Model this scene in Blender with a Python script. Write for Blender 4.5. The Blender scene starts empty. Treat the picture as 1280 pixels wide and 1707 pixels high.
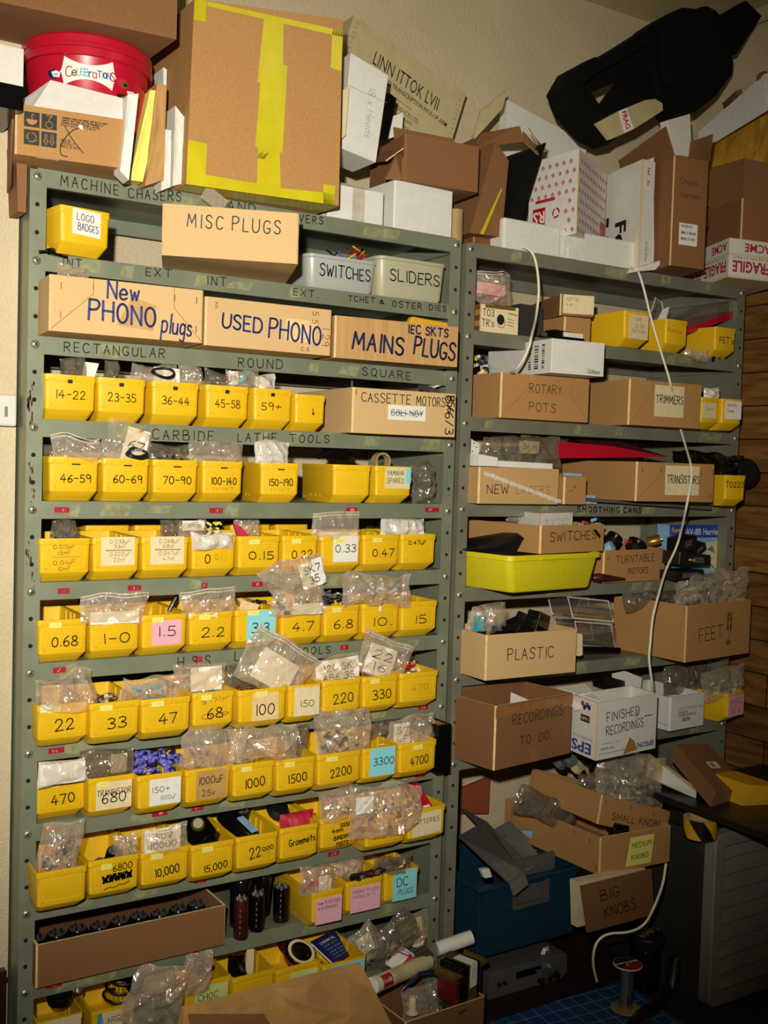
import bpy, bmesh, math, random
from mathutils import Vector, Matrix, noise, Euler
random.seed(7)
SC = bpy.context.scene
COL = SC.collection
PI = math.pi

# ------------------------------------------------------------------ camera
FZ = 1.87                                   # height of the top shelf screws above the floor
CAM = Vector((-0.50566, -2.02821, -0.50258 + FZ))
YAW, PITCH, ROLL, FPX = 0.560604859, -0.0458381061, 0.0307973868, 1792.5523
_cy, _sy, _cp, _sp = math.cos(YAW), math.sin(YAW), math.cos(PITCH), math.sin(PITCH)
FWD = Vector((_sy*_cp, _cy*_cp, _sp))
_r0 = Vector((_cy, -_sy, 0)); _u0 = _r0.cross(FWD)
RGT = math.cos(ROLL)*_r0 + math.sin(ROLL)*_u0
UPV = -math.sin(ROLL)*_r0 + math.cos(ROLL)*_u0
cd = bpy.data.cameras.new('camera'); cam = bpy.data.objects.new('camera', cd); COL.objects.link(cam)
cam.matrix_world = Matrix(((RGT.x, UPV.x, -FWD.x, CAM.x), (RGT.y, UPV.y, -FWD.y, CAM.y), (RGT.z, UPV.z, -FWD.z, CAM.z), (0, 0, 0, 1)))
cd.sensor_fit = 'VERTICAL'; cd.sensor_height = 36.0; cd.lens = FPX*36.0/1707.0
cd.clip_start = 0.05; cd.clip_end = 30
SC.camera = cam

# ------------------------------------------------------------------ world, flash, exposure
w = bpy.data.worlds.new('world'); SC.world = w; w.use_nodes = True
w.node_tree.nodes['Background'].inputs[0].default_value = (1.0, 0.9, 0.74, 1)
w.node_tree.nodes['Background'].inputs[1].default_value = 0.014
fl = bpy.data.lights.new('camera_flash', 'SPOT'); flo = bpy.data.objects.new('camera_flash', fl); COL.objects.link(flo)
flo.location = CAM + Vector((-0.10, -0.02, 0.17))
fl.energy = 285; fl.color = (1.0, 0.95, 0.84); fl.shadow_soft_size = 0.022
fl.spot_size = math.radians(76); fl.spot_blend = 1.0
AIM = Vector((0.42, 0.0, FZ - 0.36))
flo.rotation_euler = (AIM - flo.location).to_track_quat('-Z', 'Y').to_euler()
rl = bpy.data.lights.new('room_fill_light', 'AREA'); rlo = bpy.data.objects.new('room_fill_light', rl); COL.objects.link(rlo)
rl.size = 0.5; rl.energy = 2.5; rl.color = (1.0, 0.80, 0.52); rlo.location = (0.9, -1.3, FZ + 0.78)  # unseen fill light, faint and warm, under the ceiling with no fixture
SC.view_settings.view_transform = 'Standard'; SC.view_settings.look = 'None'
SC.view_settings.gamma = 1.0; SC.view_settings.use_curve_mapping = False
SC.view_settings.exposure = 0.0

# ------------------------------------------------------------------ sight lines: a pixel of the frame to a point of the room
def ray(px, py): return FWD + (px-640)/FPX*RGT - (py-853.5)/FPX*UPV
def at(px, py, Y):
    d = ray(px, py); return CAM + d*((Y-CAM.y)/d.y)
def atz(px, py, z):
    d = ray(px, py); return CAM + d*((z-CAM.z)/d.z)
def S(k): return FZ - 0.1524*k + 0.016       # shelf tops, left unit
def Q(k): return FZ + 0.0184 - 0.2032*k      # shelf tops, right unit

# ------------------------------------------------------------------ materials
def lin(h):
    h = h.lstrip('#'); o = []
    for i in (0, 2, 4):
        x = int(h[i:i+2], 16)/255.0
        o.append(x/12.92 if x <= 0.04045 else ((x+0.055)/1.055)**2.4)
    return (*o, 1)
def mat(name, col, rough=0.6, var=0.12, scale=40, bump=0.0, bscale=200, metal=0.0, col2=None, spec=0.5, stretch=None, alpha=1):
    m = bpy.data.materials.new(name); m.use_nodes = True
    nt = m.node_tree; b = nt.nodes['Principled BSDF']; L = nt.links.new
    b.inputs['Roughness'].default_value = rough; b.inputs['Metallic'].default_value = metal
    b.inputs['Specular IOR Level'].default_value = spec
    tc = nt.nodes.new('ShaderNodeTexCoord'); mp = nt.nodes.new('ShaderNodeMapping'); L(tc.outputs['Object'], mp.inputs['Vector'])
    if stretch: mp.inputs['Scale'].default_value = stretch
    n = nt.nodes.new('ShaderNodeTexNoise'); n.inputs['Scale'].default_value = scale; n.inputs['Detail'].default_value = 5
    L(mp.outputs[0], n.inputs['Vector'])
    r = nt.nodes.new('ShaderNodeValToRGB'); c = lin(col)
    c2 = lin(col2) if col2 else tuple([min(1, x*(1+var)) for x in c[:3]] + [1]); c1 = c if col2 else tuple([x*(1-var) for x in c[:3]] + [1])
    r.color_ramp.elements[0].color = c1; r.color_ramp.elements[1].color = c2
    r.color_ramp.elements[0].position = 0.32; r.color_ramp.elements[1].position = 0.68
    L(n.outputs['Fac'], r.inputs['Fac']); L(r.outputs['Color'], b.inputs['Base Color'])
    if bump:
        n2 = nt.nodes.new('ShaderNodeTexNoise'); n2.inputs['Scale'].default_value = bscale; n2.inputs['Detail'].default_value = 3
        L(mp.outputs[0], n2.inputs['Vector'])
        bp = nt.nodes.new('ShaderNodeBump'); bp.inputs['Strength'].default_value = bump; bp.inputs['Distance'].default_value = 0.003
        L(n2.outputs['Fac'], bp.inputs['Height']); L(bp.outputs[0], b.inputs['Normal'])
    return m
def film(name, tint='#fff6e4', clear=0.83, rough=0.16, gloss=0.10, wrinkle=0.7, wscale=48):
    m = bpy.data.materials.new(name); m.use_nodes = True
    nt = m.node_tree; L = nt.links.new; nt.nodes.clear()
    out = nt.nodes.new('ShaderNodeOutputMaterial'); t = nt.nodes.new('ShaderNodeBsdfTransparent'); t.inputs[0].default_value = lin(tint)
    d = nt.nodes.new('ShaderNodeBsdfDiffuse'); d.inputs[0].default_value = lin(tint)
    g = nt.nodes.new('ShaderNodeBsdfGlossy'); g.inputs['Roughness'].default_value = rough
    a = nt.nodes.new('ShaderNodeMixShader'); a.inputs[0].default_value = clear; L(d.outputs[0], a.inputs[1]); L(t.outputs[0], a.inputs[2])
    lw = nt.nodes.new('ShaderNodeLayerWeight'); lw.inputs[0].default_value = 0.25
    mu = nt.nodes.new('ShaderNodeMath'); mu.operation = 'MULTIPLY_ADD'; mu.inputs[1].default_value = gloss*1.6; mu.inputs[2].default_value = gloss
    L(lw.outputs['Facing'], mu.inputs[0])
    b = nt.nodes.new('ShaderNodeMixShader'); L(mu.outputs[0], b.inputs[0]); L(a.outputs[0], b.inputs[1]); L(g.outputs[0], b.inputs[2])
    if wrinkle:
        tc = nt.nodes.new('ShaderNodeTexCoord'); mp = nt.nodes.new('ShaderNodeMapping'); mp.inputs['Scale'].default_value = (1, 1, 0.45); mp.inputs['Rotation'].default_value = (0, 0.6, 0)
        L(tc.outputs['Object'], mp.inputs[0])
        n = nt.nodes.new('ShaderNodeTexNoise'); n.inputs['Scale'].default_value = wscale; n.inputs['Detail'].default_value = 2; n.inputs['Distortion'].default_value = 1.5
        try: n.noise_type = 'RIDGED_MULTIFRACTAL'
        except Exception: pass
        L(mp.outputs[0], n.inputs['Vector'])
        bp = nt.nodes.new('ShaderNodeBump'); bp.inputs['Strength'].default_value = wrinkle; bp.inputs['Distance'].default_value = 0.006
        L(n.outputs['Fac'], bp.inputs['Height']); L(bp.outputs[0], g.inputs['Normal']); L(bp.outputs[0], d.inputs['Normal'])
    L(b.outputs[0], out.inputs['Surface']); return m
M = {}
M['yellow'] = mat('yellow_bin_plastic', '#E6B817', 0.42, 0.13, 420, 0.12, 500)
M['lemon'] = mat('lemon_tub_plastic', '#D9CC1C', 0.45, 0.07, 200, 0.15, 600)
M['card'] = mat('cardboard_tan', '#BE9560', 0.85, 0.14, 420, 0.12, 700)
M['cardL'] = mat('cardboard_pale', '#CBA873', 0.85, 0.12, 420, 0.10, 700)
M['cardD'] = mat('cardboard_brown', '#875B34', 0.85, 0.15, 380, 0.15, 500)
M['cardR'] = mat('cardboard_red_brown', '#7F5630', 0.85, 0.16, 380, 0.15, 500)
M['cardO'] = mat('cardboard_orange', '#AE8049', 0.85, 0.14, 380, 0.12, 600)
M['cardM'] = mat('cardboard_ribbed', '#B98F59', 0.85, 0.12, 30, 0.25, 120, stretch=(3.0, 1, 0.12))
M['edge'] = mat('worn_cardboard_edge', '#DDBD86', 0.9, 0.12, 90)
M['fold'] = mat('cardboard_fold_line', '#8A6436', 0.9)
M['tapeB'] = mat('brown_packing_tape', '#A77435', 0.25, 0.12, 25)
M['tapeC'] = mat('clear_tape_on_white', '#BDB3A0', 0.3)
M['tapeD'] = mat('clear_tape_on_brown', '#95653A', 0.25)
M['tapeE'] = mat('yellowed_tape_mark', '#BA9152', 0.5)
M['kraft'] = mat('kraft_paper', '#B78C50', 0.7, 0.16, 14, 0.4, 30)
M['steel'] = mat('painted_shelf_steel', '#80866F', 0.42, 0.10, 16, 0.05, 220, metal=0.25)
M['steel2'] = mat('painted_shelf_steel_warm', '#7D7C69', 0.45, 0.12, 14, 0.05, 220, metal=0.2)
M['stain'] = mat('old_tape_residue', '#878863', 0.5, 0.25, 60)
M['rust'] = mat('bare_rust', '#4B2B1B', 0.8, 0.3, 60)
M['hole'] = mat('hole_shadow_black', '#0B0A08', 0.9)
M['screw'] = mat('zinc_screw', '#BDB7A2', 0.3, 0.1, 60, metal=0.7)
M['ink'] = mat('black_marker_ink', '#17130F', 0.5)
M['inkB'] = mat('blue_marker_ink', '#22306E', 0.5)
M['inkN'] = mat('navy_marker_ink', '#1B2142', 0.5)
M['inkR'] = mat('red_marker_ink', '#A4252A', 0.5)
M['inkO'] = mat('orange_ink', '#C4742A', 0.5)
M['inkBr'] = mat('brown_ink', '#56301F', 0.5)
M['pencil'] = mat('faint_pencil', '#8C7B55', 0.6)
M['pencilY'] = mat('faint_pencil_on_yellow', '#9A7C12', 0.6)
M['grey'] = mat('grey_print', '#777468', 0.6)
M['white'] = mat('white_card', '#DAD6CB', 0.75, 0.04, 40, 0.05, 300)
M['paper'] = mat('white_paper', '#E2DED2', 0.8, 0.04, 60)
M['cream'] = mat('cream_paper', '#DCCB9E', 0.8, 0.06, 60)
M['creamB'] = mat('cream_box_card', '#B9AA7C', 0.8, 0.08, 30)
M['pink'] = mat('pink_note', '#E3A9B4', 0.8, 0.03)
M['cyan'] = mat('blue_note', '#86CFD6', 0.8, 0.03)
M['note'] = mat('pale_yellow_note', '#E8DF72', 0.8, 0.03)
M['green'] = mat('pale_green_note', '#C4CE7C', 0.8, 0.05)
M['dymo'] = mat('red_label_tape', '#A61A2B', 0.35, 0.05)
M['dymoT'] = mat('embossed_white', '#E9C6C0', 0.6)
M['red'] = mat('red_plastic', '#B3122A', 0.3, 0.05, 30)
M['redP'] = mat('red_print', '#B8233A', 0.6)
M['maroon'] = mat('maroon_plastic', '#3C1216', 0.3)
M['black'] = mat('black_plastic', '#131211', 0.4, 0.2, 60)
M['blackF'] = mat('black_foam', '#070706', 0.9, 0.5, 320, 0.6, 260, spec=0.2)
M['gloss'] = mat('gloss_black', '#0C0B0B', 0.15)
M['foam'] = mat('white_foam', '#DCD8CC', 0.9, 0.05, 120, 0.5, 260)
M['tapeY'] = mat('yellow_packing_tape', '#C4B61C', 0.25, 0.10, 18, 0.15, 40)
M['yel2'] = mat('yellow_card', '#D9A518', 0.6, 0.1, 20)
M['blue'] = mat('dark_blue_plastic', '#0F3448', 0.45, 0.1, 30)
M['bluep'] = mat('blue_print', '#24489A', 0.5, 0.05)
M['sky'] = mat('pale_blue_print', '#8FB4D6', 0.6)
M['teal'] = mat('teal_print', '#2FA0BC', 0.5)
M['purple'] = mat('purple_sleeve', '#756FD0', 0.3, 0.2, 120)
M['navy'] = mat('navy_sleeve', '#1C2450', 0.25)
M['metal'] = mat('bright_metal', '#C9C5BA', 0.22, 0.08, 50, metal=0.9)
M['gmetal'] = mat('grey_anodised_metal', '#8C8C86', 0.35, 0.1, 20, metal=0.5)
M['gold'] = mat('brass', '#B5893C', 0.35, 0.1, 60, metal=0.7)
M['copper'] = mat('copper_winding', '#7A2416', 0.3, 0.2, 60, metal=0.4)
M['wood'] = mat('wood', '#7A4B26', 0.6, 0.25, 18, 0.1, 40, stretch=(1, 1, 8))
M['woodL'] = mat('pale_wood', '#B68042', 0.6, 0.2, 18, 0.1, 40, stretch=(1, 1, 8))
M['greyP'] = mat('grey_plastic', '#8C8882', 0.5, 0.05)
M['dgrey'] = mat('dark_grey_plastic', '#54524F', 0.5, 0.08)
M['cable'] = mat('white_cable', '#E4DBC2', 0.5, 0.05)
M['tan'] = mat('tan_tape_roll', '#A58A58', 0.6, 0.1, 30)
M['terra'] = mat('terracotta_board', '#8C3E1E', 0.8, 0.1, 20)
M['matb'] = mat('blue_cutting_mat', '#1D4C80', 0.6, 0.08)
M['matl'] = mat('mat_grid_line', '#8FB0C8', 0.6)
M['olive'] = mat('olive_metal', '#5B5730', 0.4, 0.15, 40, metal=0.4)
M['goldfoil'] = mat('golden_envelope', '#B5851C', 0.55, 0.15, 8, 0.3, 20)
M['tan2'] = mat('pale_olive_item', '#B7AE78', 0.7)
M['film'] = film('clear_film')
M['filmd'] = film('smoky_film', '#d8cfba', 0.86, 0.12, 0.11)
M['filmw'] = film('milky_film', '#fbf6ea', 0.50, 0.25, 0.08)
M['filmp'] = film('pinkish_film', '#f2b8b6', 0.60, 0.15, 0.10)
M['tub'] = film('milky_tub_plastic', '#c4c9c0', 0.28, 0.3, 0.08, 0)
M['tubg'] = film('yellowed_tub_plastic', '#b9b596', 0.12, 0.4, 0.06, 0)
M['glass'] = film('clear_box_plastic', '#f4efe6', 0.955, 0.06, 0.14, 0)
M['smoke'] = film('smoked_plastic', '#6a6760', 0.72, 0.2, 0.06, 0)
M['stapleM'] = mat('staple_wire', '#6B4A2A', 0.4, metal=0.4)

# ------------------------------------------------------------------ mesh builder
def smoothpts(p, n=5):
    out = []
    closed = (p[0][0]-p[-1][0])**2 + (p[0][1]-p[-1][1])**2 < 1e-9 and len(p) > 3
    for i in range(len(p)-1):
        p1, p2 = p[i], p[i+1]
        p0 = p[i-1] if i > 0 else (p[-2] if closed else p1)
        p3 = p[i+2] if i+2 < len(p) else (p[1] if closed else p2)
        for k in range(n):
            t = k/n
            out.append(tuple(0.5*((2*p1[a]) + (-p0[a]+p2[a])*t + (2*p0[a]-5*p1[a]+4*p2[a]-p3[a])*t*t + (-p0[a]+3*p1[a]-3*p2[a]+p3[a])*t**3) for a in range(len(p1))))
    out.append(tuple(p[-1])); return out
class MB:
    def __init__(s): s.v = []; s.f = []; s.mi = []; s.mats = []; s.c = 0
    def mat(s, m):
        m = M[m] if isinstance(m, str) else m
        if m not in s.mats: s.mats.append(m)
        s.c = s.mats.index(m); return s
    def poly(s, pts):
        b = len(s.v); s.v += [tuple(p) for p in pts]; s.f.append(tuple(range(b, b+len(pts)))); s.mi.append(s.c); return s
    def add(s, vs, fs):
        b = len(s.v); s.v += [tuple(p) for p in vs]
        for f in fs: s.f.append(tuple(b+i for i in f)); s.mi.append(s.c)
        return s
    def hexa(s, p):     # 0-3 bottom ring, 4-7 top ring
        return s.add(p, [(3, 2, 1, 0), (4, 5, 6, 7), (0, 1, 5, 4), (1, 2, 6, 5), (2, 3, 7, 6), (3, 0, 4, 7)])
    def box(s, x0, y0, z0, x1, y1, z1):
        return s.hexa([(x0, y0, z0), (x1, y0, z0), (x1, y1, z0), (x0, y1, z0), (x0, y0, z1), (x1, y0, z1), (x1, y1, z1), (x0, y1, z1)])
    def obox(s, c, size, eul=(0, 0, 0)):
        R = Euler(eul).to_matrix(); hx, hy, hz = size[0]/2, size[1]/2, size[2]/2; c = Vector(c)
        return s.hexa([c + R @ Vector(q) for q in ((-hx, -hy, -hz), (hx, -hy, -hz), (hx, hy, -hz), (-hx, hy, -hz), (-hx, -hy, hz), (hx, -hy, hz), (hx, hy, hz), (-hx, hy, hz))])
    def loops(s, rings, cap0=True, cap1=True, close=True):
        n = len(rings[0]); b = len(s.v)
        for r in rings: s.v += [tuple(p) for p in r]
        for i in range(len(rings)-1):
            for j in range(n if close else n-1):
                k = (j+1) % n
                s.f.append((b+i*n+j, b+i*n+k, b+(i+1)*n+k, b+(i+1)*n+j)); s.mi.append(s.c)
        if cap0: s.f.append(tuple(b+j for j in reversed(range(n)))); s.mi.append(s.c)
        if cap1: s.f.append(tuple(b+(len(rings)-1)*n+j for j in range(n))); s.mi.append(s.c)
        return s
    def tube(s, pts, r, n=8, cap=True):
        pts = [Vector(p) for p in pts]; rings = []; ref = None
        for i, p in enumerate(pts):
            t = (pts[min(i+1, len(pts)-1)] - pts[max(i-1, 0)]).normalized()
            if ref is None: ref = Vector((0, 0, 1)) if abs(t.z) < 0.9 else Vector((1, 0, 0))
            a = t.cross(ref).normalized(); b2 = a.cross(t); ref = b2
            rr = r[i] if isinstance(r, (list, tuple)) else r
            rings.append([p + rr*(math.cos(2*PI*k/n)*a + math.sin(2*PI*k/n)*b2) for k in range(n)])
        return s.loops(rings, cap, cap)
    def lathe(s, prof, n=24, c=(0, 0, 0), R=None, cap0=True, cap1=True):
        c = Vector(c); R = R or Matrix.Identity(3)
        return s.loops([[c + R @ Vector((r*math.cos(2*PI*k/n), r*math.sin(2*PI*k/n), z)) for k in range(n)] for r, z in prof], cap0, cap1)
    def prism(s, poly, y0, y1):     # outline in x,z pushed along y
        return s.loops([[(x, y0, z) for x, z in poly], [(x, y1, z) for x, z in poly]])
    def ribbon(s, pts, t, mp):
        for i in range(len(pts)-1):
            (x0, z0), (x1, z1) = pts[i], pts[i+1]; dx, dz = x1-x0, z1-z0; l = math.hypot(dx, dz)
            if l < 1e-7: continue
            nx, nz = -dz/l*t/2, dx/l*t/2
            s.poly([mp(x0+nx, z0+nz), mp(x0-nx, z0-nz), mp(x1-nx, z1-nz), mp(x1+nx, z1+nz)])
        for (x, z) in pts:
            s.poly([mp(x + t/2*math.cos(a*PI/3), z + t/2*math.sin(a*PI/3)) for a in range(6)])
        return s
    def flat(s, pts, mp): return s.poly([mp(x, z) for x, z in pts])
    def rect(s, x0, z0, x1, z1, mp): return s.flat([(x0, z0), (x1, z0), (x1, z1), (x0, z1)], mp)
    def build(s, name, parent=None, loc=None, rot=None, smooth=0, bevel=0, recalc=True):
        me = bpy.data.meshes.new(name); me.from_pydata(s.v, [], s.f)
        for m in s.mats: me.materials.append(m)
        me.polygons.foreach_set('material_index', s.mi)
        if recalc or smooth:
            bm = bmesh.new(); bm.from_mesh(me)
            if recalc: bmesh.ops.recalc_face_normals(bm, faces=bm.faces)
            if smooth:
                for f in bm.faces: f.smooth = True
                for e in bm.edges:
                    if len(e.link_faces) != 2 or e.calc_face_angle(0) > math.radians(smooth): e.smooth = False
            bm.to_mesh(me); bm.free()
        me.update()
        o = bpy.data.objects.new(name, me); COL.objects.link(o)
        if loc is not None: o.location = loc
        if rot is not None: o.rotation_euler = rot if isinstance(rot, (tuple, list, Euler)) else (0, 0, rot)
        if parent: o.parent = parent
        if bevel:
            md = o.modifiers.new('bevel', 'BEVEL'); md.width = bevel; md.segments = 2; md.limit_method = 'ANGLE'
        return o
def tag(o, label, cat, group=None, kind=None):
    o['label'] = label; o['category'] = cat
    if group: o['group'] = group
    if kind: o['kind'] = kind
    return o
def empty(name, label, cat, loc, rz=0, group=None):
    o = bpy.data.objects.new(name, None); COL.objects.link(o); o.location = loc; o.rotation_euler = (0, 0, rz); o.empty_display_size = 0.02
    return tag(o, label, cat, group)
def plane_map(O, U, V):
    O, U, V = Vector(O), Vector(U).normalized(), Vector(V).normalized()
    return lambda x, z: O + U*x + V*z

# ------------------------------------------------------------------ handwriting
G = {
'A': '0,0 3,10 6,0|1,4 5,4', 'B': '0,0 0,10|~0,10 4,10 5,8 4,6 0,5|~0,5 5,5 6,3 5,0 0,0', 'C': '~6,8.5 4,10 1,9 0,5 1,1 4,0 6,1.5',
'D': '0,0 0,10|~0,10 4,9.6 6,7 6,3 4,.3 0,0', 'E': '5,10 0,10 0,0 5,0|0,5 4,5', 'F': '5,10 0,10 0,0|0,5 4,5', 'G': '~6,8.5 4,10 1,9 0,5 1,1 4,0 6,2 6,4|6,4 3.5,4',
'H': '0,0 0,10|6,0 6,10|0,5 6,5', 'I': '1,0 1,10', 'J': '~4,10 4,2 3,0 1,0 0,2', 'K': '0,0 0,10|5,10 0,4.5|1.5,6 6,0', 'L': '0,10 0,0 5,0',
'M': '0,0 1,10 4,3 7,10 8,0', 'N': '0,0 0,10 6,0 6,10', 'O': '~3,10 .8,8.5 0,5 .8,1.5 3,0 5.2,1.5 6,5 5.2,8.5 3,10', 'P': '0,0 0,10|~0,10 4,10 5.5,8 4,5.5 0,5',
'Q': '~3,10 .8,8.5 0,5 .8,1.5 3,0 5.2,1.5 6,5 5.2,8.5 3,10|4,2 6.8,-1.5', 'R': '0,0 0,10|~0,10 4,10 5.5,8 4,5.5 0,5|2,5 6,0',
'S': '~5.5,8.5 4,10 1.5,9.8 .3,8 1.5,6 4,4.8 5.5,3 4.5,.5 2,0 0,1.5', 'T': '0,10 7,10|3.5,10 3.5,0', 'U': '~0,10 0,3 1.5,.3 4,.3 6,3 6,10', 'V': '0,10 3,0 6,10',
'W': '0,10 2,0 4,7 6,0 8,10', 'X': '0,0 6,10|0,10 6,0', 'Y': '0,10 3,5 6,10|3,5 3,0', 'Z': '0,10 6,10 0,0 6,0',
'0': '~3,10 .8,8.5 0,5 .8,1.5 3,0 5.2,1.5 6,5 5.2,8.5 3,10', '1': '1,0 1,10', '2': '~.3,7.5 1.5,9.8 4,10 5.3,8 4.2,5 0,0|0,0 6,0.3',
'3': '~.5,9 2.5,10 5,9 5,6.5 2.2,5.3 5.3,4 5.5,1.5 3,0 0,1', '4': '4,10 0,3.5 6.5,3.5|4.5,6.5 4.2,0', '5': '5.5,10 1,10 .7,5.5|~.7,5.5 3.5,6 5.5,4 5,1 2.5,0 0,1',
'6': '~5,10 1.5,7 .2,3 1.5,.2 4,.2 5.5,2.5 4,5 1.5,4.5 .4,3', '7': '0,10 6,10 2,0', '8': '~3,5.2 .8,7 1.3,9.5 3,10 4.8,9.5 5.2,7 3,5.2 .4,3.5 .3,1 3,0 5.6,1 5.6,3.5 3,5.2',
'9': '~5.3,8 3,10 .6,8.8 .6,6 3,5 5.2,7|5.3,8.5 4.8,0', '-': '0.3,5 5,5', '.': '.5,.3 1,.6', ',': '1,.8 .3,-1.5', '+': '0,5 6,5|3,2 3,8', "'": '1,10 .6,8', '/': '0,0 5,10',
'&': '~6,0 1.5,7 2.5,9.8 4,8 1,4 .5,1 2.5,0 5.5,3.5', '*': '0,5 4,5|2,3 2,7', ':': '1,2 1.3,2.3|1,6 1.3,6.3', '|': '1,-1 1,11', '~': '~0,5 2,6.5 4,4 6,6 8,4 10,6.5', '?': '~0,8 2,10 5,9 4,6 2.5,4.5 2.5,3|2.5,0 2.8,.4',
'e': '~.3,3 5,3.3 4,5.8 2,6 .2,4 .5,1 2.5,0 5,1', 'w': '0,6 1.5,0 3,5 4.5,0 6,6', 'p': '0,6 0,-4|~0,5 2,6.3 4.5,5 4.5,1.5 2,0 0,1', 'l': '1,10 1,0',
'u': '~0,6 0,1.5 1.5,0 4,1 4.5,3|4.5,6 4.5,0', 'g': '~4.5,5 2,6.3 .2,4.5 .3,1.5 2,.2 4.5,2|~4.5,6 4.5,-2 3,-4 .5,-3', 's': '~4,5.2 2,6 .5,5 1,3.5 3.5,2.5 4,1 2,0 0,.8',
'r': '0,6 0,0|~0,3.5 1.5,5.8 3.5,5.8', 'o': '~2.5,6 .5,5 0,3 .5,1 2.5,0 4.5,1 5,3 4.5,5 2.5,6', 'm': '0,6 0,0|~0,4 1.5,6 3,4.5 3,0|~3,4 4.5,6 6,4.5 6,0',
'n': '0,6 0,0|~0,4 2,6 4,4.5 4,0', 't': '2,9 2,0|0,6 4,6', 'f': '~4,9.5 2.5,9.5 2,7.5 2,0|0,5.5 4,5.5', 'i': '1,6 1,0|1,8 1.1,8.3', 'c': '~4.5,5 2.5,6 .4,4.5 .4,1.5 2.5,0 4.5,1',
'a': '~4.5,5 2,6.2 .2,4.5 .3,1.5 2,.2 4.5,2|4.5,6 4.5,0', 'd': '~4.5,4.5 2,6 .2,4.5 .3,1.5 2,.2 4.5,2|4.5,10 4.5,0', 'h': '0,10 0,0|~0,4 2,6 4,4.5 4,0', 'y': '0,6 2.2,.5|4.5,6 1,-4',
'k': '0,10 0,0|4,6 0,2.5|1.5,3.5 4.5,0', 'v': '0,6 2.3,0 4.6,6', 'b': '0,10 0,0|~0,5 2,6.3 4.5,5 4.5,1.5 2,0 0,1', 'x': '0,0 4.5,6|0,6 4.5,0', 'z': '0,6 4,6 0,0 4.5,0', 'q': '~4.5,5 2,6.2 .2,4.5 .3,1.5 2,.2 4.5,2|4.5,6 4.5,-4', 'j': '~2,6 2,-2 0,-3.5',
}
_gc = {}
def glyph(ch):
    if ch not in _gc:
        st = []; wmax = 0
        for s_ in G.get(ch, G['?']).split('|') if ch != '|' else ['1,-1 1,11']:
            sm = s_.startswith('~'); p = [tuple(float(q) for q in a.split(',')) for a in s_.lstrip('~').split()]
            wmax = max(wmax, max(q[0] for q in p)); st.append(smoothpts(p, 3) if sm else p)
        _gc[ch] = (st, wmax)
    return _gc[ch]
def hand(text, h, width=None, jit=0.05, slant=0.0, gap=2.4, rnd=None):
    rnd = rnd or random.Random(text); lines = text.split('\n'); res = []
    for li, line in enumerate(lines):
        x = 0; cur = []
        for ch in line:
            if ch == ' ': x += 5; continue
            st, gw = glyph(ch); sc = 1 + rnd.uniform(-jit, jit); oy = rnd.uniform(-jit, jit)*5; sh = slant + rnd.uniform(-jit, jit)
            for p in st: cur.append([(x + (a + b*sh)*sc, oy + b*sc) for a, b in p])
            x += gw*sc + gap
        W = max(x-gap, 1)
        res.append((cur, W, li))
    WM = max(r[1] for r in res); k = h/10.0; kx = (width/WM if width else k); out = []
    nl = len(lines)
    for cur, W, li in res:
        oz = ((nl-1)/2 - li)*h*1.5 - h/2
        for p in cur: out.append([((a - W/2)*kx, b*k + oz) for a, b in p])
    return out
def rotpts(strokes, cx, cz, ang=0):
    c, s = math.cos(ang), math.sin(ang)
    return [[(cx + a*c - b*s, cz + a*s + b*c) for a, b in p] for p in strokes]
def write(mb, text, cx, cz, h, mp, t=None, width=None, ang=0, ink='ink', **k):
    mb.mat(ink)
    for p in rotpts(hand(text, h, width, **k), cx, cz, ang): mb.ribbon(p, t or h*0.11, mp)
    return mb
_pc = {}
def printed(mb, text, cx, cz, h, mp, ink='ink', width=None, ang=0, bold=0.0, flip=False):
    key = (text, bold)
    if key not in _pc:
        cu = bpy.data.curves.new('t', 'FONT'); cu.body = text; cu.size = 1.0; cu.offset = bold; cu.resolution_u = 2; cu.align_x = 'LEFT'
        ob = bpy.data.objects.new('t', cu); me = bpy.data.meshes.new_from_object(ob)
        _pc[key] = ([tuple(v.co[:2]) for v in me.vertices], [tuple(p.vertices) for p in me.polygons])
        bpy.data.objects.remove(ob); bpy.data.meshes.remove(me); bpy.data.curves.remove(cu)
    vs, fs = _pc[key]
    if not vs: return mb
    x0 = min(v[0] for v in vs); x1 = max(v[0] for v in vs); y0 = min(v[1] for v in vs); y1 = max(v[1] for v in vs)
    k = h/(y1-y0) if y1 > y0 else 1; kx = width/(x1-x0) if width else k
    if flip: ang += PI
    c, s = math.cos(ang), math.sin(ang); out = []
    for x, y in vs:
        a, b = (x-(x0+x1)/2)*kx, (y-(y0+y1)/2)*k
        out.append(mp(cx + a*c - b*s, cz + a*s + b*c))
    mb.mat(ink); return mb.add(out, fs)
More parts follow.
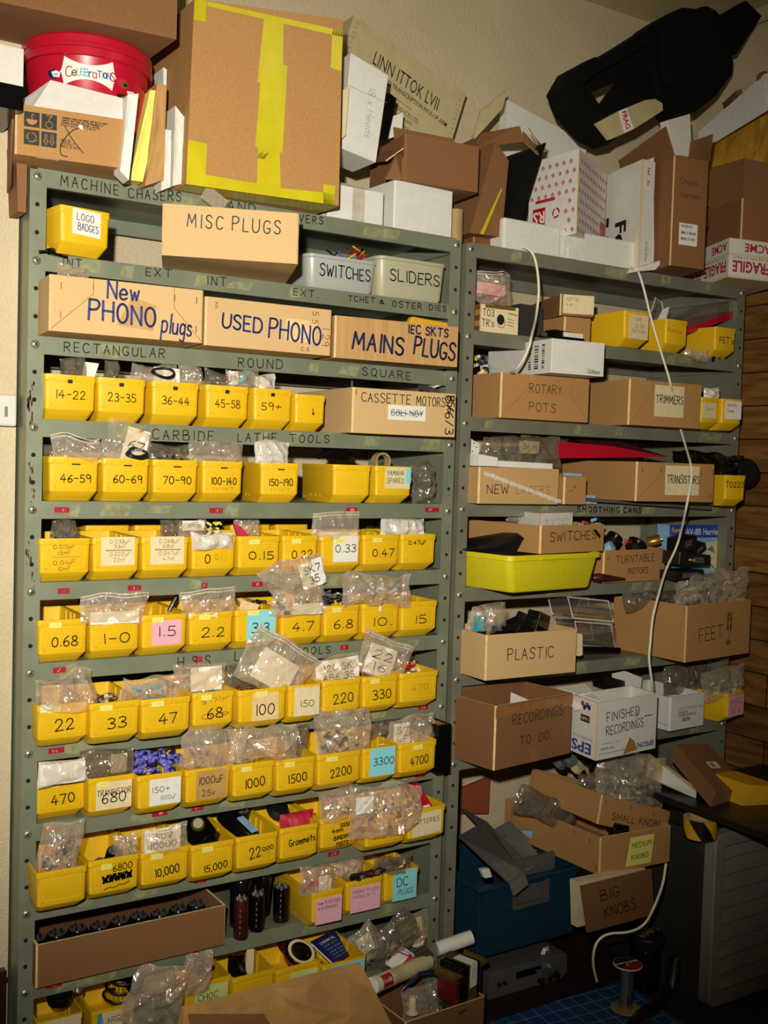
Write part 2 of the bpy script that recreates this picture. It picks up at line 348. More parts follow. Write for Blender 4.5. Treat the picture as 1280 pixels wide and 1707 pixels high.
# ------------------------------------------------------------------ room
def wallmat(name, col, bump):
    m = mat(name, col, 0.85, 0.05, 5); nt = m.node_tree; b = nt.nodes['Principled BSDF']; L = nt.links.new
    tc = nt.nodes.new('ShaderNodeTexCoord')
    n = nt.nodes.new('ShaderNodeTexNoise'); n.inputs['Scale'].default_value = 75; n.inputs['Detail'].default_value = 2; n.inputs['Distortion'].default_value = 2.5
    L(tc.outputs['Object'], n.inputs['Vector']); bp = nt.nodes.new('ShaderNodeBump'); bp.inputs['Strength'].default_value = bump; bp.inputs['Distance'].default_value = 0.006
    L(n.outputs['Fac'], bp.inputs['Height']); L(bp.outputs[0], b.inputs['Normal']); return m
M['wall'] = wallmat('textured_wallpaper', '#C9B896', 0.5); M['ceil'] = wallmat('ceiling_paint', '#C2B184', 0.25)
def plankmat():
    m = bpy.data.materials.new('wood_panelling'); m.use_nodes = True; nt = m.node_tree; b = nt.nodes['Principled BSDF']; L = nt.links.new
    tc = nt.nodes.new('ShaderNodeTexCoord'); sp = nt.nodes.new('ShaderNodeSeparateXYZ'); L(tc.outputs['Object'], sp.inputs[0])
    cb = nt.nodes.new('ShaderNodeCombineXYZ'); L(sp.outputs['Y'], cb.inputs[0]); L(sp.outputs['Z'], cb.inputs[1])
    br = nt.nodes.new('ShaderNodeTexBrick'); br.inputs['Scale'].default_value = 1.0; br.inputs['Brick Width'].default_value = 0.62; br.inputs['Row Height'].default_value = 0.098
    br.inputs['Mortar Size'].default_value = 0.0022; br.inputs['Mortar Smooth'].default_value = 0.3
    br.inputs['Color1'].default_value = lin('#8F6630'); br.inputs['Color2'].default_value = lin('#6A4822'); br.inputs['Mortar'].default_value = lin('#241608')
    L(cb.outputs[0], br.inputs['Vector'])
    mp = nt.nodes.new('ShaderNodeMapping'); mp.inputs['Scale'].default_value = (1, 3, 26); L(tc.outputs['Object'], mp.inputs[0])
    n = nt.nodes.new('ShaderNodeTexNoise'); n.inputs['Scale'].default_value = 2.2; n.inputs['Detail'].default_value = 6; n.inputs['Distortion'].default_value = 0.6; L(mp.outputs[0], n.inputs[0])
    r = nt.nodes.new('ShaderNodeValToRGB'); r.color_ramp.elements[0].color = (0.45, 0.42, 0.38, 1); r.color_ramp.elements[1].color = (1.35, 1.3, 1.2, 1); r.color_ramp.elements[0].position = 0.3; r.color_ramp.elements[1].position = 0.7
    L(n.outputs['Fac'], r.inputs[0]); mx = nt.nodes.new('ShaderNodeMix'); mx.data_type = 'RGBA'; mx.blend_type = 'MULTIPLY'; mx.inputs[0].default_value = 1
    L(br.outputs['Color'], mx.inputs[6]); L(r.outputs[0], mx.inputs[7]); L(mx.outputs[2], b.inputs['Base Color']); b.inputs['Roughness'].default_value = 0.5; return m
M['planks'] = plankmat(); M['floor'] = mat('dark_carpet', '#1E1B1A', 0.95, 0.3, 200, 0.4, 400); M['skirt'] = mat('dark_brown_gloss', '#2A1712', 0.35)
M['socket'] = mat('white_socket_plastic', '#CFCBBF', 0.4, 0.03)
def struct(o): o['kind'] = 'structure'; return o
WY, WX, CZ = 0.37, 2.10, FZ + 0.846
struct(MB().mat('floor').box(-2.6, -3.2, -0.05, WX+0.2, WY, 0).build('floor'))
struct(MB().mat('wall').box(-2.6, WY, -0.05, WX+0.2, WY+0.1, CZ+0.1).build('wall_back'))
struct(MB().mat('planks').box(WX, -3.2, 0, WX+0.1, WY, FZ+0.16).mat('wall').box(WX, -3.2, FZ+0.16, WX+0.1, WY, CZ+0.1).build('wall_right'))
struct(MB().mat('wall').box(-2.7, -3.2, -0.05, -2.6, WY, CZ+0.1).build('wall_left'))
struct(MB().mat('wall').box(-2.7, -3.3, -0.05, WX+0.2, -3.2, CZ+0.1).build('wall_front'))
struct(MB().mat('ceil').box(-2.6, -3.2, CZ, WX+0.2, WY, CZ+0.1).build('ceiling'))
struct(MB().mat('ceil').prism([(0, 0), (0.035, 0), (0.0, -0.045)], -3.2, WY).build('trim_1', loc=(WX-0.035, 0, CZ), rot=(0, 0, 0)))
struct(MB().mat('wall').box(-2.6, .070, -0.05, -.0155, WY, CZ+0.1).build('wall_recess'))
struct(MB().mat('skirt').box(-2.6, .052, 0, -.022, .070, .372).box(-2.6, .046, .352, -.022, .070, .362).build('baseboard_back'))

# ------------------------------------------------------------------ steel shelving
def shelving(name, label, X0, X1, Y0, zs, pitch, hp, zpost, steel, texts, nholes, scr):
    root = empty(name, label, 'shelving', ((X0+X1)/2, Y0, 0)); ox, oy = (X0+X1)/2, Y0
    D = 0.335; a, b = X0-ox, X1-ox
    zb, zt = zpost
    for fx, fy, inn in ((a, 0, 1), (b, 0, -1), (a, D, 1), (b, D, -1)):
        mb = MB().mat(steel); x0, x1 = fx-0.0135, fx+0.0165
        if inn < 0: x0, x1 = fx-0.0165, fx+0.0135
        xo = x0 if inn > 0 else x1
        fr = fy == 0
        y0, y1 = (fy, fy+0.002) if fr else (fy-0.002, fy)
        mb.box(x0, y0, zb, x1, y1, zt)
        s0, s1 = sorted((xo, xo+inn*0.002)); mb.box(s0, 0.002 if fr else fy-0.04, zb, s1, 0.04 if fr else fy-0.002, zt)
        if fr:
            mb.mat('hole'); z = scr[0] - pitch/nholes; k = 1
            while z > zb + 0.01:
                if k % nholes:
                    mb.poly([(fx + 0.0042*math.cos(q*PI/6), -0.0004, z + 0.0042*math.sin(q*PI/6)) for q in range(12)])
                z -= pitch/nholes; k += 1
            if name.endswith('grey') and inn > 0:
                rr = random.Random(3); mb.mat('rust')
                for (zc, n_, dx) in ((-0.395, 10, -.006), (-0.43, 9, -.008), (-0.545, 6, -.004), (-0.585, 4, .0), (-0.69, 6, -.006), (-0.74, 5, .004)):
                    for q in range(n_):
                        cx, cz = fx+dx+rr.uniform(-.004, .005), FZ+zc+rr.uniform(-.022, .022); r0 = rr.uniform(.002, .006)
                        mb.poly([(max(x0+.0003, min(x1-.0003, cx+r0*.5*rr.uniform(.5, 1)*math.cos(t*PI/4))), -0.0003, cz+r0*1.6*rr.uniform(.5, 1)*math.sin(t*PI/4)) for t in range(8)])
        mb.build('post', root)
    for z in scr:
        for fx in (a, b):
            sb = MB().mat('screw'); sb.lathe([(0.0085, 0), (0.008, 0.002), (0.005, 0.0042), (0.001, 0.005)], 14, (fx, -0.0002, z), Matrix(((1, 0, 0), (0, 0, -1), (0, 1, 0))), False)
            an = random.uniform(0, 1.5); sb.mat('hole')
            for q in (0, PI/2): sb.obox((fx, -0.0048, z), (0.010, 0.001, 0.0016), (0, an+q, 0))
            sb.build('screw', root, smooth=50)
    for k, z in enumerate(zs):
        mb = MB().mat(steel); t = 0.0015
        x0, x1 = a+0.0005, b-0.0005
        mb.box(x0, 0.0025, z-t, x1, D-0.003, z); mb.box(x0, 0.0025, z-0.033, x1, 0.004, z-t); mb.box(x0, 0.004, z-0.033, x1, 0.014, z-0.0315)
        mb.box(x0, D-0.0045, z-0.033, x1, D-0.003, z-t); mb.box(x0, D-0.014, z-0.033, x1, D-0.0045, z-0.0315)
        for xs in (x0, x1-t): mb.box(xs, 0.004, z-0.033, xs+t, D-0.0045, z-t)
        rr = random.Random(k*7+int(X0*10)); mb.mat('stain')
        for q in range(5):
            cx = rr.uniform(a+.05, b-.05); ww = rr.uniform(.012, .035); ys = 0.0023-q*.00008
            mb.poly([(cx-ww, ys, z-rr.uniform(.022, .031)), (cx+ww*.7, ys, z-rr.uniform(.022, .031)), (cx+ww, ys, z-rr.uniform(.002, .008)), (cx-ww*.6, ys, z-rr.uniform(.002, .01))])
        sh = mb.build('shelf', root)
        for tx in texts.get(k, []):
            lb = MB(); p = at(tx[1], tx[2], Y0+0.0025); mp = plane_map((p.x-ox, 0.0017, p.z), (1, 0, 0), (0, 0, 1))
            if tx[0] == 'D':
                W_, H_ = tx[4], 0.0105; lb.mat('dymo').box(p.x-ox-W_/2, 0.0018, p.z-H_/2, p.x-ox+W_/2, 0.0026, p.z+H_/2)
                write(lb, tx[3], 0, 0, 0.0048, plane_map((p.x-ox+tx[5], 0.0014, p.z), (1, 0, 0), (0, 0, 1)), 0.0009, ink='dymoT', jit=0.01)
                q = lb.build('label_tape', sh); q['label'] = 'red embossed label tape'
            else:
                p2 = at(tx[3], tx[4], Y0+0.0025); cx = (p.x+p2.x)/2-ox; cz = (p.z+p2.z)/2
                write(lb, tx[0], 0, 0, tx[5], plane_map((cx, 0.0015, cz), (1, 0, (p2.z-p.z)/max(.01, p2.x-p.x)), (0, 0, 1)), 0.0019 if len(tx) < 7 else tx[6], width=p2.x-p.x, gap=4)
                lb.build('lettering', sh)
    for fx, inn in ((a, 1), (b, -1)):
        xs = sorted((fx-inn*0.0115+0.0, fx-inn*0.0100)); MB().mat(steel).box(xs[0], 0.004, zb+0.02, xs[1], D-0.004, zt-0.004).build('side_panel', root)
    return root
L1 = {0: [('MACHINE', 101, 300, 197, 317, .019), ('CHASERS', 214, 322, 301, 328, .018), ('HAND', 360, 340, 425, 349, .02), ('ENGRAVERS', 440, 358, 538, 368, .015)],
      1: [('INT.', 105, 437, 143, 441, .016), ('EXT', 243, 453, 286, 457, .015), ('INT.', 345, 467, 384, 471, .017), ('EXT.', 489, 486, 530, 491, .014), ('TCHET', 580, 497, 624, 501, .012), ('&', 632, 503, 640, 504, .008), ('OSTER', 654, 506, 702, 511, .013), ('DIES', 715, 512, 743, 515, .012)],
      2: [('RECTANGULAR', 107, 578, 274, 590, .017), ('ROUND', 397, 604, 470, 608, .018), ('SQUARE', 604, 619, 684, 627, .016)],
      3: [('CARBIDE', 254, 724, 355, 727, .019), ('LATHE', 396, 729, 460, 729, .017), ('TOOLS', 482, 731, 548, 732, .016)],
      4: [('D', 103, 850, '016', .028, .002), ('D', 360, 851, '0166', .03, .004), ('D', 586, 850, '0174', .028, .0), ('D', 720, 850, '0175', .038, -.006)],
      5: [('D', 106, 985, '030', .022, .002), ('D', 224, 980, '0180', .027, .001), ('D', 341, 976, '16', .012, .0), ('D', 429, 974, '17', .025, .0), ('D', 578, 968, '20', .02, 0)],
      6: [('H.S.S.', 296, 1104, 357, 1100, .021), ('LATHE', 391, 1093, 470, 1089, .02), ('TOOLS', 490, 1086, 550, 1083, .015), ('D', 99, 1117, '25', .024, -.001), ('D', 331, 1099, '30', .015, 0), ('D', 574, 1079, '31', .02, -.003)],
      7: [('D', 94, 1251, '102', .03, -.003), ('D', 705, 1179, '164', .028, .001)],
      8: [('D', 85, 1382, '156', .03, .002), ('D', 266, 1356, '171', .033, .002), ('D', 329, 1347, '180', .026, 0), ('D', 562, 1314, '41', .024, 0), ('D', 700, 1292, '4', .03, 0)],
      9: [('D', 82, 1512, '196', .03, 0), ('D', 334, 1468, '187', .026, 0), ('D', 556, 1423, '204', .03, 0)],
      10: [('D', 321, 1588, '200', .026, 0), ('D', 549, 1535, '210', .026, 0), ('D', 90, 1642, '19', .03, 0)]}
shelving('shelving_unit_grey', 'tall grey-green steel shelving unit with twelve close shelves full of yellow bins', 0.0, 0.942, 0.0, [S(k) for k in range(12)], 0.1524, 0.83, (0.0, FZ+0.012), 'steel', L1, 3, [FZ-0.1524*k for k in range(12)])
L2 = {3: [('SMOOTHING CANS', 962, 849, 1068, 851, .014, .0028)]}
shelving('shelving_unit_warm', 'shorter grey steel shelving unit with wide-spaced shelves beside the wood-panelled wall', 0.9998, 1.9435, 0.0225, [Q(k) for k in range(7)], 0.2032, 0.8, (0.0, FZ+0.014), 'steel2', L2, 4, [FZ+0.0024-0.2032*k for k in range(7)])

# ------------------------------------------------------------------ builders for the goods
DIM = {}
def span(TL, TR, Yl, Yr, zb):
    A = at(TL[0], TL[1], Yl); B = at(TR[0], TR[1], Yr)
    return Vector((A.x, Yl, zb)), math.atan2(Yr-Yl, B.x-A.x), math.hypot(B.x-A.x, Yr-Yl), (A.z+B.z)/2 - zb
def carton(name, label, cat, TL, TR, Yl, Yr, zb, d, m='card', closed=False, group=None, t=0.004, fold=False, staples=None, flute=None, h=None, edge='edge', cut=0.0035, tilt=None):
    loc, rz, w, hh = span(TL, TR, Yl, Yr, zb); h = h or hh
    mb = MB().mat(m); c = cut
    out = [(c, 0), (w-c, 0), (w, c), (w, d), (0, d), (0, c)]
    n = len(out)
    for i in range(n):
        p, q = out[i], out[(i+1) % n]
        mb.mat(edge if i in (1, 5) else m); mb.poly([(p[0], p[1], 0), (q[0], q[1], 0), (q[0], q[1], h), (p[0], p[1], h)])
    mb.mat(m); mb.poly([(x, y, 0) for x, y in reversed(out)])
    if closed:
        mb.poly([(x, y, h) for x, y in out]); mb.mat('fold').poly([(0.002, d*.5-.0006, h+.0003), (w-.002, d*.5-.0006, h+.0003), (w-.002, d*.5+.0006, h+.0003), (0.002, d*.5+.0006, h+.0003)])
    else:
        inn = [(t, t), (w-t, t), (w-t, t), (w-t, d-t), (t, d-t), (t, t)]
        mb.mat(edge)
        for i in range(n):
            j = (i+1) % n; p, q, r, s_ = out[i], out[j], inn[j], inn[i]
            mb.poly([(p[0], p[1], h), (q[0], q[1], h), (r[0], r[1], h), (s_[0], s_[1], h)])
        mb.mat(m)
        q4 = [(t, t), (w-t, t), (w-t, d-t), (t, d-t)]
        for i in range(4):
            p, q = q4[i], q4[(i+1) % 4]; mb.poly([(q[0], q[1], t), (p[0], p[1], t), (p[0], p[1], h), (q[0], q[1], h)])
        mb.poly([(x, y, t) for x, y in q4])
    fm = plane_map((0, -0.0004, 0), (1, 0, 0), (0, 0, 1))
    if fold:
        mb.mat('fold'); f = fold if isinstance(fold, float) else 0.3
        for p in ([(0.004, 0.004), (w*f, h*0.72), (w*f, h)], [(w-0.004, 0.004), (w*(1-f*.75), h*0.62), (w*(1-f*.75), h)]): mb.ribbon(p, 0.0011, fm)
    if staples:
        mb.mat('stapleM')
        for (a, b) in staples: mb.box(a*w-.0006, -.0012, b*h-.006, a*w+.0006, 0, b*h+.006)
    o = mb.build(name, loc=loc, rot=rz, recalc=False); tag(o, label, cat, group); DIM[o.name] = (w, h, d)
    if tilt: o.rotation_euler = (tilt[0], tilt[1], rz)
    return o
def front(o): return plane_map((0, -0.0008, 0), (1, 0, 0), (0, 0, 1))
def left(o):  return plane_map((-0.0008, DIM[o.name][2], 0), (0, -1, 0), (0, 0, 1))
def top(o):   return plane_map((0, 0, DIM[o.name][1]+0.0008), (1, 0, 0), (0, 1, 0))
def ink(o, text, fx, fz, h, t=None, width=None, ang=0, m='ink', face=front, pr=False, name='lettering', **k):
    w, hh, d = DIM[o.name]; W = d if face is left else w; H = d if face is top else hh
    mb = MB(); mp = face(o)
    (printed if pr else write)(mb, text, fx*W, fz*H, h, mp, **({'ink': m, 'width': width and width*W, 'ang': ang} if pr else {'ink': m, 'width': width and width*W, 'ang': ang, 't': t}), **k)
    return mb.build(name, o, recalc=False)
def note(o, fx0, fz0, fx1, fz1, m='paper', lines=(), name='label', face=front, label=None, skew=0, th=0.0006):
    """a stuck-on label; lines = (text, fx, fz, h, ink[, width fraction])"""
    w, hh, d = DIM[o.name]; W = d if face is left else w; H = d if face is top else hh
    x0, x1, z0, z1 = fx0*W, fx1*W, fz0*H, fz1*H; mp0 = face(o); n = (mp0(1, 0)-mp0(0, 0)).cross(mp0(0, 1)-mp0(0, 0))
    mb = MB().mat(m); f0 = lambda x, z, e: mp0(x, z + skew*(x-x0)) + n*e
    q = [(x0, z0), (x1, z0), (x1, z1), (x0, z1)]
    mb.hexa([f0(x, z, -0.0007) for x, z in q] + [f0(x, z, th) for x, z in q])
    for ln in lines:
        mp = lambda x, z: f0(x, z, th+0.0004)
        pr = len(ln) > 6 and ln[6]
        if pr: printed(mb, ln[0], x0+ln[1]*(x1-x0), z0+ln[2]*(z1-z0), ln[3], mp, ln[4], width=ln[5] and ln[5]*(x1-x0))
        else: write(mb, ln[0], x0+ln[1]*(x1-x0), z0+ln[2]*(z1-z0), ln[3], mp, ink=ln[4], width=(ln[5]*(x1-x0) if len(ln) > 5 and ln[5] else None))
    r = mb.build(name, o, recalc=False)
    if label: r['label'] = label
    return r
def bars(mb, x0, z0, x1, z1, mp, ink='ink', seed=1, horiz=False):
    rr = random.Random(seed); mb.mat(ink); p = 0.0
    while p < 1:
        q = min(1, p + rr.choice((.02, .035, .06)))
        if horiz: mb.rect(x0, z0+(z1-z0)*p, x1, z0+(z1-z0)*q, mp)
        else: mb.rect(x0+(x1-x0)*p, z0, x0+(x1-x0)*q, z1, mp)
        p = q + rr.choice((.025, .04, .06))
def slab(name, label, cat, q, Y, th, m='white', group=None, back=(0, 0), bevel=0, zb=None):
    """a flat-faced thing whose front corners TL, TR, BR, BL lie at depth Y (one value or four), th deep"""
    Ys = Y if isinstance(Y, (list, tuple)) else [Y]*4
    P = [at(a[0], a[1], y) for a, y in zip(q, Ys)]
    if zb is not None: P[2].z = P[3].z = zb
    c = (P[2]+P[3])/2
    off = Vector((back[0], th, back[1])); mb = MB().mat(m); p = [v-c for v in (P[3], P[2], P[1], P[0])]
    mb.hexa([p[0], p[1], p[1]+off, p[0]+off, p[3], p[2], p[2]+off, p[3]+off])
    o = mb.build(name, loc=c, bevel=bevel); tag(o, label, cat, group); DIM[o.name] = ((P[1]-P[0]).length, (P[0]-P[3]).length, th)
    o['_u'] = 0; del o['_u']
    FR[o.name] = (p[0], p[1]-p[0], p[3]-p[0], off); return o
FR = {}
def fr(o):
    O, U, V, off = FR[o.name]; n = off.normalized(); return plane_map(O - n*0.0008, U, V)
def frl(o):
    O, U, V, off = FR[o.name]; return plane_map(O + off - U.normalized()*0.0008, -off, V)

# yellow parts bins ------------------------------------------------
BINM = {}
def binmesh(w, h, d):
    key = (round(w, 3), h, d)
    if key in BINM: return BINM[key]
    def ring(hw, y0, y1, r, z, n=3):
        pts = []
        for cx, cy, a0 in ((hw-r, y0+r, -90), (hw-r, y1-r, 0), (-hw+r, y1-r, 90), (-hw+r, y0+r, 180)):
            for i in range(n+1):
                a = math.radians(a0 + 90*i/n); pts.append((cx + r*math.cos(a), cy + r*math.sin(a), z))
        return pts
    hw = w/2; zc = 0.0195*h/0.083; t = 0.0026; mb = MB().mat('yellow')
    mb.loops([ring(hw*.84, .026, d-.004, .010, 0), ring(hw*.93, 0.0006, d-.001, .007, zc*.93), ring(hw*.945, 0, d, .006, zc), ring(hw*.97, 0, d, .006, h-.014), ring(hw*.972, -.0001, d, .006, h-.0135),
              ring(hw, -.0014, d, .006, h-.011), ring(hw, -.0014, d, .006, h), ring(hw-t, t, d-t, .005, h), ring(hw*.945-t, t+.001, d-t, .005, zc+.004), ring(hw*.82-t, .03, d-.006, .005, .003)])
    for sx in (-1, 1):
        for yy in (d*.42, d*.55, d*.72): mb.box(sx*(hw*.96-t) - .0012, yy, .012, sx*(hw*.96-t)+.0012, yy+.003, h-.002)
    fx, f0, f1 = hw*.74, zc+.007, h-.016
    for a in ((-fx, f0, fx, f0+.0012), (-fx, f1, fx, f1+.0012), (-fx, f0, -fx+.0012, f1), (fx-.0012, f0, fx, f1)): mb.box(a[0], -.0007, a[1], a[2], .001, a[3])
    o = mb.build('bin_proto', smooth=32); me = o.data; bpy.data.objects.remove(o); me.name = 'storage_bin'; BINM[key] = me; return me
NB = [0]
def sbin(label, TL, TR, Yl, Yr, zb, d=0.185, h=0.083, group='yellow parts bins', zoff=0):
    loc, rz, w, hh = span(TL, TR, Yl, Yr, zb); w = max(0.07, w)
    me = binmesh(w, h, d); o = bpy.data.objects.new('storage_bin', me); COL.objects.link(o)
    A = at(TL[0], TL[1], Yl); B = at(TR[0], TR[1], Yr); o.location = ((A.x+B.x)/2, (Yl+Yr)/2, zb+0.0005+zoff); o.rotation_euler = (0, 0, rz)
    tag(o, label, 'storage bin', group); DIM[o.name] = (w, h, d); return o
def bfront(o): w = DIM[o.name][0]; return plane_map((-w/2, -0.0012, 0), (1, 0, 0), (0, 0, 1))
def bink(o, text, fx=.5, fz=.55, h=.016, t=.0021, m='ink', width=None, ang=0.0, **k): return ink(o, text, fx, fz, h, t, width, ang, m, bfront, **k)
def sticker(o, fx, fz=.86, w_=.24, hz=.12, m='note'):
    q = note(o, fx, fz-hz/2, fx+w_, fz+hz/2, m, [('***', .55, .5, .0035, 'pencil', .5)], 'price_sticker', bfront, th=.0012); q['label'] = 'small pale yellow sticker'; return q

# crumpled bags ----------------------------------------------------
def crumple(name, label, cat, x0, y0, x1, y1, Y, dep=0.03, m='film', seed=1, amp=0.007, rx=0.0, rz=0.0, n=16, group=None, bits=None, slip=None, zipped=False, zrot=0.0, freq=60, parent=None, nb=14, puff=1.0):
    """a bag filling the sight box x0..y1 at depth Y; bits = material of loose parts inside; slip = (u0,v0,u1,v1,material,text,ink)"""
    A = at((x0+x1)/2, (y0+y1)/2, Y); W = abs(at(x1, (y0+y1)/2, Y).x - at(x0, (y0+y1)/2, Y).x); H = abs(at((x0+x1)/2, y0, Y).z - at((x0+x1)/2, y1, Y).z)
    rr = random.Random(seed); sv = Vector((seed*3.7, seed*1.3, seed*9.1)); mb = MB().mat(m)
    ca, sa = math.cos(seed*1.7), math.sin(seed*1.7); f_ = freq*.45
    cj = [(rr.uniform(-.16, .10), rr.uniform(-.16, .12)) for _ in range(4)]
    def P(u, v, side):
        ed = (1-u*u)*(1-v*v); b = max(0, ed)**0.75*dep*.36*side*puff
        a0, a1 = (1-u)/2, (1+u)/2; b0, b1 = (1-v)/2, (1+v)/2; wts = (a0*b0, a1*b0, a1*b1, a0*b1); sg = ((-1, -1), (1, -1), (1, 1), (-1, 1))
        x = u*W/2 + sum(wt*s_[0]*c_[0] for wt, s_, c_ in zip(wts, sg, cj))*W/2; z = v*H/2 + sum(wt*s_[1]*c_[1] for wt, s_, c_ in zip(wts, sg, cj))*H/2
        p1, p2 = x*ca+z*sa, -x*sa+z*ca
        rg = 1-2.2*abs(noise.noise(Vector((p1*f_*1.5, side*5+seed, p2*f_*.35)))); rg2 = 1-2.2*abs(noise.noise(Vector((p2*f_*1.2, side*9-seed, p1*f_*.5))))
        nw = noise.noise_vector(Vector((x*freq*.3, 0, z*freq*.3))+sv); k = amp*min(1, 0.5+ed*2.0)
        return Vector((x + nw.x*amp*1.3, b - k*1.1*(rg+rg2*.8), z + nw.z*amp*1.6))
    for side in (-1, 1):
        g = [[P(-1+2*i/n, -1+2*j/n, side) for i in range(n+1)] for j in range(n+1)]
        for j in range(n):
            for i in range(n):
                a, b_, c, d = g[j][i], g[j][i+1], g[j+1][i+1], g[j+1][i]
                if (i+j) % 2: mb.poly([a, b_, c]).poly([a, c, d])
                else: mb.poly([a, b_, d]).poly([b_, c, d])
    o = mb.build(name, loc=A, rot=(rx, zrot, rz), recalc=False, smooth=26); tag(o, label, cat, group)
    if zipped:
        zb_ = MB().mat('filmw'); ln = [P(-1+2*i/10, 0.8, -1)*1.0 for i in range(11)]
        for off in (0, 0.006): zb_.tube([p + Vector((0, -0.001, off)) for p in ln], 0.0011, 5)
        zb_.build('zip_seal', o)
    if bits:
        bb = MB(); ms = bits if isinstance(bits, (list, tuple)) else [bits]
        for q in range(nb):
            bb.mat(ms[q % len(ms)]); u, v = rr.uniform(-.7, .7), rr.uniform(-.85, .25); L_ = rr.uniform(.006, .014); r0 = rr.uniform(.0018, .004)
            dr = Vector((rr.uniform(-1, 1), rr.uniform(-.5, .5), rr.uniform(-1, 1))).normalized()*L_/2; c = Vector((u*W/2, rr.uniform(-.2, .2)*dep, v*H/2)); bb.tube([c-dr, c+dr], r0, 7)
        c_ = bb.build('contents', o, smooth=40); c_['kind'] = 'stuff'; c_['label'] = 'small loose parts inside the bag'
    if slip:
        u0, v0, u1, v1, sm, tx, si = slip; sb = MB().mat(sm); y = -dep*0.30
        k = 5; pts = [[Vector(((u0+(u1-u0)*i/k)*W/2, y + 0.004*noise.noise(Vector((i*.9, j*.7, seed))), (v0+(v1-v0)*j/k)*H/2)) for i in range(k+1)] for j in range(k+1)]
        for j in range(k):
            for i in range(k): sb.poly([pts[j][i], pts[j][i+1], pts[j+1][i+1], pts[j+1][i]])
        if tx: write(sb, tx, (u0+u1)*W/4, (v0+v1)*H/4, abs(v1-v0)*H/2*0.26/max(1, tx.count('\n')*.8), plane_map((0, y-0.0045, 0), (1, 0, 0), (0, 0, 1)), ink=si, width=abs(u1-u0)*W/2*.7)
        q = sb.build('paper_slip', o, recalc=False); q['label'] = 'paper slip'
    return o
def heap(name, label, group, mats, x0, y0, x1, y1, Y, n, L=(0.014, 0.02), r=(0.003, 0.0045), seed=1, dy=0.05, lead=True, cat='component'):
    """individual small cylinders heaped up; one mesh per material, shared"""
    rr = random.Random(seed); protos = []
    for m in mats:
        l, rad = rr.uniform(*L), rr.uniform(*r); mb = MB().mat(m).lathe([(rad*.8, -l/2), (rad, -l/2+.001), (rad, l/2-.001), (rad*.8, l/2)], 10)
        if lead: mb.mat('metal').tube([(0, 0, l/2), (0.001, 0, l/2+.008)], .0005, 4)
        o = mb.build(name, smooth=40); protos.append(o.data); bpy.data.objects.remove(o)
    for i in range(n):
        o = bpy.data.objects.new(name, protos[i % len(protos)]); COL.objects.link(o); f = rr.random()
        px, py = rr.uniform(x0, x1), rr.uniform(y0, y1); k = (py-y0)/max(1, y1-y0)
        o.location = at(px, py, Y + dy*(1-k)); o.rotation_euler = (rr.uniform(.9, 2.2), rr.uniform(-.4, .4), rr.uniform(0, PI)); tag(o, label, cat, group)

def sheetmb(mb, c4, n, amp, seed, freq=14, puff=0.0, ridge=0.0):
    P = [Vector(p) for p in c4]; sv = Vector((seed*3.1, seed*7.7, seed)); nn = (P[1]-P[0]).cross(P[3]-P[0]).normalized()
    g = []
    for j in range(n+1):
        r = []
        for i in range(n+1):
            u, v = i/n, j/n; p = P[0]*(1-u)*(1-v)+P[1]*u*(1-v)+P[2]*u*v+P[3]*(1-u)*v
            e = min(1, 6*min(u, 1-u, v, 1-v)+.15); k = noise.noise(p*freq+sv); k2 = abs(noise.noise(p*freq*.45+sv))
            k3 = abs(noise.noise(Vector((p.x+p.z*.6, p.y, p.z*.4-p.x*.3))*freq*1.6-sv))
            r.append(p + nn*(amp*e*(k*.6 + k2*1.4) - ridge*e*k3 + puff*math.sin(PI*u)*math.sin(PI*v)))
        g.append(r)
    for j in range(n):
        for i in range(n):
            a, b_, c, d = g[j][i], g[j][i+1], g[j+1][i+1], g[j+1][i]
            mb.poly([a, b_, c]); mb.poly([a, c, d])
def softslab(name, label, cat, q, Y, th, m, seed=1, amp=.004, n=8):
    """like slab, with creased, slightly swollen faces"""
    Ys = Y if isinstance(Y, (list, tuple)) else [Y]*4
    P = [at(a[0], a[1], y) for a, y in zip(q, Ys)]; c = (P[2]+P[3])/2; p = [v-c for v in (P[3], P[2], P[1], P[0])]; off = Vector((0, th, 0)); mb = MB().mat(m)
    sheetmb(mb, p, n, amp, seed, 30, -amp*.8, amp); sheetmb(mb, [v+off for v in p], n, amp, seed+3, 30)
    for i in range(4): j = (i+1) % 4; mb.poly([p[i], p[j], p[j]+off, p[i]+off])
    return tag(mb.build(name, loc=c, smooth=30, recalc=False), label, cat)
